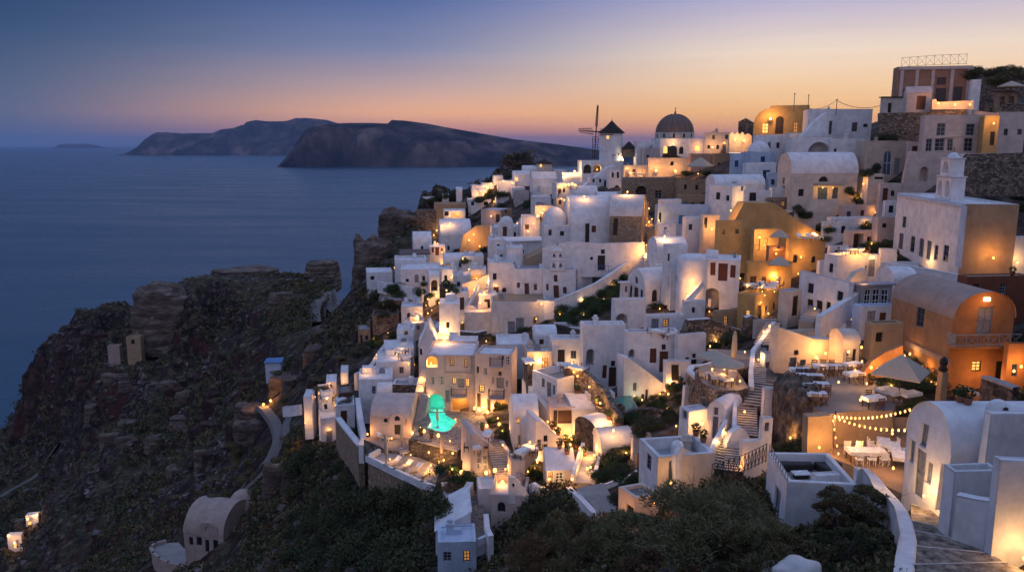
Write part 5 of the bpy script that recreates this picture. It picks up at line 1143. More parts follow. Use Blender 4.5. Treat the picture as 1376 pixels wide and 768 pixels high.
# ochre restaurant complex
X('large ochre wall with sloping shoulders behind the restaurant', (1040,330,116), 2, [(983,345),(985,300),(1000,272),(1040,273),(1050,279),(1073,297),(1106,315),(1110,348)], 3, 'ochre', name='restaurant_wall', cat='wall')
B('ochre house with two small windows beside the shaded restaurant', 962,966,1013, 297,340, 110, 6, ph=.8, mat='ochre', name='house', wins=[('R',970,309,974.5,315,'w'),('R',988,308,993.5,314,'w')])
B('ochre round cornered house with lit doorways', 1010,1014,1048, 307,345, 108, 6, ph=.2, mat='ochre', name='house', wins=[('R',1016,314,1021,336,'ll'),('R',1026,320,1031,338,'dl')])
B('brown shaded restaurant bar under the white sail', 1029,1033,1059, 331,356, 104, 4, ph=.05, mat='terracotta', name='restaurant', wins=[('R',1035,336,1056,352,'o')])
B('ochre platform house carrying cushioned loungers', 1056,1060,1110, 321,362, 103, 6, ph=.3, mat='ochre', rmat='paving', name='house')
B('ochre wall block behind the restaurant tables', 1001,1005,1064, 352,392, 98, 5, ph=.1, mat='ochre', name='house')
b = B('ochre terrace block full of candle lit tables', 992,1016,1047, 396,435, 88, 42, ph=.45, mat='ochre', rmat='paving', name='restaurant', wins=[('L',1001,416.5,1007,427,'l')])
TB1 = b
# ---------------------------------------------------------------- houses in the dip
b = B('rounded white house with a smooth vault and a half dome apse', 686,690,723, 560,606, 77, 6, roof='vault', rise=1.7, wl=4.2, wins=[('R',694.7,561.5,699,569,'w'),('R',697,584,701.5,596,'dg'),('R',708,585,713.5,606,'dl')])
mb = MB(); mb.lathe([(1.15 * math.cos(math.pi / 2 * k / 8), 1.1 * math.sin(math.pi / 2 * k / 8)) for k in range(9)], 'white_worn', 20, (b['wr'] * .72, -.1, b['H'] - .9)); mb.lathe([(1.15, -2.2), (1.15, 0)], 'white_worn', 20, (b['wr'] * .72, -.1, b['H'] - .9)); mb.build('apse', b['root'])
B('white vault roof behind the half dome apse', 706,710,736, 548,562, 81, 6, roof='vault', rise=1., wl=3)
X('white gable wall with three windows sloping toward the lamps', (735,605,72.5), 14, [(719,610),(720,565),(728,567),(758,594),(759,600),(737,622),(720,618)], 3.5, 'white', wins=[(730.5,584.5,735.8,593,'w'),(722,590,727.5,604,'g'),(730,596,736,610,'g')], name='gable_wall', cat='wall')
b = B('long smooth white roofed house with a dark stone front', 772,801,824, 580,606, 70, None, yl=566, roof='vault', rise=.9, mat='pinkish', lmat='stone_dark', rmat='white', wins=[('R',810.7,573,815.5,580,'w')])
B('white roof block behind the dark stone front', 764,769,800, 551,572, 76, 8, roof='vault', rise=.8, wl=4.5)
B('rosy house with a wide dark timber door', 736,741,773, 546,586, 76, 4, ph=.15, mat='pinkish', name='house', wins=[('R',750,550,768,568,'d'),('R',744,550,749,580,'D')])
b = B('lit shed house with a tilted pale roof and one window', 730,735,772, 630,655, 62, 2, roof='gable', rise=1.0, mat='cream', rmat='white', wl=4.6, wins=[('R',746.5,634,757,647,'W'),('R',737,633,743,652,'dl')])
B('lavender white arched house with two dark windows', 804,808,851, 601,626, 64, 6, roof='vault', rise=1.1, wl=3.4, mat='white_worn', wins=[('R',825,608,829.5,618,'w'),('R',834.6,605,840.5,617,'w'),('R',812,607,819,615,'a')])
B('slender white dome turret beside the lavender house', 848,851,876, 585,622, 61.5, 8, roof='dome', rise=1.1, mat='white_worn', name='tower')
b = B('large white cube house with a roof terrace and a blue window', 861,884,942, 613,662, 47, None, yl=589, ph=.75, rmat='greyroof', rimmat='white', mat='cream', lmat='white', wins=[('L',870,609,876.5,630,'b'),('R',899,618,907,655,'db')], wr=3.9)
X('white shaped parapet rising beside the roof terrace', (930,640,48), 40, [(908,625),(909,612),(916,600),(930,606),(946,612),(950,650),(930,662),(910,660)], .35, 'white', name='parapet_wall', cat='wall')
B('peach lit low house with a lattice window beside the thorny bush', 832,853,886, 668,702, 43, 25, ph=.2, mat='cream', rmat='cobble', wins=[('L',842,679,851,691,'w')], name='house')
b = B('small white vaulted house with a grey door facing the stairs', 951,977,997, 557,592, 57, None, yl=551, roof='vault', rise=1.0, wins=[('L',958,558,965.5,589,'dg'),('L',959.5,545.5,965.5,556,'g'),('L',969,567,974,582,'g')])
B('low white annex with a grey window beside the small vaulted house', 913,926,953, 552,578, 59, 22, ph=.12, wins=[('L',917,548,923,562,'g')])
B('white shed with a small brown window under the rubble terrace', 917,920,950, 518,540, 66, 16, ph=.2, name='shed', wins=[('R',925,526,932,537,'w')])
X('white arched niche wall between the two stair flights', (993,605,53.5), 8, [(975,608),(977,595),(984,582),(995,574),(1003,579),(1010,592),(1013,606)], .7, 'white', name='niche_wall', cat='wall')
B('rounded white block above the dark railing', 993,997,1024, 594,640, 50, 6, ph=.05)
B('narrow white pier house with a lantern niche', 1020,1023,1037, 563,632, 50.5, 6, ph=.1, name='tower', wins=[('R',1026,568,1032,580,'g')])
B('white parapet block with a flat cap above the rock wall', 1023,1027,1052, 522,566, 57, 8, ph=.05, name='house')
X('cream wall with three blue openings behind the dining terrace', (1085,492,66), 12, [(1040,500),(1046,440),(1060,444),(1093,455),(1127,457),(1128,492),(1090,505)], 1.2, 'cream', wins=[(1061,480,1070,499,'db'),(1075,483,1083,495,'b'),(1067,470,1073,476.5,'w')], name='terrace_wall', cat='wall')
B('cream flat roofed house with a slot parapet above the dining terrace', 1058,1064,1132, 446,470, 72, 10, ph=.5, mat='cream', rmat='paving', name='house')
B('white stub house with a rubble topped roof beside the narrow stairs', 1022,1028,1058, 474,512, 66, 10, ph=.15, rmat='stone', wins=[('R',1029,485.6,1036,495,'g')])
B('little cream vault porch lit beside the dining terrace', 1131,1134,1156, 461,495, 64, 6, roof='vault', rise=1.0, wl=2.5, mat='cream', name='shed', wins=[('R',1146,468,1151,490,'D'),('R',1137,473,1141,478,'w')])
# dark stone courts
X('long dark rubble wall below the wide arch', (970,450,86), 14, [(917,452),(925,430),(955,428),(985,440),(1014,448),(1012,466),(985,468),(940,462)], .8, 'stone', name='rubble_wall', cat='wall', cap='white_worn')
X('dark rubble wall beside the upper stairs', (1015,440,82), 10, [(1000,452),(1003,427),(1010,424),(1031,432),(1020,450),(1012,458)], .8, 'stone', name='rubble_wall', cat='wall', cap='white')
W('dark stone court wall with white coping around the parasols', [(968,484,72),(950,489,70),(930,491,69),(926,497,67),(946,515,63.5),(962,523,62)], 2.6, .5, 'stone', cap='white', name='court_wall')
W('curved stone court wall in front of the lit parasols', [(946,510,61),(962,521,60),(980,524,60.5),(992,520,62)], 2.0, .4, 'stone', cap='greyroof', name='court_wall')
X('dark rubble garden wall under the green slope', (760,452,100), 4, [(737,455),(738,434),(785,444),(786,456),(770,462),(738,462)], .8, 'stone_dark', name='rubble_wall', cat='wall')
W('dark stone terrace wall winding past the plunge pool', [(760,492,82),(790,500,79),(802,512,76),(815,524,74),(822,540,72),(835,560,70)], 2.4, .5, 'stone', name='terrace_wall')
W('white stair parapet beside the narrow staircase', [(1040,432,78),(1030,447,74),(1012,470,69),(1009,500,64),(1010,520,61)], 2.2, .35, name='stair_wall')
# pool terraces
PT = T('cobbled pool terrace in front of the hotel caves', [(552,588),(572,553),(600,552),(640,553),(690,560),(700,575),(676,592),(622,604)], (600,562,86.5), 2.4, 'cobble', 'stone_dark', name='pool_terrace')
zp = PT['z']
pool = empty('swimming_pool', PZ(594, 562, zp + .02)); tag(pool, 'glowing turquoise swimming pool reaching into a cave of the hotel', 'pool')
pp = [(575,554),(597.5,553.5),(599,557),(614.5,565.5),(605,578),(598,580.5),(586,579),(573,574.5),(579,566)]
q = [PZ(x, y, zp + .05) - pool.location for x, y in pp]; ins = [p * .97 for p in q]
mb = MB(); n = len(q)
for i in range(n): mb.quad(q[i], q[(i + 1) % n], ins[(i + 1) % n] + ZV * .03, ins[i] + ZV * .03, 'pinkish')
mb.build('kerb', pool)
m, nt, bb_ = new_mat('pool_water'); bb_.inputs['Base Color'].default_value = (.03, .5, .42, 1); bb_.inputs['Roughness'].default_value = .1; bb_.inputs['Emission Color'].default_value = (.04, .82, .56, 1)  # the pool's underwater light is put into the water as emission
nn = nd(nt, 'ShaderNodeTexNoise', Scale=1.6, Detail=6., Distortion=1.2); nt.links.new(obj_coords(nt), nn.inputs[0]); r_ = ramp(nt, [(.35, (.34, .34, .34)), (.65, (.95, .95, .95))], nn.outputs[0]); nt.links.new(r_.outputs[0], bb_.inputs['Emission Strength']); bump(nt, bb_, nn.outputs[0], .15, .05)
m2, nt2, b2 = new_mat('pool_water_dim'); b2.inputs['Base Color'].default_value = (.02, .16, .15, 1); b2.inputs['Roughness'].default_value = .1; b2.inputs['Emission Color'].default_value = (.04, .8, .6, 1); b2.inputs['Emission Strength'].default_value = .03  # plunge pool's teal glow, likewise put into the water as faint emission
mb = MB(); mb.poly([(p.x, p.y) for p in ins], [], lambda x, y: (x, y, .012), 'pool_water'); mb.build('water', pool)
light(pool, (0, -1, 1.0), 25, (.05, 1., .7), .6)
W('dark stone bar wall under the pool terrace', [(551,588,81.2),(585,596,78.6),(617,604,76.3)], 2.2, .5, 'stone_dark', cap='paving', name='terrace_wall')
LT = T('sun lounger terrace with pale paving and a white coping', [(494,617),(509,609),(530,604),(551,604),(622,622),(648,632),(652,645),(630,652),(607,660),(599,662.5),(567,652),(530,635)], (560,632,76.5), 4.2, 'paving', 'stone_tan', rim=(.5, .35, 'white', [9, 10, 11, 0]))
zl = LT['z']
CT = T('dark paved courtyard before the rosy arched house', [(489,590),(500,583),(555,586),(556,598),(551,607),(535,606),(520,604),(505,597)], (525,594,83.5), 2., 'paving_dark', 'stone')
X('rosy wing wall with a stepped top and three tall windows by the stairs', (650,640,71.5), 16, [(633,640),(633,584),(637,582),(642,585),(651,592),(660,598),(668,606),(676,612),(676,644)], 4.5, 'pinkish', name='wing_house', cat='house', wins=[(642.5,597,647.5,606,'W'),(641,607,647,630,'W'),(649,612,655,630,'W'),(663,619,671,640,'W')])
X('cream end wall of the wing house beside the lounger terrace', (628,640,72.5), -20, [(621,640),(622,600),(627,592),(632,585),(633,640)], .5, 'cream', name='end_wall', cat='wall')
STAIRS('stone staircase with lit steps climbing past the wing house', (684,642,66), (664,592,74), 2.0, 16, 'stone_tan', smat='cream')
W('cream curved stair wall lit from below beside the lit steps', [(673,592,74),(682,604,71),(690,614,69),(692,622,67)], 1.6, .35, 'cream', name='stair_wall')
W('cream terrace wall curving below the half dome apse', [(721,594,71),(708,606,69),(697,617,67.5),(692,622,67)], 1.5, .35, 'cream', name='terrace_wall')
B('cream wedge wall house at the foot of the lit steps', 683,687,705, 619,645, 65, 10, ph=.3, mat='cream', name='shed')
STAIRS('grey stepped lane climbing to the hotel loggia', (561,578,85), (571,528,90), 1.1, 20, 'greyroof')
STAIRS('warm lit upper steps beside the hotel loggia', (563,527,91), (571,495,97), 1.0, 12, 'cream')
STAIRS('glowing yellow staircase in the upper terraces', (642,417,118), (654,388,128), 2.4, 12, 'cream', side=(1,))
STAIRS('lit steps beside the white gabled house', (603,468,106), (588,446,113), 2.2, 12, 'cream')
STAIRS('lane steps beside the lit shed house', (784,648,60), (796,606,67), 1.4, 14, 'greyroof', side=(-1, 1), hs=.7)
STAIRS('narrow staircase dropping to the dining terrace', (1020,512,63), (1022,466,71), 1.1, 20, 'stone_dark', smat='white_worn')
STAIRS('upper warm staircase beside the tall rubble walls', (1024,462,71), (1040,432,78), 1.5, 16, 'stone_dark', smat='white_worn')
STAIRS('wide bluish steps below the narrow staircase', (1020,545,58), (1030,512,63), 2.4, 9, 'stone_dark', smat='white_worn')
STAIRS('blue grey stair flight above the white arched niche', (1004,584,54), (1004,542,59), 1.5, 13, 'stone_dark', smat='white_worn', side=(1,), hs=.6)
STAIRS('stair flight rising toward the small vaulted house', (966,630,51), (990,578,56), 1.4, 15, 'stone_dark', smat='white_worn', side=(1,), hs=.7)
STAIRS('short stair flight under the arched niche wall', (986,632,50), (987,602,53), 1.3, 9, 'stone_dark', smat='white_worn', side=(-1,), hs=.7)
STAIRS('yellow lit lane steps above the winding ramp', (874,362,112), (872,330,126), 1.8, 18, 'cream')
STAIRS('lane steps between the domed house and the tan stone building', (876,318,128), (868,290,145), 1.6, 16, 'stone_tan')
STAIRS('cream walled lane steps climbing from the terraces', (1083,432,76), (1098,408,82), 1.4, 12, 'paving')
RAIL('dark iron stair railing below the blue grey stairs', [(956,648,46),(1000,634,46.5),(1029,620,47)], 1.2, 6, 'iron', cross=True)
RAIL('blue wire railing in front of the white courtyard wall', [(800,365,119),(822,366,119)], 1., 5, 'paint_brightblue', cross=False)
# dining terraces
DT = T('upper dining terrace of grey paving with a curved edge', [(1062,494),(1068,508),(1077,525),(1095,547),(1107,556),(1157,551),(1200,551),(1205,540),(1185,515),(1161,503),(1139,489),(1102,484),(1080,490)], (1110,520,57), 3.5, 'paving_dark', 'tan')
zd = DT['z']
X('orange lit plaster wall below the dining terrace edge', (1100,600,50.5), 6, [(1084,620),(1086,560),(1117,558),(1119,600),(1118,622)], .8, 'tan', name='terrace_wall', cat='wall')
BT = T('lower dining terrace with string lights and a long white table', [(1112,612),(1118,590),(1122,568),(1175,560),(1225,560),(1225,600),(1217,665),(1196,655),(1165,636),(1145,625)], (1165,615,49), 3., 'floor_warm', 'tan')
zb2 = BT['z']
# near house with roof terrace
b = B('white house with a furnished roof terrace in front of the rock face', 1031,1058,1150, 648,716, 40, None, yl=606, ph=.95, cat='house', rmat='paving', wins=[('L',1040,655,1049,692,'dg')])
NH = b
B('white curved parapet block above the shrub bed', 1093,1097,1128, 640,655, 40.5, 12, ph=.05, name='shed', cat='shed')
# near vaulted house
b = B('big white vaulted house with tall grey shutters beside the paved stairs', 1221,1277,1376, 612,694, 36.5, None, yl=575, roof='vault', rise=2.0, fd=4, wr=9, cat='house',
  wins=[('L',1238.5,570,1247.5,602,'dg'),('L',1223,591,1230.5,621,'dg'),('L',1230.5,603,1244.5,668,'dg'),('L',1246.8,621,1254.7,650,'dg'),('L',1263,624,1272,690,'o')])
VH = b
B('white oven block with a small dome against the vaulted house', 1326,1330,1384, 556,630, 35.5, 2, ph=.02, cat='house')
mb = MB()
root = tag(empty('bread_oven', P(1341, 552, 36.5)), 'small white half dome oven on the block beside the vaulted house', 'oven'); mb.lathe([(.55 * math.cos(math.pi / 2 * k / 8), .6 * math.sin(math.pi / 2 * k / 8)) for k in range(9)], 'white', 20); mb.lathe([(.55, -.5), (.55, 0)], 'white', 20); mb.build('dome', root); mb = MB(); mb.poly(arch_pts(-.14, .14, .05, .4, 8), [], lambda s, z: (s, -.56, z), 'wood_dark'); mb.build('mouth', root)
B('white walled yard with a thick square parapet by the stairs', 1270,1286,1345, 634,705, 32.5, 6, ph=1.1, rmat='greyroof', cat='house')
B('tall plain white end wall with a lamp beside the paved stairs', 1340,1347,1400, 618,745, 29.5, -4, ph=.02, fd=4, cat='house')
W('white sloping wall from the walled yard down to the stairs', [(1287,663,31.5),(1310,668,31),(1335,672,30.5),(1352,672,30.2)], 3.2, .4, name='stair_wall')
# paved stairs at the viewer's feet
root = tag(empty('stairs', P(1225, 664, 41)), 'broad paved stairs with pale nosings leading down to the string lights', 'stairs'); c0 = root.location.copy()
edges = [((1224,661),(1262,676),41.5),((1224,676),(1268,690),38.2),((1225,689),(1277,700),36.4),((1225,699),(1289,711),34.2),((1225,711),(1302,726),32.2),((1225,732),(1330,742),30.4),((1225,757),(1352,754),28.8),((1222,800),(1420,790),26.6)]
zs = [P(*e[0], e[2]).z for e in edges]
mb = MB()
for i in range(len(edges) - 1):
    mn = MB()
    (l0, r0, d0), (l1, r1, d1) = edges[i], edges[i + 1]; z = zs[i]; a, b2 = PZ(*l0, z), PZ(*r0, z)
    zc = zs[i + 1]; c_, d_ = PZ(*r1, zc), PZ(*l1, zc); c2, d2 = Vector((c_.x, c_.y, z)), Vector((d_.x, d_.y, z))
    # tread i runs from its own front edge (far side) to the next, higher, riser
    a, b2, c2, d2, c_, d_ = [p - c0 for p in (a, b2, c2, d2, c_, d_)]
    mb.quad(a, b2, c2, d2, 'steps'); mb.quad(d2, c2, c_, d_, 'steps')
    e_ = (d_ - d2).length; f1 = (d2 - a).normalized() * -.0; n1 = Vector((0, -1, 0)) * .07
    mn.quad(d_ + ZV * .012, c_ + ZV * .012, c_ + n1 + ZV * .012, d_ + n1 + ZV * .012, 'white_worn'); mn.quad(d_ + ZV * .012 + Vector((0, .02, 0)), c_ + ZV * .012 + Vector((0, .02, 0)), c_ - ZV * .05 + Vector((0, .02, 0)), d_ - ZV * .05 + Vector((0, .02, 0)), 'white_worn')
    mn.build('nosing', root)
mb.build('steps', root)
# curved white wall along the stairs
cw = [(1150,628,40.5),(1163,630,40.5),(1175,641,39.5),(1186,655,38.2),(1200,670,36.2),(1211,684,34.4),(1217,700,32.6),(1220,722,30.8),(1219,750,29),(1214,800,26.5)]
o = W('thick rounded white wall curving beside the paved stairs', cw, 3.2, .62, name='parapet_wall')
def bev(o, w_=.16, seg=3):
    bm = bmesh.new(); bm.from_mesh(o.data); bmesh.ops.remove_doubles(bm, verts=bm.verts, dist=.06); bm.to_mesh(o.data); bm.free()
    m_ = o.modifiers.new('round', 'BEVEL'); m_.width = w_; m_.segments = seg; m_.limit_method = 'ANGLE'; m_.angle_limit = math.radians(50)
    o.data.polygons.foreach_set('use_smooth', [True] * len(o.data.polygons))
bev(o)

T('paved court under the parasols with stone coping', [(945,490),(968,484),(992,500),(1006,520),(992,524),(962,524),(946,516),(934,498)], (968,508,62.5), 1.2, 'paving_dark', 'stone')
T('dark paved court above the parasols', [(950,468),(985,470),(1010,470),(1012,490),(990,497),(966,483)], (985,482,72), 1.2, 'paving_dark', 'stone')
for lab, pts, h, mt in (('upper dry stone wall on the hilltop beside the mansion', [(1318,112,150),(1340,110,150),(1376,108,150),(1392,108,150)], 3., 'stone'), ('lower dry stone wall on the hilltop under the parasol', [(1312,134,139),(1336,137,138),(1376,142,136),(1392,144,136)], 2.6, 'stone'), ('pale garden wall stepping down beside the lit parapet', [(1306,148,132),(1340,152,130),(1378,158,128)], 2.2, 'pinkish')):
    W(lab, pts, h, .6, mt, name='garden_wall')
B('white narrow wing standing against the terracotta mansion', 1303,1306,1319, 107,146, 138, 6, ph=.1, cat='house')
B('stone pergola hut with a flat roof on the hilltop', 1336,1339,1368, 124,146, 137, 6, roof='slab', mat='stone_tan', rmat='wood_brown', name='shed', wins=[('R',1344,130,1350,144,'o'),('R',1355,130,1362,144,'o')])
# ================================================================ lower courtyard houses and infill on the slopes
b = B('small white courtyard house with one square window under the wing house', 639,643,671, 657,690, 66, 5, ph=.1, wl=2.6, mat='white', wins=[('R',643,663,648,669.5,'w')])
BL('cream white flat house with a tall parapet edge above the shrubs', 655,658,706, 664,700, 62, -6, ph=.5, mat='pinkish', rmat='white_worn', wl=4)
X('white sloping gable wall behind the cream flat house', (705,672,62), 12, [(684,676),(685,641),(692,642),(702,652),(711,664),(712,676)], .5, 'white', name='gable_wall', cat='wall', wins=[(688.5,649,691.5,654,'w')])
W('white jagged wall running from the gable to the lit shed', [(711,652,63),(716,648,63),(724,653,62),(734,656,61)], 2.2, .4, name='garden_wall')
T('cobbled courtyard between the small white houses', [(622,700),(632,668),(644,660),(652,692),(655,728),(625,736)], (640,700,63), 2.5, 'cobble', 'white_worn')
W('rubble stepped wall beside the cobbled courtyard', [(632,647,68.5),(626,658,67),(616,672,66),(609,690,65),(604,700,64)], 3., .6, 'white_worn', name='boundary_wall')
B('white sloping roofed house at the lower village edge', 580,585,632, 712,748, 60, 6, roof='shed', rise=1.6, wl=5, wins=[('R',588,735,592,741,'w')])
B('bluish white house with a rounded corner at the bottom edge', 583,588,640, 728,770, 57, 6, ph=.1, mat='bluewash', wl=3)
T('white rimmed balcony terrace over the dark slope', [(614,716),(655,713),(657,722),(640,730),(618,729)], (636,722,59), 1.2, 'cobble', 'white', rim=(.35, .3, 'white', [2, 3, 4]))
W('white edge wall beside the cobbled courtyard and the bush', [(653,690,61),(655,710,59),(660,720,57.5)], 2.5, .4, name='garden_wall')
B('white planter house beside the lounger terrace end', 594,597,612, 672,692, 67, 8, ph=.15, mat='white_worn', name='shed')
W('white low wall winding down from the lit shed house', [(764,654,58),(780,668,54),(795,684,50.5),(812,698,47)], 1.4, .4, name='garden_wall')
T('grey sloping lane landing below the lane steps', [(776,655),(812,648),(834,690),(815,700)], (800,672,53.5), 2., 'paving', 'white_worn')
W('white garden wall under the lavender arched house', [(808,652,58),(826,645,57.5),(842,641,57),(856,632,57)], 1.6, .4, name='garden_wall')
B('rosy stone garden shed with an orange door beside the dome turret', 853,856,878, 612,632, 59, 6, ph=.1, mat='terracotta', name='shed')
# ridge and distant houses
for lab, a, kw in [
 ('white cube house beside the golden ridge slope', (741,744,762, 229,244, None, 6), {}),
 ('white bluish vault under the golden ridge slope', (752,756,784, 240,252, None, 6), dict(roof='vault', rise=1.6, wl=4)),
 ('tiny white house with a lit window beside the lit ridge stair', (644,647,660, 246,256, None, 6), {}),
 ('tiny white cube above the hedge bush on the ridge', (660,663,676, 236,246, None, 6), {}),
 ('white vault cottage on the ridge before the squat windmill', (700,703,722, 228,240, None, 6), dict(roof='vault', rise=1.2, wl=4)),
 ('low white ridge house with lamplight on its wall', (684,688,706, 252,264, None, 6), {}),
 ('white square cottage under the squat windmill', (722,726,744, 250,262, None, 6), {}),
 ('small white terrace cottage beside the tan plaster house', (664,667,684, 262,274, None, 6), dict(ph=.5)),
 ('white vault roof cottage near the ridge end', (640,643,656, 258,268, None, 6), dict(roof='vault', rise=1.2, wl=4)),
 ('white sea edge cottage with a flat roof below the cliff trees', (610,613,628, 276,286, None, 6), {}),
 ('white cottage between the ridge lamps and the vaulted ridge house', (776,780,800, 250,262, None, 6), {}),
 ('white cube cottage on the slope under the windmill arches', (790,794,812, 238,250, None, 6), {}),
 ('white lane cottage with a warm wall behind the domed house', (744,748,768, 266,280, None, 6), dict(mat='cream')),
 ('little white house with one window under the vaulted ridge house', (790,794,818, 262,284, 172, 6), dict(wins=[('R',803,268,807,275,'w')])),
 ('white house with a pair of windows beside the tan stone building', (820,823,842, 258,284, 168, 6), dict(wins=[('R',826,264,829,270,'w'),('R',834,264,837,270,'w')])),
 ('white stepped block between the broad vault and the stone building', (800,804,830, 268,290, 150, 6), dict(roof='vault', rise=1.3, wl=4)),
 ('cream house catching lamplight on the lane cafe', (716,719,744, 276,302, 150, 6), dict(mat='cream')),
 ('white house with a blue shaded terrace beside the lane cafe', (700,703,726, 290,316, 148, 6), dict(ph=.7)),
 ('white low dome in the lanes below the tan plaster house', (668,671,690, 300,318, 160, 6), dict(roof='dome', rise=1.3, wl=3)),
 ('plain white house under the low dome', (655,658,686, 322,344, 152, 6), dict(wins=[('R',668,328,672,335,'w')])),
 ('white house with a dark slot above the glowing staircase', (664,668,690, 334,360, 140, 6), dict(wins=[('R',672,342,675,350,'w')])),
 ('lit white cube at the top of the glowing staircase', (654,657,680, 350,378, 134, 6), dict(mat='cream')),
 ('white small house between the two grey doors and the vault gate', (590,593,614, 362,386, 140, 8), dict(wins=[('R',597,370,601,378,'g')])),
 ('white cube above the leafy terrace restaurant', (606,609,632, 370,394, 136, 6), dict(wins=[('R',614,378,618,384,'w')])),
 ('brown timber pergola house over the leafy terrace restaurant', (588,591,618, 388,402, 134, 6), dict(mat='wood_brown', rmat='wood_brown', ph=.02, name='restaurant')),
 ('white house stepping under the brown pergola', (604,607,632, 400,424, 126, 6), dict(ph=.6)),
 ('white house with a brown roof at the outer sea edge terrace', (510,514,546, 388,402, 152, 8), dict(rmat='tan', mat='tan', ph=.5, name='house')),
 ('stone terrace block under the outer garden wall', (503,508,560, 404,424, 146, 6), dict(mat='stone_tan', rmat='paving', ph=.3, name='house')),
 ('low stone ruin walls above the stone hut', (496,500,536, 424,442, 140, 8), dict(mat='stone', rmat='path_dirt', ph=.6, name='ruin')),
 ('white cube behind the white gabled house', (566,570,592, 440,468, 116, 6), {}),
 ('white rooftop room above the weathered house', (640,644,668, 396,420, 117, 4), dict(ph=.15)),
 ('white parapet house beside the dark stone planter', (600,604,616, 456,478, 106, 4), dict(ph=.1)),
 ('low white house just behind the hotel wing roof', (596,600,640, 462,482, 98, 0), dict(ph=.2, rmat='white')),
 ('white stepped terrace house above the white tower house', (606,610,630, 392,416, 122, 4), dict(ph=.5)),
 ('low white house at the foot of the courtyard ramp', (744,748,784, 440,458, 100, 4), dict(ph=.6, rmat='paving')),
 ('white house with a rounded wall below the dark rubble garden', (738,742,784, 456,492, 92, 6), dict(ph=.3)),
 ('white courtyard house joining the hotel and the rubble garden', (716,720,748, 452,474, 97, 4), dict(roof='vault', rise=1., wl=4)),
 ('white terrace house under the narrow lamp lit lane', (880,884,912, 356,380, 108, 6), dict(ph=.5)),
 ('white block beside the yellow lit wall house', (898,902,924, 362,392, 102, 6), dict(ph=.2, wins=[('R',908,370,912,378,'w')])),
 ('white low terrace block under the barrel vaulted house', (866,870,920, 424,450, 90, 8), dict(ph=.6, rmat='paving')),
 ('white cube under the wide arch', (918,922,948, 404,432, 94, 8), dict(ph=.2, wins=[('R',930,412,934,420,'w')])),
 ('brown court house with lit doorway under the ochre terrace', (958,962,994, 418,444, 90, 10), dict(mat='tan', rmat='paving_dark', name='house', wins=[('R',972,424,977,438,'dl')])),
 ('grey terrace block beside the dark rubble walls', (1012,1016,1046, 430,452, 80, 10), dict(mat='grey_plaster', rmat='paving', name='house')),
 ('white house with blue shade above the row house', (1112,1116,1142, 330,352, 100, 8), dict(wins=[('R',1122,336,1126,344,'w')])),
 ('white stepped parapet house beside the ochre platform', (1098,1102,1130, 350,380, 96, 8), dict(ph=.6)),
 ('white terrace block with a grey slab beside the church corner', (1158,1162,1206, 342,372, 92, 8), dict(ph=.5, rmat='paving')),
 ('pale house under the church windows with a blue canopy', (1196,1200,1236, 352,376, 86, 6), dict(ph=.4)),
 ('white block between the glazed pergola and the orange vault', (1200,1204,1232, 388,420, 76, 6), dict(ph=.3, mat='bluewash')),
 ('cream terrace house below the arched loggia facade', (1096,1100,1126, 236,254, 134, 6), dict(mat='pinkish')),
 ('plain cream block beside the rosy house under the ridge', (1218,1222,1250, 190,214, 126, 6), dict(mat='pinkish', name='house')),
 ('cream garden house under the dark arched niche', (1180,1184,1224, 246,272, 116, 6), dict(mat='pinkish', name='house')),
 ('white low house beside the bell tower church front', (1186,1190,1210, 270,296, 108, 8), dict(ph=.2)),
 ('white roof terrace behind the blue railings house', (1030,1034,1062, 232,256, 136, 8), dict(ph=.4, mat='bluewash')),
 ('white cube beside the white cube with a grey window', (1034,1038,1060, 252,282, 128, 8), dict(ph=.2)),
 ('rough tan garden house above the ochre shoulder wall', (1028,1032,1062, 266,286, 124, 8), dict(mat='stone_tan', rmat='paving', name='house')),
 ('cream terrace block under the flat annex', (1050,1054,1098, 282,300, 118, 8), dict(mat='cream', rmat='paving', ph=.5, name='house')),
 ('white terrace house below the cream curved wall', (1104,1108,1140, 298,322, 112, 8), dict(ph=.3)),
 ('tan terraced block below the rosy terrace parasol', (910,914,958, 262,286, 142, 5), dict(mat='tan', rmat='paving', name='house')),
 ('white house with a tiny door below the tan stone building', (884,888,916, 268,290, 138, 5), dict(wins=[('R',898,276,902,284,'w')])),
 ('cream wall house with lamplight beside the lane stairs', (842,846,872, 272,300, 140, 5), dict(mat='stone_tan', rmat='paving', name='house')),
 ('white house with a square window above the plunge pool wall', (892,896,930, 486,512, 78, 10), dict(ph=.4, rmat='paving')),
 ('white low house behind the long smooth white roof', (786,790,826, 530,552, 77, 8), dict(ph=.5, rmat='paving')),
 ('stone planter block under the winding terrace wall', (800,804,840, 548,572, 73, 10), dict(mat='stone', rmat='path_dirt', ph=.3, name='planter')),
]:
    k = dict(ph=.2); k.update(kw); B(lab, *a, **k)
W('upper dark rubble retaining wall beside the plunge pool', [(838,556,73),(856,549,73),(876,548,72.5),(892,552,71.5),(904,560,70)], 1.6, .6, 'stone_dark', name='retaining_wall')
W('lower dark rubble retaining wall above the dome turret', [(846,575,69),(864,566,69),(884,566,68.5),(900,572,67.5),(912,582,66)], 1.8, .6, 'stone', name='retaining_wall')
PP = T('small plunge pool deck with glowing water edge', [(822,534),(846,528),(858,548),(838,554)], (840,540,76), 1.5, 'paving_dark', 'stone')
pl_ = tag(empty('plunge_pool', PZ(840, 541, PP['z'] + .03)), 'small teal plunge pool glowing beside the white sloping wall', 'pool'); mb = MB(); q = [PZ(x, y, PP['z'] + .03) - pl_.location for x, y in ((828,536),(845,531),(854,546),(839,551))]; mb.poly([(p.x, p.y) for p in q], [], lambda x, y: (x, y, 0), 'pool_water_dim'); mb.build('water', pl_)
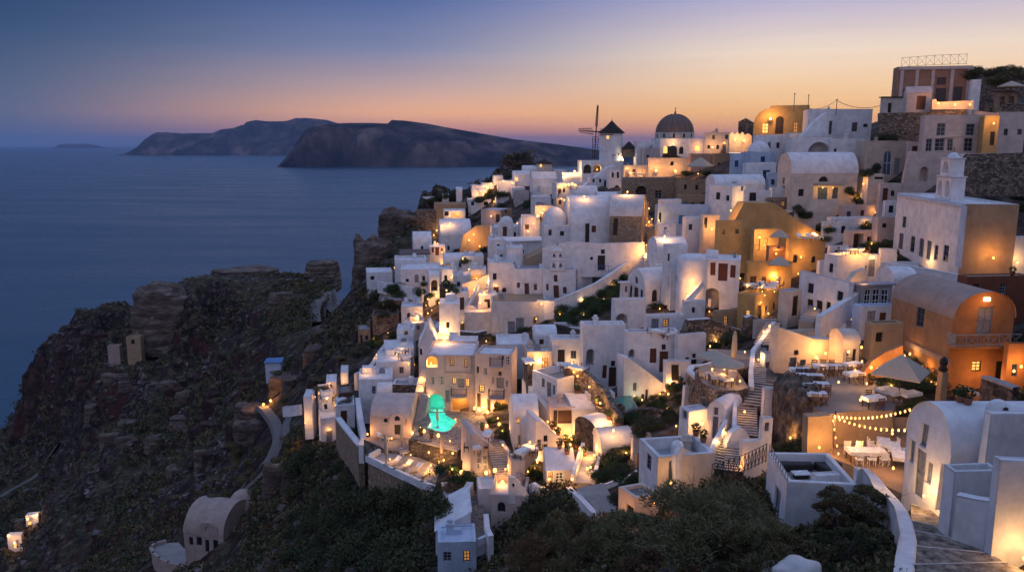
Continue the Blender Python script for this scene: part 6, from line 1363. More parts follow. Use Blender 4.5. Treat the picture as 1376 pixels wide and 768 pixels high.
# ================================================================ THINGS OUT ON THE CAPE
def ROCK(label, x0, x1, yt, yb, D, depth, mat='stone_tan', seed=1, name='rock_outcrop', group=None):
    a, b_ = P(x0, yb, D), P(x1, yb, D); H = P(x0, yt, D).z - a.z; c = (a + b_) / 2; w_ = (b_ - a).length
    n, m_ = 52, 22; mb = MB(); vs = []
    g = np.random.default_rng(seed)
    for j in range(m_ + 1):
        for i in range(n):
            t = 2 * math.pi * i / n; sq = (abs(math.cos(t)) ** 3 + abs(math.sin(t)) ** 3) ** (-1 / 3.); v = j / m_
            if v <= .75: r = 1.22 - .26 * v / .75; z = -8 + (H + 8) * v / .75
            else: q = (v - .75) / .25; r = .94 * (1 - q) + .02; z = H + .06 * H * math.sin(q * 1.5)
            x, y = r * sq * math.cos(t) * w_ / 2, r * sq * math.sin(t) * depth / 2
            k = 1 + .20 * float(fbm(x * 1. + seed * 9, y + z * .35, max(2., w_ * .25), 6, seed, .6)) + .05 * (math.floor(z / max(.8, H * .16)) % 2)
            vs.append((x * k, y * k, z + float(fbm(x + 50, y, w_ * .3, 4, seed + 2)) * H * .25 * (v > .6)))
    fs = [(j * n + i, j * n + (i + 1) % n, (j + 1) * n + (i + 1) % n, (j + 1) * n + i) for j in range(m_) for i in range(n)]
    mb.add(vs, fs, mat, False); return tag(mb.build(name, loc=c), label, 'rock', group)
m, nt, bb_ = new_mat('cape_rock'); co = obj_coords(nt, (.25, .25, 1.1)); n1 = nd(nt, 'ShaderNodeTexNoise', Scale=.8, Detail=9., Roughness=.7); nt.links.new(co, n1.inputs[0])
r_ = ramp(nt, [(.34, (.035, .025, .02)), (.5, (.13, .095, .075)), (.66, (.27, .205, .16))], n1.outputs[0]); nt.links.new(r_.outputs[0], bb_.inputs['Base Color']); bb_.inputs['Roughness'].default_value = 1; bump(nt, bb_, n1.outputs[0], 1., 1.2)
ROCK('big square tan rock bluff on the shoulder of the cape', 190, 262, 388, 442, 288, 16, 'cape_rock', 4)
ROCK('rough brown rock face carrying the curved edge of the upper dining terrace', 1044, 1090, 520, 606, 55.5, 5.5, 'rockface', 21)
ROCK('low rounded boulder heap on top of the cape', 291, 372, 361, 376, 318, 16, 'cape_rock', 7)
ROCK('small flat boulder on the cape beside the track', 414, 453, 351, 362, 300, 12, 'cape_rock', 9)
m, nt, bb_ = new_mat('red_rock'); n1 = nd(nt, 'ShaderNodeTexNoise', Scale=.7, Detail=9., Roughness=.7); nt.links.new(obj_coords(nt, (.3, .3, .6)), n1.inputs[0])
r_ = ramp(nt, [(.36, (.014, .008, .007)), (.52, (.05, .022, .018)), (.68, (.14, .075, .06))], n1.outputs[0]); nt.links.new(r_.outputs[0], bb_.inputs['Base Color']); bb_.inputs['Roughness'].default_value = 1; bump(nt, bb_, n1.outputs[0], 1., 1.5)
ROCK('sheer dark red cliff at the seaward end of the cape', 52, 100, 494, 600, 303, 18, 'red_rock', 31)
ROCK('second dark red cliff step on the cape end', 92, 150, 462, 545, 300, 20, 'red_rock', 33)
ROCK('rugged brown cliff face below the sea edge houses', 480, 528, 326, 398, 206, 14, 'cape_rock', 37)
ROCK('brown cliff shoulder under the dark cliff terraces', 515, 566, 286, 338, 228, 14, 'cape_rock', 39)
for k in range(46):
    rr_ = random.Random(k * 13 + 5); px, py = rr_.uniform(110, 455), rr_.uniform(400, 660)
    if 225 < px < 345 and py > 640 or py < 400 + (260 - px) * .35: continue
    q = GT(px, py); w_ = rr_.uniform(3., 9.) * q.y / 220 * F_PX / q.y / 2; h_ = rr_.uniform(1.2, 3.6) * F_PX / q.y
    ROCK('rough dark rock ledge jutting from the wide cape hillside', px - w_, px + w_, py - h_, py, q.y + 1.5, rr_.uniform(2.5, 5.), 'cape_rock' if k % 3 else 'red_rock', k + 60, 'rock_ledge', 'rock ledges on the cape hillside')
B('ruined square stone tower with one window on the cape slope', 164,169,188, 453,492, 272, 8, mat='tan', ph=.6, name='tower', wins=[('R',176,456,181,462,'v')])
B('collapsed pale stone ruin beside the square tower', 140,144,160, 465,488, 274, 8, mat='ruinwall', ph=.8, name='ruin')
B('small blue roofed shelter on the cape slope', 352,356,377, 488,498, 175, 8, mat='bluewash', rmat='paint_brightblue', roof='slab', name='shed')
def pole(label, px, yb, yt, D):
    p = P(px, yb, D); h = P(px, yt, D).z - p.z; mb = MB(); mb.tube([(0, 0, -1), (0, 0, h)], .14, 'bark', 6, r2=.1); mb.box(-.9, .9, -.06, .06, h - .8, h - .68, 'bark'); tag(mb.build('utility_pole', loc=p), label, 'pole')
pole('wooden utility pole standing beside the cape track', 418, 436, 401, 215); pole('wooden utility pole at the dark cliff edge by the sea', 489, 352, 333, 212)
for nm_, ln, hw_ in PATH_LINES: ribbon(nm_, ln, hw_ * .8, 'path_dirt', .03)
# ruined chapel
b = B('abandoned pinkish chapel with a broad vault on the lower slope', 243,247,300, 714,742, 108, -13, roof='vault', mat='ruinwall', rmat='ruinwall', rise=3.5, wl=8, name='chapel',
  wins=[('R',254.5,721,259.5,732,'v'),('R',264,721,271,732.5,'v'),('R',275.6,724,281,741,'v'),('R',286,724,293,738,'v')])
xm_ = to_face(0, b['C'], b['R'], b['L'], 279, 715)[0]; mb = MB(); pr = arch_pts(xm_ - 1.7, xm_ + 1.7, b['H'] - .2, b['H'] + 2.0, 12)
wallface(mb, pr, [(rect_pts(xm_ - .35, xm_ + .3, b['H'] + .25, b['H'] + 1.3), .5)], lambda s, z, d: (s, -.06 + d, z), 'ruinwall')
for i in range(len(pr)): p, q = pr[i], pr[(i + 1) % len(pr)]; mb.quad((p[0], -.06, p[1]), (q[0], -.06, q[1]), (q[0], .7, q[1]), (p[0], .7, p[1]), 'ruinwall')
mb.build('gable', b['root']); mb = MB(); mb.lathe([(2.2 * math.cos(math.pi / 2 * k / 8), 2.6 * math.sin(math.pi / 2 * k / 8)) for k in range(9)], 'ruinwall', 20, (b['wr'] * .8, 7.6, b['H'] + 1.2)); mb.lathe([(2.2, -4), (2.2, 0)], 'ruinwall', 20, (b['wr'] * .8, 7.6, b['H'] + 1.2)); mb.build('apse', b['root'])
T('round walled forecourt of the abandoned chapel', [(203,737),(206,745),(214,752),(226,758),(242,762),(258,764),(270,764),(290,760),(298,748),(262,742),(246,735),(240,728),(222,729),(209,732)], (240,745,112), 2.5, 'paving', 'ruinwall', rim=(.5, .4, 'ruinwall', [0, 1, 2, 3, 4, 5, 13, 12]))
# harbour houses far below
B('tallest white harbour house at the foot of the cliff', 30,34,51, 692,728, 200, 10, ph=.2, wins=[('R',38,700,42,706,'l')])
B('white harbour house with a lit doorway beside the water road', 5,9,28, 719,745, 196, 10, ph=.2, wins=[('R',18,728,22,736,'l')])
B('low grey harbour shed behind the tallest harbour house', 50,54,70, 688,700, 206, 10, ph=.1, mat='grey_plaster', name='shed')
B('dark stone harbour house under the cliff', 14,18,30, 700,716, 204, 10, ph=.2, mat='stone', name='house')
# ================================================================ RAY HELPERS: put small things on what is already built
bpy.context.view_layer.update()
DG = bpy.context.evaluated_depsgraph_get()
def HIT(px, py):
    d = ray(px, py).normalized(); ok, loc, nor, idx, ob, mt = SC.ray_cast(DG, Vector((0, 0, 0)), d)
    if not ok or loc.length > 2000: loc = P(px, py, ground_D(px, py) or 100.); nor = ZV
    if nor.dot(d) > 0: nor = -nor
    return loc, nor
def LG(label, pts, power=60, kind='wall', color=(1., .50, .14), off=.35):
    """lamps where the photo shows them glowing: (px, py[, power]) on the nearest surface"""
    for p in pts:
        loc, nor = HIT(p[0], p[1]); D = loc.length; pw = p[2] if len(p) > 2 else power
        o = bpy.data.objects.new('lamp', lamp_mesh(kind)); COL.objects.link(o)
        back = -ray(p[0], p[1]).normalized()
        if nor.z > .5: o.location = loc + ZV * .45 + back * .2
        else: o.location = loc + nor * off + back * .15
        s_ = max(.9, min(1.4, D / 140.)); o.scale = (s_, s_, s_)
        tag(o, label, 'lamp', label if len(pts) > 1 else None)
        if pw: light(o, (nor.x * .5, nor.y * .5, .25), pw * 1.8, color, .25)
ALLEY = []
LG('round lamp washing the front of the yellow lit skyline house', [(1035,160,330)], kind='big', off=1.2)
LG('lamp on the parapet before the terracotta mansion', [(1258,139,120),(1280,141,90),(1300,141,60)], off=.8)
LG('lamp on the small ochre block under the ridge', [(1334,166,90)], off=.8)
LG('lamp at the foot of the crenellated skyline wall', [(986,188,120),(998,189,150)], off=1.)
LG('lamp beside the cream cube house behind the dome', [(958,198,130)], off=1.)
LG('lamp over the lit awning of the cream vaulted house', [(1102,252,60),(1116,252,60)], kind='small', off=.8)
LG('lamp on the cream chimney block', [(1163,247,45)]); LG('low lamp in the terrace garden beside the cream vaulted house', [(1150,266,30)], kind='small')
LG('lamp on the domed church front', [(904,194,110),(937,199,90)], off=.8)
LG('lamp on the golden wall under the dome', [(880,229,230),(906,230,150)], kind='big', off=1.2)
LG('white lamp beside the windmill door', [(835,215,160)], kind='big', color=(1., .75, .45)); LG('lamp inside the arches under the windmill', [(802,228,40)])
LG('lamp under the restaurant terrace roof by the windmill', [(846,234,60),(860,236,60)], kind='small')
LG('lamp lighting the rosy terrace parasol', [(938,236,70)], kind='small'); LG('lamp at the corner of the tan stone building', [(843,262,140)], off=.8)
LG('lamp on the stair lane beside the tan stone building', [(866,280,110),(872,302,150)], off=.7)
LG('strong lamp at the head of the winding ramp', [(866,341,260)], kind='big', off=.9)
LG('golden flood lamp on the ridge slope', [(757,236,260),(772,233,260)], kind='big', off=1.2)
LG('round lamp in a row on the white ridge terrace', [(754,251,35),(759,249,35),(764,248,35),(769,250,35),(773,252,35)], kind='big')
LG('lamp below the row of ridge terrace lamps', [(754,267,70),(764,269,70)], off=.7); LG('lamp beside the vaulted ridge house', [(785,268,70)])
LG('lamp on the far lit stair near the ridge end', [(655,255,140),(660,247,110),(649,262,110)], kind='big', off=1.)
LG('lamp at the ridge end house', [(676,243,110),(688,246,80)], off=.9); LG('lamp on the village edge terrace', [(640,262,50),(664,273,60)])
LG('lamp on the white side of the house with the lit side', [(993,270,90),(990,287,110)], off=1.)
LG('lamp beside the yellow lit stub tower', [(953,307,90),(960,312,60)], off=.8); LG('lamp at the lit chimney house in the lane', [(893,322,110)], off=.8)
LG('lamp on the blue step house', [(884,296,35)]); LG('lamp on the yellow lit wall under the round bay', [(930,384,130),(926,395,80)], off=1.)
LG('lamp in the ochre restaurant court', [(1018,318,110),(1028,332,110),(1040,340,80)], off=.7)
LG('lamp by the cushioned loungers on the ochre platform', [(1082,319,80),(1098,320,80)], kind='small'); LG('lamp on the ochre stair below the platform', [(1073,344,90)], off=.7)
LG('candle lamp among the ochre terrace tables', [(1004,390,22),(1012,387,22),(1021,391,22),(1029,387,22),(1037,391,22),(1024,396,22)], kind='small')
LG('lamp against the ochre wall behind the tables', [(1050,372,130),(1042,378,110)], off=.6)
LG('lamp on the lit roof terrace of the plain white wall house', [(1134,341,80),(1148,342,80),(1160,341,60)], kind='small')
LG('lamp on the cream stair wall behind the row house', [(1149,383,90)], off=.8); LG('lamp low on the ochre side wall of the church', [(1330,345,110)], off=.8)
LG('lamp at the church parapet', [(1250,352,60)], kind='small'); LG('lamp at the doorway house beside the church', [(1364,352,50)])
LG('lamp on the orange wall above the square parasol', [(1211,477,35),(1222,482,25),(1239,500,30)], off=.4); LG('lamp under the orange lean-to wall', [(1167,492,40),(1176,494,40)])
LG('lamp stacked on the orange house corner', [(1258,513,30),(1257,523,30)], off=.4); LG('lamp at the orange side house', [(1366,490,60),(1358,496,40)], off=.5)
LG('lamp beside the glowing window of the orange vaulted house', [(1313,506,50)], off=.8)
LG('lamp on the cream wall behind the dining terrace', [(1120,474,90),(1096,486,40)], off=.7); LG('lamp in the cream vault porch', [(1136,470,50),(1157,473,60)], off=.5)
LG('lamp at the edge of the upper dining terrace', [(1106,502,20),(1164,523,25)], kind='small')
LG('uplight on the orange lit plaster wall', [(1096,597,60)], kind='small', off=.5)
LG('round lamp low on the vaulted house beside the paved stairs', [(1255,666,85)], kind='small', off=.5); LG('round lamp on the plain end wall by the paved stairs', [(1366,739,70)], kind='small', off=.6)
LG('lamp on the upper warm staircase', [(1026,452,50),(1034,444,50)], off=.5); LG('lamp in the dark stone parasol court', [(957,503,45),(972,513,45),(985,497,40)])
LG('lamp at the white annex beside the small vaulted house', [(938,566,50),(930,572,40)], off=.5); LG('lamp lighting the peach lattice house', [(843,690,35),(866,668,30)], off=.9)
LG('lamp at the small vaulted house doorstep', [(976,579,30)], off=.4); LG('lamp on the cube house side wall', [(893,640,45)], off=1.)
LG('lamp above the plunge pool door', [(884,527,40),(898,535,40)], off=.5)
LG('lamp on the glowing hotel porch', [(722,484,110),(735,487,90),(712,487,70)], off=.5)
LG('lamp among pots along the winding terrace wall', [(768,487,35),(771,505,35),(780,504,35),(797,519,50),(812,541,60),(826,566,80),(824,585,50)], off=.4)
LG('lamp among pots in the lane below the half dome house', [(740,566,40),(747,574,40),(757,585,40),(764,586,35),(756,598,40),(768,595,35),(766,604,40),(779,609,60),(803,611,50)], off=.3)
LG('lamp at the half dome house doorway', [(712,600,70),(706,604,40)], off=.4)
LG('lamp at the lit shed house', [(737,640,60),(770,640,60),(718,635,50),(722,626,50)], off=.5); LG('lamp on the lane steps', [(789,636,40),(801,650,50)], off=.4)
LG('lamp on the pool terrace edge', [(555,580,35),(570,584,25),(589,590,35)], kind='big'); LG('lamp at the pool terrace pillars', [(654,577,50),(671,575,45)], kind='big')
LG('tall glass lantern in front of the hotel caves', [(645,549,60),(650,545,40),(638,553,50),(656,552,40)], kind='big')
LG('lamp under the pool terrace bar', [(580,606,40),(593,619,35),(600,616,35),(612,607,30)], off=.4)
LG('large globe lamp on the lounger terrace', [(622,632,50)], kind='big'); LG('lamp between the sun loungers', [(524,622,25),(579,630,35),(552,616,15)], kind='small')
LG('lamp at the wing house foot', [(652,633,40),(665,638,40),(676,646,30)], kind='big'); LG('lamp at the bend of the inner path wall', [(494,588,35)])
LG('orange lamp pair at the dark path bend', [(354,546,300),(364,541,240)], kind='big', color=(1., .42, .08), off=1.2)
LG('ground uplight on the slope below the outer houses', [(411,566,60),(396,610,50)], kind='small', color=(1., .45, .1), off=.6)
LG('harbour lamp glowing at the foot of the cliff', [(40,694,160),(52,688,80),(22,726,120),(14,716,60)], kind='big', color=(1., .5, .2), off=1.2)
LG('lamp on the glowing yellow staircase', [(650,392,170),(655,378,150),(645,405,120),(637,388,120)], off=1.)
LG('lamp on the lit steps beside the gabled house', [(590,452,100),(597,461,120),(599,448,80)], off=.8); LG('lamp inside the hotel loggia', [(580,486,50)], off=.6)
LG('lamp on the warm upper hotel steps', [(567,505,60),(568,518,50)], off=.6); LG('small lamp on the terrace tables beside the gabled house', [(540,474,30),(533,480,25),(549,488,30),(557,493,30)], kind='small')
LG('lamp at the arched door house', [(558,427,90),(566,420,60),(575,424,50)], off=.7); LG('lamp glowing in the leafy terrace restaurant', [(586,396,90),(600,394,50),(575,405,60),(590,410,40)], off=.8)
LG('lamp in the terraces under the red door house', [(622,347,40),(640,373,60),(630,365,40),(606,372,40)], off=.6)
LG('lamp on the cliff veranda', [(604,290,50),(615,288,70),(605,303,60)], off=.7); LG('lamp over the smooth vault terrace', [(583,318,140),(587,312,90),(594,306,60)], off=.9)
LG('lamp beside the three red doors', [(588,330,60),(594,338,50)], off=.7); LG('lamp on the tan ochre retaining wall', [(630,322,150),(636,314,90),(644,330,60)], off=.9)
LG('lamp beside the tan plaster house', [(662,290,40),(700,300,50)], off=.7); LG('lamp in the lane cafe beside the domed house', [(722,288,80),(730,281,60),(716,300,50),(709,310,40)], off=.7)
LG('small lamp in the outer edge cluster', [(443,519,35),(439,535,35),(450,543,25),(462,512,25),(420,533,20)], kind='small'); LG('lamp on the green slope wall', [(727,407,60)], off=.6)
LG('small lamp on the crumbling boundary wall', [(520,455,25),(506,480,20),(492,497,20)], kind='small')
LG('cyan lamp over the plunge pool', [(851,530,5)], kind='small', color=(.1, 1., .75))
# small lamps in the alleys
al = 0
for k in range(3000):
    rr_ = random.Random(k + 5000); px, py = rr_.uniform(500, 1200), rr_.uniform(240, 640)
    d = ray(px, py).normalized(); ok, loc, nor, idx, ob, mt = SC.ray_cast(DG, Vector((0, 0, 0)), d)
    if not ok or not (ob.name == 'hillside' or ob.name.startswith(('steps', 'floor'))) or loc.length > 190 or not inside(VILLAGE, np.array([px]), np.array([py]))[0]: continue
    if any((loc - q).length < 3.2 for q in ALLEY): continue
    ALLEY.append(loc); o = bpy.data.objects.new('lamp', lamp_mesh('small')); COL.objects.link(o); o.location = loc + ZV * .5 - d * .2; tag(o, 'small low lamp lighting an alley gap between the village houses', 'lamp', 'alley lamps between the houses'); light(o, (0, 0, .2), rr_.uniform(18, 60), r=.15); al += 1
    if al >= 75: break
# ================================================================ FURNITURE
def on(px, py, z=None):
    return PZ(px, py, z) if z is not None else HIT(px, py)[0]
TL = 'dining table on the curved upper terrace'
for px, py in [(1074,502),(1084,510),(1092,510.5),(1086,521),(1099,522),(1095,535),(1105,497),(1117,497)]:
    p = on(px, py + 5, zd + .005); a = random.uniform(-.1, .1) - .1; place('tab', mk_table, p, a, 'white ' + TL, 'table', 'white tables on the upper dining terrace', 'dining_table')
    for s_ in (-1, 1):
        place('ch', mk_chair, p + Vector((.35 * s_, .75 * s_, 0)), a + (math.pi if s_ < 0 else 0), 'brown chair at a white ' + TL, 'chair', 'chairs on the upper dining terrace', 'chair'); place('ch', mk_chair, p + Vector((-.35 * s_, .75 * s_, 0)), a + (math.pi if s_ < 0 else 0), 'brown chair at a white ' + TL, 'chair', 'chairs on the upper dining terrace', 'chair')
for px, py, lab in [(1147,512,'white dining table under the cream porch end of the upper terrace'),(1173,546,'white dining table beside the string lights'),(1145,499,'white dining table beside the cream vault porch')]:
    p = on(px, py, zd + .005); place('tab', mk_table, p, .3, lab, 'table', None, 'dining_table')
    for s_ in (-1, 1): place('ch', mk_chair, p + Vector((.1, .8 * s_, 0)), (math.pi if s_ < 0 else 0), 'brown chair at a ' + lab.replace('white ', '', 1), 'chair', lab + ' chairs', 'chair')
def mk_long(): return mk_table(2.4, 1.0)
p = on(1163, 618, zb2 + .005); place('long', mk_long, p, -.05, 'long white table under the string lights', 'table', None, 'dining_table')
for k, dx in enumerate((-.8, 0., .8)):
    for s_ in (-1, 1): place('chw', mk_chair_white, p + Vector((dx, .85 * s_, 0)), (math.pi if s_ < 0 else 0) + random.uniform(-.15, .15), 'white chair at the long white table', 'chair', 'white chairs at the long table', 'chair')
for px, py in ((1187,598),(1200,604),(1207,616)):
    p = on(px, py + 8, zb2 + .005); place('tab', mk_table, p, 1.2, 'white side table near the vaulted house under string lights', 'table', 'white side tables on the lower terrace', 'dining_table')
    for s_ in (-1, 1): place('chw', mk_chair_white, p + Vector((.8 * s_, .1, 0)), math.pi / 2 * -s_, 'white chair at a side table near the vaulted house', 'chair', 'white chairs at the side tables', 'chair')
place('umb', lambda: mk_umbrella(2.25, 4), on(1207, 538, zd + .005), .1, 'big square cream parasol beside the orange house', 'parasol', None, 'umbrella')
for (px, py) in ((1205,538),(1190,534),(1222,540)): p = on(px, py, zd + .005); place('tab', mk_table, p, .4, 'table under the big square parasol', 'table', 'tables under the square parasol', 'dining_table')
def umb(px, py, label, key, rz=0., s=1.):
    o = place(key, {'uc': lambda: mk_umbrella(1.5, 8, True), 'u8': lambda: mk_umbrella(1.5, 8), 'u4': lambda: mk_umbrella(2.0, 4)}[key], on(px, py), rz, label, 'parasol', None, 'umbrella'); o.scale = (s, s, s); return o
umb(985, 499, 'tall closed parasol in the dark stone court', 'uc', 0, 1.3); umb(958, 508, 'open parasol glowing in the dark stone court', 'u8', 0, .9); umb(976, 519, 'open parasol beside the curved court wall', 'u8', 0, .9)
umb(519, 624, 'closed parasol glowing tall at the end of the lounger terrace', 'uc', 0, 1.2); umb(540, 602, 'closed white parasol in the dark courtyard', 'uc')
umb(594, 620, 'closed parasol in front of the pool terrace bar', 'uc'); umb(1046, 374, 'white sail parasol over the ochre terrace', 'u4', .4, .9); umb(1046, 334, 'white sail over the shaded restaurant bar', 'u4', .3, .8)
umb(940, 244, 'lit parasol on the rosy terrace under the dome', 'u4', .2, 1.5); umb(1356, 140, 'white parasol on the hilltop beside the mansion', 'u8', 0, 1.4); umb(588, 574, 'dark closed parasol on the pool edge', 'uc', 0, .8)
for k, (px, py) in enumerate([(528,625),(543,630),(556,634),(570,640),(584,645)]):
    place('lounger', mk_lounger, on(px, py, zl + .005), -.75, 'cushioned white sun lounger in the row on the lounger terrace', 'sun lounger', 'sun loungers in the terrace row', 'sun_lounger')
place('lounger', mk_lounger, on(516, 590, CT['z'] + .005), 1.1, 'single white sun lounger in the dark courtyard', 'sun lounger', None, 'sun_lounger')
place('lounger', mk_lounger, on(549, 609, zl + .005), -.9, 'white sun lounger beside the pool terrace bar wall', 'sun lounger', None, 'sun_lounger')
root = tag(empty('daybed', on(598, 648, zl + .005), -.5), 'curved pale daybed at the end of the lounger row', 'daybed'); mb = MB(); mb.lathe([(.02, .35), (1.1, .35), (1.15, .3), (1.1, 0)], 'cloth', 20); mb.build('base', root); mb = MB(); 
for k in range(8): a0, a1 = math.pi * k / 8 - .6, math.pi * (k + 1) / 8 - .6; mb.add([(1.12 * math.cos(a), 1.12 * math.sin(a), z) for a in (a0, a1) for z in (0, .8)] + [(.95 * math.cos(a), .95 * math.sin(a), z) for a in (a0, a1) for z in (0, .8)], [(0, 1, 3, 2), (4, 5, 7, 6), (1, 3, 7, 5)], 'cloth')
mb.build('backrest', root)
for px, py, lab in [(1008,389,0),(1017,392,0),(1026,388,0),(1034,393,0),(1022,385,0),(1040,388,0)]:
    p = on(px, py); place('tab', mk_table, p, random.uniform(0, 3), 'candle lit white table on the ochre terrace block', 'table', 'tables on the ochre terrace block', 'dining_table')
    for s_ in (-1, 1): place('ch', mk_chair, p + Vector((.9 * s_, 0, 0)), math.pi / 2 * -s_, 'brown chair at a candle lit table on the ochre terrace block', 'chair', 'chairs on the ochre terrace block', 'chair')
for px, py in ((1078,322),(1090,322),(1098,321)): place('lounger', mk_lounger, on(px, py), .3, 'cushioned lounger on the ochre platform', 'sun lounger', 'loungers on the ochre platform', 'sun_lounger')
def SET(pts, what, key='tab'):
    for px, py in pts:
        p = on(px, py); place(key, mk_table, p, random.uniform(0, 3), 'small white table ' + what, 'table', 'tables ' + what, 'dining_table')
        for s_ in (-1, 1): place('ch', mk_chair, p + Vector((.95 * s_, .1, 0)), math.pi / 2 * -s_, 'brown chair ' + what, 'chair', 'chairs ' + what, 'chair')
SET([(757,496),(767,499),(777,502)], 'on the furnished roof terrace by the hotel'); SET([(538,476),(546,484)], 'on the terrace beside the gabled house'); SET([(1140,342),(1155,342)], 'on the lit roof terrace of the plain white wall house')
SET([(884,452),(900,455)], 'on the brown roof terrace of the dark red door house'); SET([(957,514),(972,517)], 'in the dark stone court'); SET([(730,290),(722,296)], 'in the lane cafe')
SET([(762,252),(770,254)], 'on the white ridge terrace'); SET([(848,236),(860,238)], 'on the restaurant terrace by the windmill'); SET([(440,538),(458,542)], 'in the outer edge cluster'); SET([(640,607),(655,590)], 'on the cobbled pool terrace'); SET([(702,614),(712,610)], 'below the half dome apse')
# roof terrace furniture of the near house
def sofa(label, p, rz, w_=1.9):
    r = tag(empty('sofa', p, rz), label, 'sofa'); mb = MB(); mb.box(-w_ / 2, w_ / 2, -.4, .4, 0, .38, 'wood_dark'); mb.build('base', r); mb = MB(); mb.box(-w_ / 2, w_ / 2, .28, .45, .38, .8, 'cloth_dark'); mb.build('backrest', r); mb = MB(); mb.box(-w_ / 2 + .03, w_ / 2 - .03, -.4, .27, .383, .5, 'cloth_dark'); mb.build('cushion', r)
zr = P(1058, 648, 40).z - .95 + .006
sofa('dark cushioned sofa along the back of the near roof terrace', on(1068, 630, zr), .05, 1.9); sofa('dark cushioned sofa at the end of the near roof terrace', on(1110, 634, zr), -1.2, 1.5)
r = tag(empty('low_table', on(1076, 642, zr), .1), 'low pale table between the roof terrace sofas', 'table'); mb = MB(); mb.box(-.5, .5, -.3, .3, .3, .36, 'table_white'); mb.build('table_top', r); mb = MB(); mb.box(-.4, .4, -.2, .2, 0, .3, 'wood_dark'); mb.build('base', r)
RAIL('slim metal balustrade along the sea side of the near roof terrace', [(1034,607,44.2),(1058,648,40.1)], .45, 8, 'iron_grey', cross=False)
# string lights
def string(label, a, b_, sag, n, power):
    a, b_ = P(*a), P(*b_); r = tag(empty('string_lights', a), label, 'string lights'); f = lambda t: a.lerp(b_, t) - a - ZV * sag * 4 * t * (1 - t)
    mb = MB(); mb.tube([f(k / 24) for k in range(25)], .012, 'iron', 4); mb.build('cable', r)
    src = None
    for k in range(n):
        q = f((k + .5) / n) - ZV * .1
        if src is None: mb = MB(); mb.lathe([(.02, -.09), (.05, -.05), (.058, 0), (.04, .05), (.02, .08)], 'bulb', 8); src = mb.build('bulb', r)
        else: o = src.copy(); COL.objects.link(o); src_ = o
        (src if k == 0 else o).location = q
        if k % 4 == 1: light(r, q - ZV * .15, power)
string('upper string of bulbs over the lower dining terrace', (1119,556,49.5), (1226,547,46), .35, 18, 60); string('lower string of bulbs sagging over the white table', (1119,557,49.5), (1220,575,43.5), .3, 14, 60); string('string of bulbs along the near end of the lower terrace', (1119,557,49.5), (1128,612,45), .1, 5, 30)
for lab, a, h in (('wooden string light post at the terrace corner', (1119,603,49.5), 2.7),):
    p = P(*a); mb = MB(); mb.tube([(0, 0, -.6), (0, 0, h)], .05, 'wood_brown'); tag(mb.build('light_post', loc=p), lab, 'post')
# pots and plants on the terraces
for g_, pts in {'in the lane below the half dome house': [(742,572),(750,580),(760,590),(752,592),(770,600),(762,610),(785,612),(776,602)], 'along the winding terrace wall': [(775,508),(803,524),(818,548),(830,572)], 'on the pool terrace': [(566,585),(580,588),(630,590),(648,578)], 'before the dark red door': [(905,504),(914,507),(897,506),(925,506)], 'at the white annex': [(935,580),(945,584),(925,582)], 'under the orange house': [(1283,536),(1290,540),(1300,543)], 'at the church doorway': [(1350,362),(1360,360),(1370,358)], 'on the lounger terrace': [(640,643),(603,636)], 'on the upper dining terrace edge': [(1181,527),(1170,516)]}.items():
    for px, py in pts:
        loc, nor = HIT(px, py)
        for dy in (5, 10, 15, 20, 26):
            if nor.z > .6: break
            loc, nor = HIT(px, py + dy)
        if nor.z < .6: continue
        o = place('pot', mk_pot, loc, px % 6, 'leafy potted plant ' + g_, 'plant', 'potted plants ' + g_, 'potted_plant'); o.scale = (.85,) * 3
# ================================================================ VEGETATION
def needle_bush(name, label, px, py, D, r, h, n, mat, seed, wid=.03, ln=.3, clumps=16, stems=60, cat='bush', mat2=None):
    g = np.random.default_rng(seed); c = P(px, py, D); c.z = min(c.z, zterr(c.x, c.y) + .3) if D > 45 else c.z; root = tag(empty(name, c), label, cat)
    cc = []; 
    for k in range(clumps):
        a = g.uniform(0, 6.283); q = math.sqrt(g.random()) * .85; cc.append((q * r * math.cos(a), q * r * math.sin(a), h * (1 - .75 * q * q) * g.uniform(.55, .85), r * g.uniform(.2, .36)))
    vs = np.zeros((n * 4, 3)); k = g.integers(0, clumps, n); C_ = np.array(cc)[k]
    d = g.normal(size=(n, 3)); d[:, 2] = np.abs(d[:, 2]) * .9 + .1; d /= np.linalg.norm(d, axis=1)[:, None]
    rad = C_[:, 3:4] * (.35 + .65 * g.random((n, 1)) ** .5); p = C_[:, :3] + d * rad * np.array([1, 1, .8]); p[:, 2] = np.maximum(p[:, 2], .0)
    ax = d + g.normal(size=(n, 3)) * .55; ax /= np.linalg.norm(ax, axis=1)[:, None]; sd_ = np.cross(ax, g.normal(size=(n, 3))); sd_ /= np.linalg.norm(sd_, axis=1)[:, None]
    L_ = ln * (.5 + g.random((n, 1))); w_ = wid * (.6 + .8 * g.random((n, 1)))
    vs[0::4] = p - ax * L_ / 2; vs[1::4] = p + sd_ * w_; vs[2::4] = p + ax * L_ / 2; vs[3::4] = p - sd_ * w_
    mb = MB(); mb.v = vs.tolist(); mb.f = np.arange(n * 4).reshape(n, 4).tolist(); mb.mats = [mat] + ([mat2] if mat2 else []); mb.m = (g.random(n) < .3).astype(int).tolist() if mat2 else [0] * n; mb.sm = [False] * n; mb.build('foliage', root)
    mb = MB()
    for i in range(stems):
        x, y, z, rr = cc[g.integers(0, clumps)]; e = Vector((x, y, z)) + Vector(g.normal(size=3)) * rr * .7; m1 = e * .5 + Vector(g.normal(size=3)) * r * .06; mb.tube([(e.x * .12, e.y * .12, -.2), m1, e], .035, 'twig', 4, r2=.008, caps=False)
    mb.build('branch', root); return root
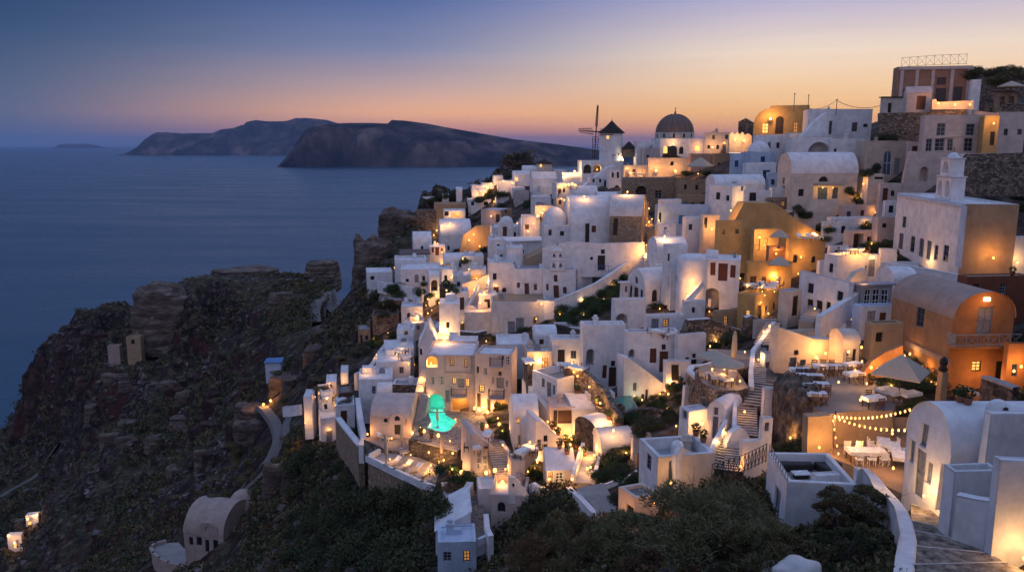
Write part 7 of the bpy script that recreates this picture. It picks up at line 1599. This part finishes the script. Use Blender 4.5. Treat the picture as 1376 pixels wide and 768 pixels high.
needle_bush('thorn_bush', 'broad dark thorny bush filling the slope under the iron railing', 945, 738, 34, 4.2, 2.5, 15000, 'thorn', 1, .022, .34, 26, 170)
needle_bush('thorn_bush', 'thorny bush spreading before the peach lattice house', 868, 745, 34, 2.6, 1.5, 9000, 'thorn', 2, .022, .3, 16, 80)
needle_bush('thorn_bush', 'brownish grassy bush at the lower edge of the slope', 790, 748, 40, 3.2, 1.7, 8000, 'thorn', 3, .022, .4, 16, 60, mat2='leaf_rust')
needle_bush('thorn_bush', 'rust leaved bush at the bottom edge below the thorny bush', 890, 800, 28, 1.7, 2.0, 4200, 'leaf_rust', 4, .05, .14, 14, 70)
needle_bush('thorn_bush', 'dark bush behind the white boulder at the bottom edge', 1025, 752, 31, 1.9, 1.5, 5000, 'leaf_olive', 5, .024, .25, 12, 50)
needle_bush('shrub', 'rust and olive shrub in the bed behind the curved white wall', 1148, 690, 36.5, 1.7, 1.5, 6000, 'thorn', 6, .035, .16, 14, 80, 'shrub', 'leaf_rust')
needle_bush('shrub', 'rusty shrub leaning on the near house in the bed', 1118, 705, 36, 1.2, 1.3, 3500, 'leaf_rust', 7, .035, .16, 10, 60, 'shrub', 'leaf_olive')
needle_bush('shrub', 'dark green shrub beside the curved wall foot', 1140, 745, 31, 1.25, 1.0, 4500, 'leaf_dark', 8, .03, .14, 12, 40, 'shrub')
needle_bush('shrub', 'low grey green shrub in front of the bed', 1168, 728, 32.5, .8, .8, 2200, 'thorn', 9, .03, .14, 8, 30, 'shrub')
needle_bush('shrub', 'spreading bush above the small white courtyard houses', 738, 704, 54, 2.4, 1.2, 5000, 'leaf_dark', 10, .035, .3, 12, 30)
needle_bush('shrub', 'brown dry bush on the slope below the lit shed house', 770, 690, 50, 2.4, 1.3, 4500, 'thorn', 11, .035, .35, 12, 30, mat2='leaf_rust')
needle_bush('shrub', 'dark bush at the foot of the lit shed house', 722, 672, 58, 1.2, .8, 3500, 'leaf_dark', 12, .04, .26, 10, 20)
needle_bush('shrub', 'low bush beside the rubble path', 838, 650, 54, 1.6, 1.2, 3000, 'leaf_green', 13, .04, .22, 10, 20)
needle_bush('shrub', 'grassy bush under the cream box house', 726, 750, 50, 1.8, .7, 4500, 'thorn', 14, .03, .4, 12, 20)
needle_bush('shrub', 'brown grass clump on the bottom slope', 735, 748, 47, 2.4, 1.1, 4500, 'leaf_rust', 15, .025, .45, 12, 20, mat2='leaf_olive')
def shrubs(label, pts, mat, r0, r1, cat='bush', h=(.7, 1.1)):
    for i, (px, py) in enumerate(pts):
        if 215 < px < 345 and 672 < py < 775: continue
        loc, nor = HIT(px, py); r = random.uniform(r0, r1); bush(px, py, 0, r, label, mat, label, random.uniform(*h), 'bush', cat, i % 4, loc - ZV * .25 * r)
G_ = lambda x0, x1, y0, y1, n, s: [(random.Random(s + i).uniform(x0, x1), random.Random(s * 3 + i + 500).uniform(y0, y1)) for i in range(n)]
shrubs('large rounded dark shrub on the slope below the lounger terrace', [(x, y) for x, y in G_(455, 600, 668, 764, 46, 11) if y > 660 + max(0, (520 - x)) * -.2 and not (x > 575 and y > 690)], 'leaf_dark', 1.7, 3.0)
shrubs('dark shrub on the steep slope under the outer path', [(x, y) for x, y in G_(392, 470, 605, 764, 40, 40) if x > 380 + (y - 600) * .05], 'leaf_dark', 1.2, 2.3)
shrubs('olive brown shrub on the slope beside the footpath', G_(300, 400, 585, 690, 26, 80), 'leaf_olive', 1.0, 2.2, h=(.5, .8))
shrubs('dark green shrub on the terraced garden slope', [(755,415),(765,425),(775,420),(785,412),(796,405),(808,398),(818,390),(828,382),(836,376),(790,425),(803,420),(815,410),(770,435),(760,432),(750,420),(826,396)], 'leaf_green', 1.2, 1.9)
shrubs('low bush above the dark rubble by the plunge pool', [(842,570),(852,562),(865,575),(875,566),(888,572),(860,585),(900,560)], 'leaf_dark', .8, 1.3)
shrubs('round bush in front of the white garden wall', [(533,388),(526,392),(564,395),(541,396)], 'leaf_green', 1.4, 2.2); shrubs('shrub among the brown terraces at the sea edge', [(497,408),(510,412),(522,408),(530,414),(515,424),(506,400)], 'leaf_dark', 1.2, 1.9)
shrubs('dark tree crown on the sea cliff top', [(590,268),(598,265),(605,263),(612,261),(607,267),(582,272)], 'leaf_dark', 1.8, 2.8, 'tree', (.9, 1.2)); shrubs('hedge bush below the long white sea house', [(648,268),(655,267),(662,265),(670,264),(678,262),(642,270)], 'leaf_dark', 1.6, 2.2)
shrubs('leafy bush in the lane gardens', [(573,402),(580,398),(569,382),(604,385),(612,392),(625,352),(652,338)], 'leaf_green', 1., 1.7); shrubs('dark bush beside the ochre restaurant wall', [(1074,286),(1080,290),(1070,281),(1112,310),(1108,322)], 'leaf_dark', 1.1, 1.6)
shrubs('dark bush beside the tall arched blue door', [(1172,232),(1166,235),(1176,226)], 'leaf_dark', 1.2, 1.6); shrubs('dark bush on the rubble wall under the mansion', [(1184,187),(1192,186),(1200,188),(1305,100),(1312,98),(1303,106)], 'leaf_dark', 1.4, 2.); shrubs('scrub bush on the hilltop', [(1330,100),(1345,98),(1360,97),(1372,102),(1350,110),(1335,112)], 'leaf_olive', 1.5, 2.4)
shrubs('green bush beside the lavender arched house', [(800,640),(806,632),(826,628),(838,632),(812,645)], 'leaf_green', .8, 1.2); shrubs('planted shrub at the end of the lounger terrace', [(606,658),(614,655)], 'leaf_rust', 1.1, 1.4); shrubs('dark bush on the terrace beside the rosy chimney block', [(1150,268),(1158,272),(1140,258),(1145,262)], 'leaf_dark', .9, 1.3)
shrubs('shrub on the dark slope above the chapel ruin', G_(225, 340, 640, 715, 22, 140), 'leaf_olive', 1.0, 2.0, h=(.5, .8)); shrubs('scrub clump on the cape slope', G_(280, 470, 440, 540, 28, 170), 'leaf_olive', 1.0, 2.1, h=(.4, .65)); shrubs('dark scrub clump on the wide cape hillside', G_(130, 330, 450, 640, 26, 230), 'leaf_dark', 1.0, 2.0, h=(.35, .55))
# small planting in the dark gaps between the houses
gp = 0
for k in range(2600):
    rr_ = random.Random(k + 900); px, py = rr_.uniform(480, 1376), rr_.uniform(225, 690)
    d = ray(px, py).normalized(); ok, loc, nor, idx, ob, mt = SC.ray_cast(DG, Vector((0, 0, 0)), d)
    if not ok or ob.name != 'hillside' or not inside(VILLAGE, np.array([px]), np.array([py]))[0]: continue
    r = rr_.uniform(.5, 1.1) * (1 + loc.length / 260); o = bush(px, py, 0, r, 'small dark garden shrub in a gap between the village houses', 'leaf_dark' if gp % 3 else 'leaf_green', 'garden shrubs between the houses', rr_.uniform(.6, 1.), 'garden_plant', 'plant', gp % 4, loc - ZV * .2 * r); gp += 1
    if gp >= 140: break
# ground cover on the wild slope: nobody could count it
g = np.random.default_rng(5); cx_, cy_, cz_, cs_ = [], [], [], []
while len(cx_) < 6500:
    i = g.integers(1, NL - 1); j = g.integers(1, NA - 1)
    if vm[i, j] > .25 or Z[i, j] < SEA + 6 or pxg[i, j] < -60 or pxg[i, j] > 1230 or pyg[i, j] > 800 or (232 < pxg[i, j] < 330 and 700 < pyg[i, j] < 768): continue
    if abs(Z[i + 1, j] - Z[i - 1, j]) > 1.4 * abs(YT[i + 1, j] - YT[i - 1, j]): continue
    if vnoise(XT[i, j], YT[i, j], 14., 3) < (.08 if YT[i, j] > 110 else -.15): continue
    cx_.append(XT[i, j] + g.uniform(-.5, .5)); cy_.append(YT[i, j] + g.uniform(-.5, .5)); cs_.append(.2 + .0032 * YT[i, j])
    cz_.append(zterr(cx_[-1], cy_[-1]))
K_ = 14; n = len(cx_); c3 = np.stack([cx_, cy_, cz_], -1).repeat(K_, 0); s3 = np.array(cs_).repeat(K_)[:, None]
p = c3 + g.normal(size=(n * K_, 3)) * s3 * np.array([.9, .9, .3]) + np.array([0, 0, .35]) * s3
ax = g.normal(size=p.shape); ax[:, 2] = np.abs(ax[:, 2]) + .3; ax /= np.linalg.norm(ax, axis=1)[:, None]; sd_ = np.cross(ax, g.normal(size=p.shape)); sd_ /= np.linalg.norm(sd_, axis=1)[:, None]
vs = np.zeros((len(p) * 4, 3)); vs[0::4] = p - ax * s3 * .5; vs[1::4] = p + sd_ * s3 * .28; vs[2::4] = p + ax * s3 * .6; vs[3::4] = p - sd_ * s3 * .28
mb = MB(); mb.v = vs.tolist(); mb.f = np.arange(len(vs)).reshape(-1, 4).tolist(); mb.mats = ['leaf_dark', 'leaf_olive', 'leaf_rust']; mb.m = np.repeat(g.choice([0, 1, 2], n, p=[.5, .4, .1]), K_).tolist(); mb.sm = [False] * len(mb.f)
tag(mb.build('scrub'), 'low dark scrub covering the wild slopes', None, kind='stuff')
# loose rock on the wild slopes
g = np.random.default_rng(11); mb = MB(); cnt = 0; base_ = np.array([(x, y, z) for z in (-1, 1) for y in (-1, 1) for x in (-1, 1)], float); allv = []; allf = []
while cnt < 6500:
    i = g.integers(1, NL - 1); j = g.integers(1, NA - 1)
    if vm[i, j] > .2 or pm[i, j] > .1 or Z[i, j] < SEA + 4 or pxg[i, j] < -60 or pxg[i, j] > 900 or pyg[i, j] > 800 or (215 < pxg[i, j] < 345 and 690 < pyg[i, j] < 775): continue
    if vnoise(XT[i, j], YT[i, j], 9., 8) < .1 and g.random() < .75: continue
    x, y = XT[i, j] + g.uniform(-1, 1), YT[i, j] + g.uniform(-1, 1); s_ = (.09 + .0012 * y) * g.lognormal(0, .5); s_ = min(s_, .15 + .004 * y)
    v = base_ * g.uniform(.55, 1.2, 3) * (1 + .45 * (g.random((8, 3)) - .5)) * s_; q, _ = np.linalg.qr(g.normal(size=(3, 3))); v = v @ q * np.array([1, 1, .75]); allv.append(v + np.array([x, y, zterr(x, y) + .1 * s_])); allf.append(np.array([(4, 5, 7, 6), (0, 1, 5, 4), (1, 3, 7, 5), (3, 2, 6, 7), (2, 0, 4, 6), (0, 2, 3, 1)]) + cnt * 8); cnt += 1
mb.v = np.concatenate(allv).tolist(); mb.f = np.concatenate(allf).tolist(); mb.mats = ['scree']; mb.m = [0] * len(mb.f); mb.sm = [False] * len(mb.f)
m, nt, bb_ = new_mat('scree'); n1 = nd(nt, 'ShaderNodeTexNoise', Scale=.35, Detail=5.); nt.links.new(obj_coords(nt), n1.inputs[0]); r_ = ramp(nt, [(.35, (.03, .022, .02)), (.55, (.085, .066, .06)), (.7, (.22, .19, .175))], n1.outputs[0]); nt.links.new(r_.outputs[0], bb_.inputs['Base Color']); bb_.inputs['Roughness'].default_value = 1.
tag(mb.build('scree'), 'loose volcanic rocks strewn over the wild slopes', None, kind='stuff')
# white painted boulders at the near bed
for (px, py, D, r, lab) in ((1074,775,29,.95,'large whitewashed boulder at the bottom edge'),(1050,770,30,.7,'whitewashed boulder with dark stains')):
    bm = bmesh.new(); bmesh.ops.create_icosphere(bm, subdivisions=4, radius=r)
    for v in bm.verts: k = 1 + .35 * float(fbm(v.co.x + px, v.co.y + v.co.z * 1.3, r * .9, 6, 3)); v.co = Vector((v.co.x * k * 1.1, v.co.y * k, v.co.z * k * .8))
    me_ = bpy.data.meshes.new('boulder'); bm.to_mesh(me_); bm.free(); me_.materials.append(MATS['white_worn']); me_.polygons.foreach_set('use_smooth', [True] * len(me_.polygons)); o = bpy.data.objects.new('boulder', me_); COL.objects.link(o); o.location = P(px, py, D); tag(o, lab, 'boulder')
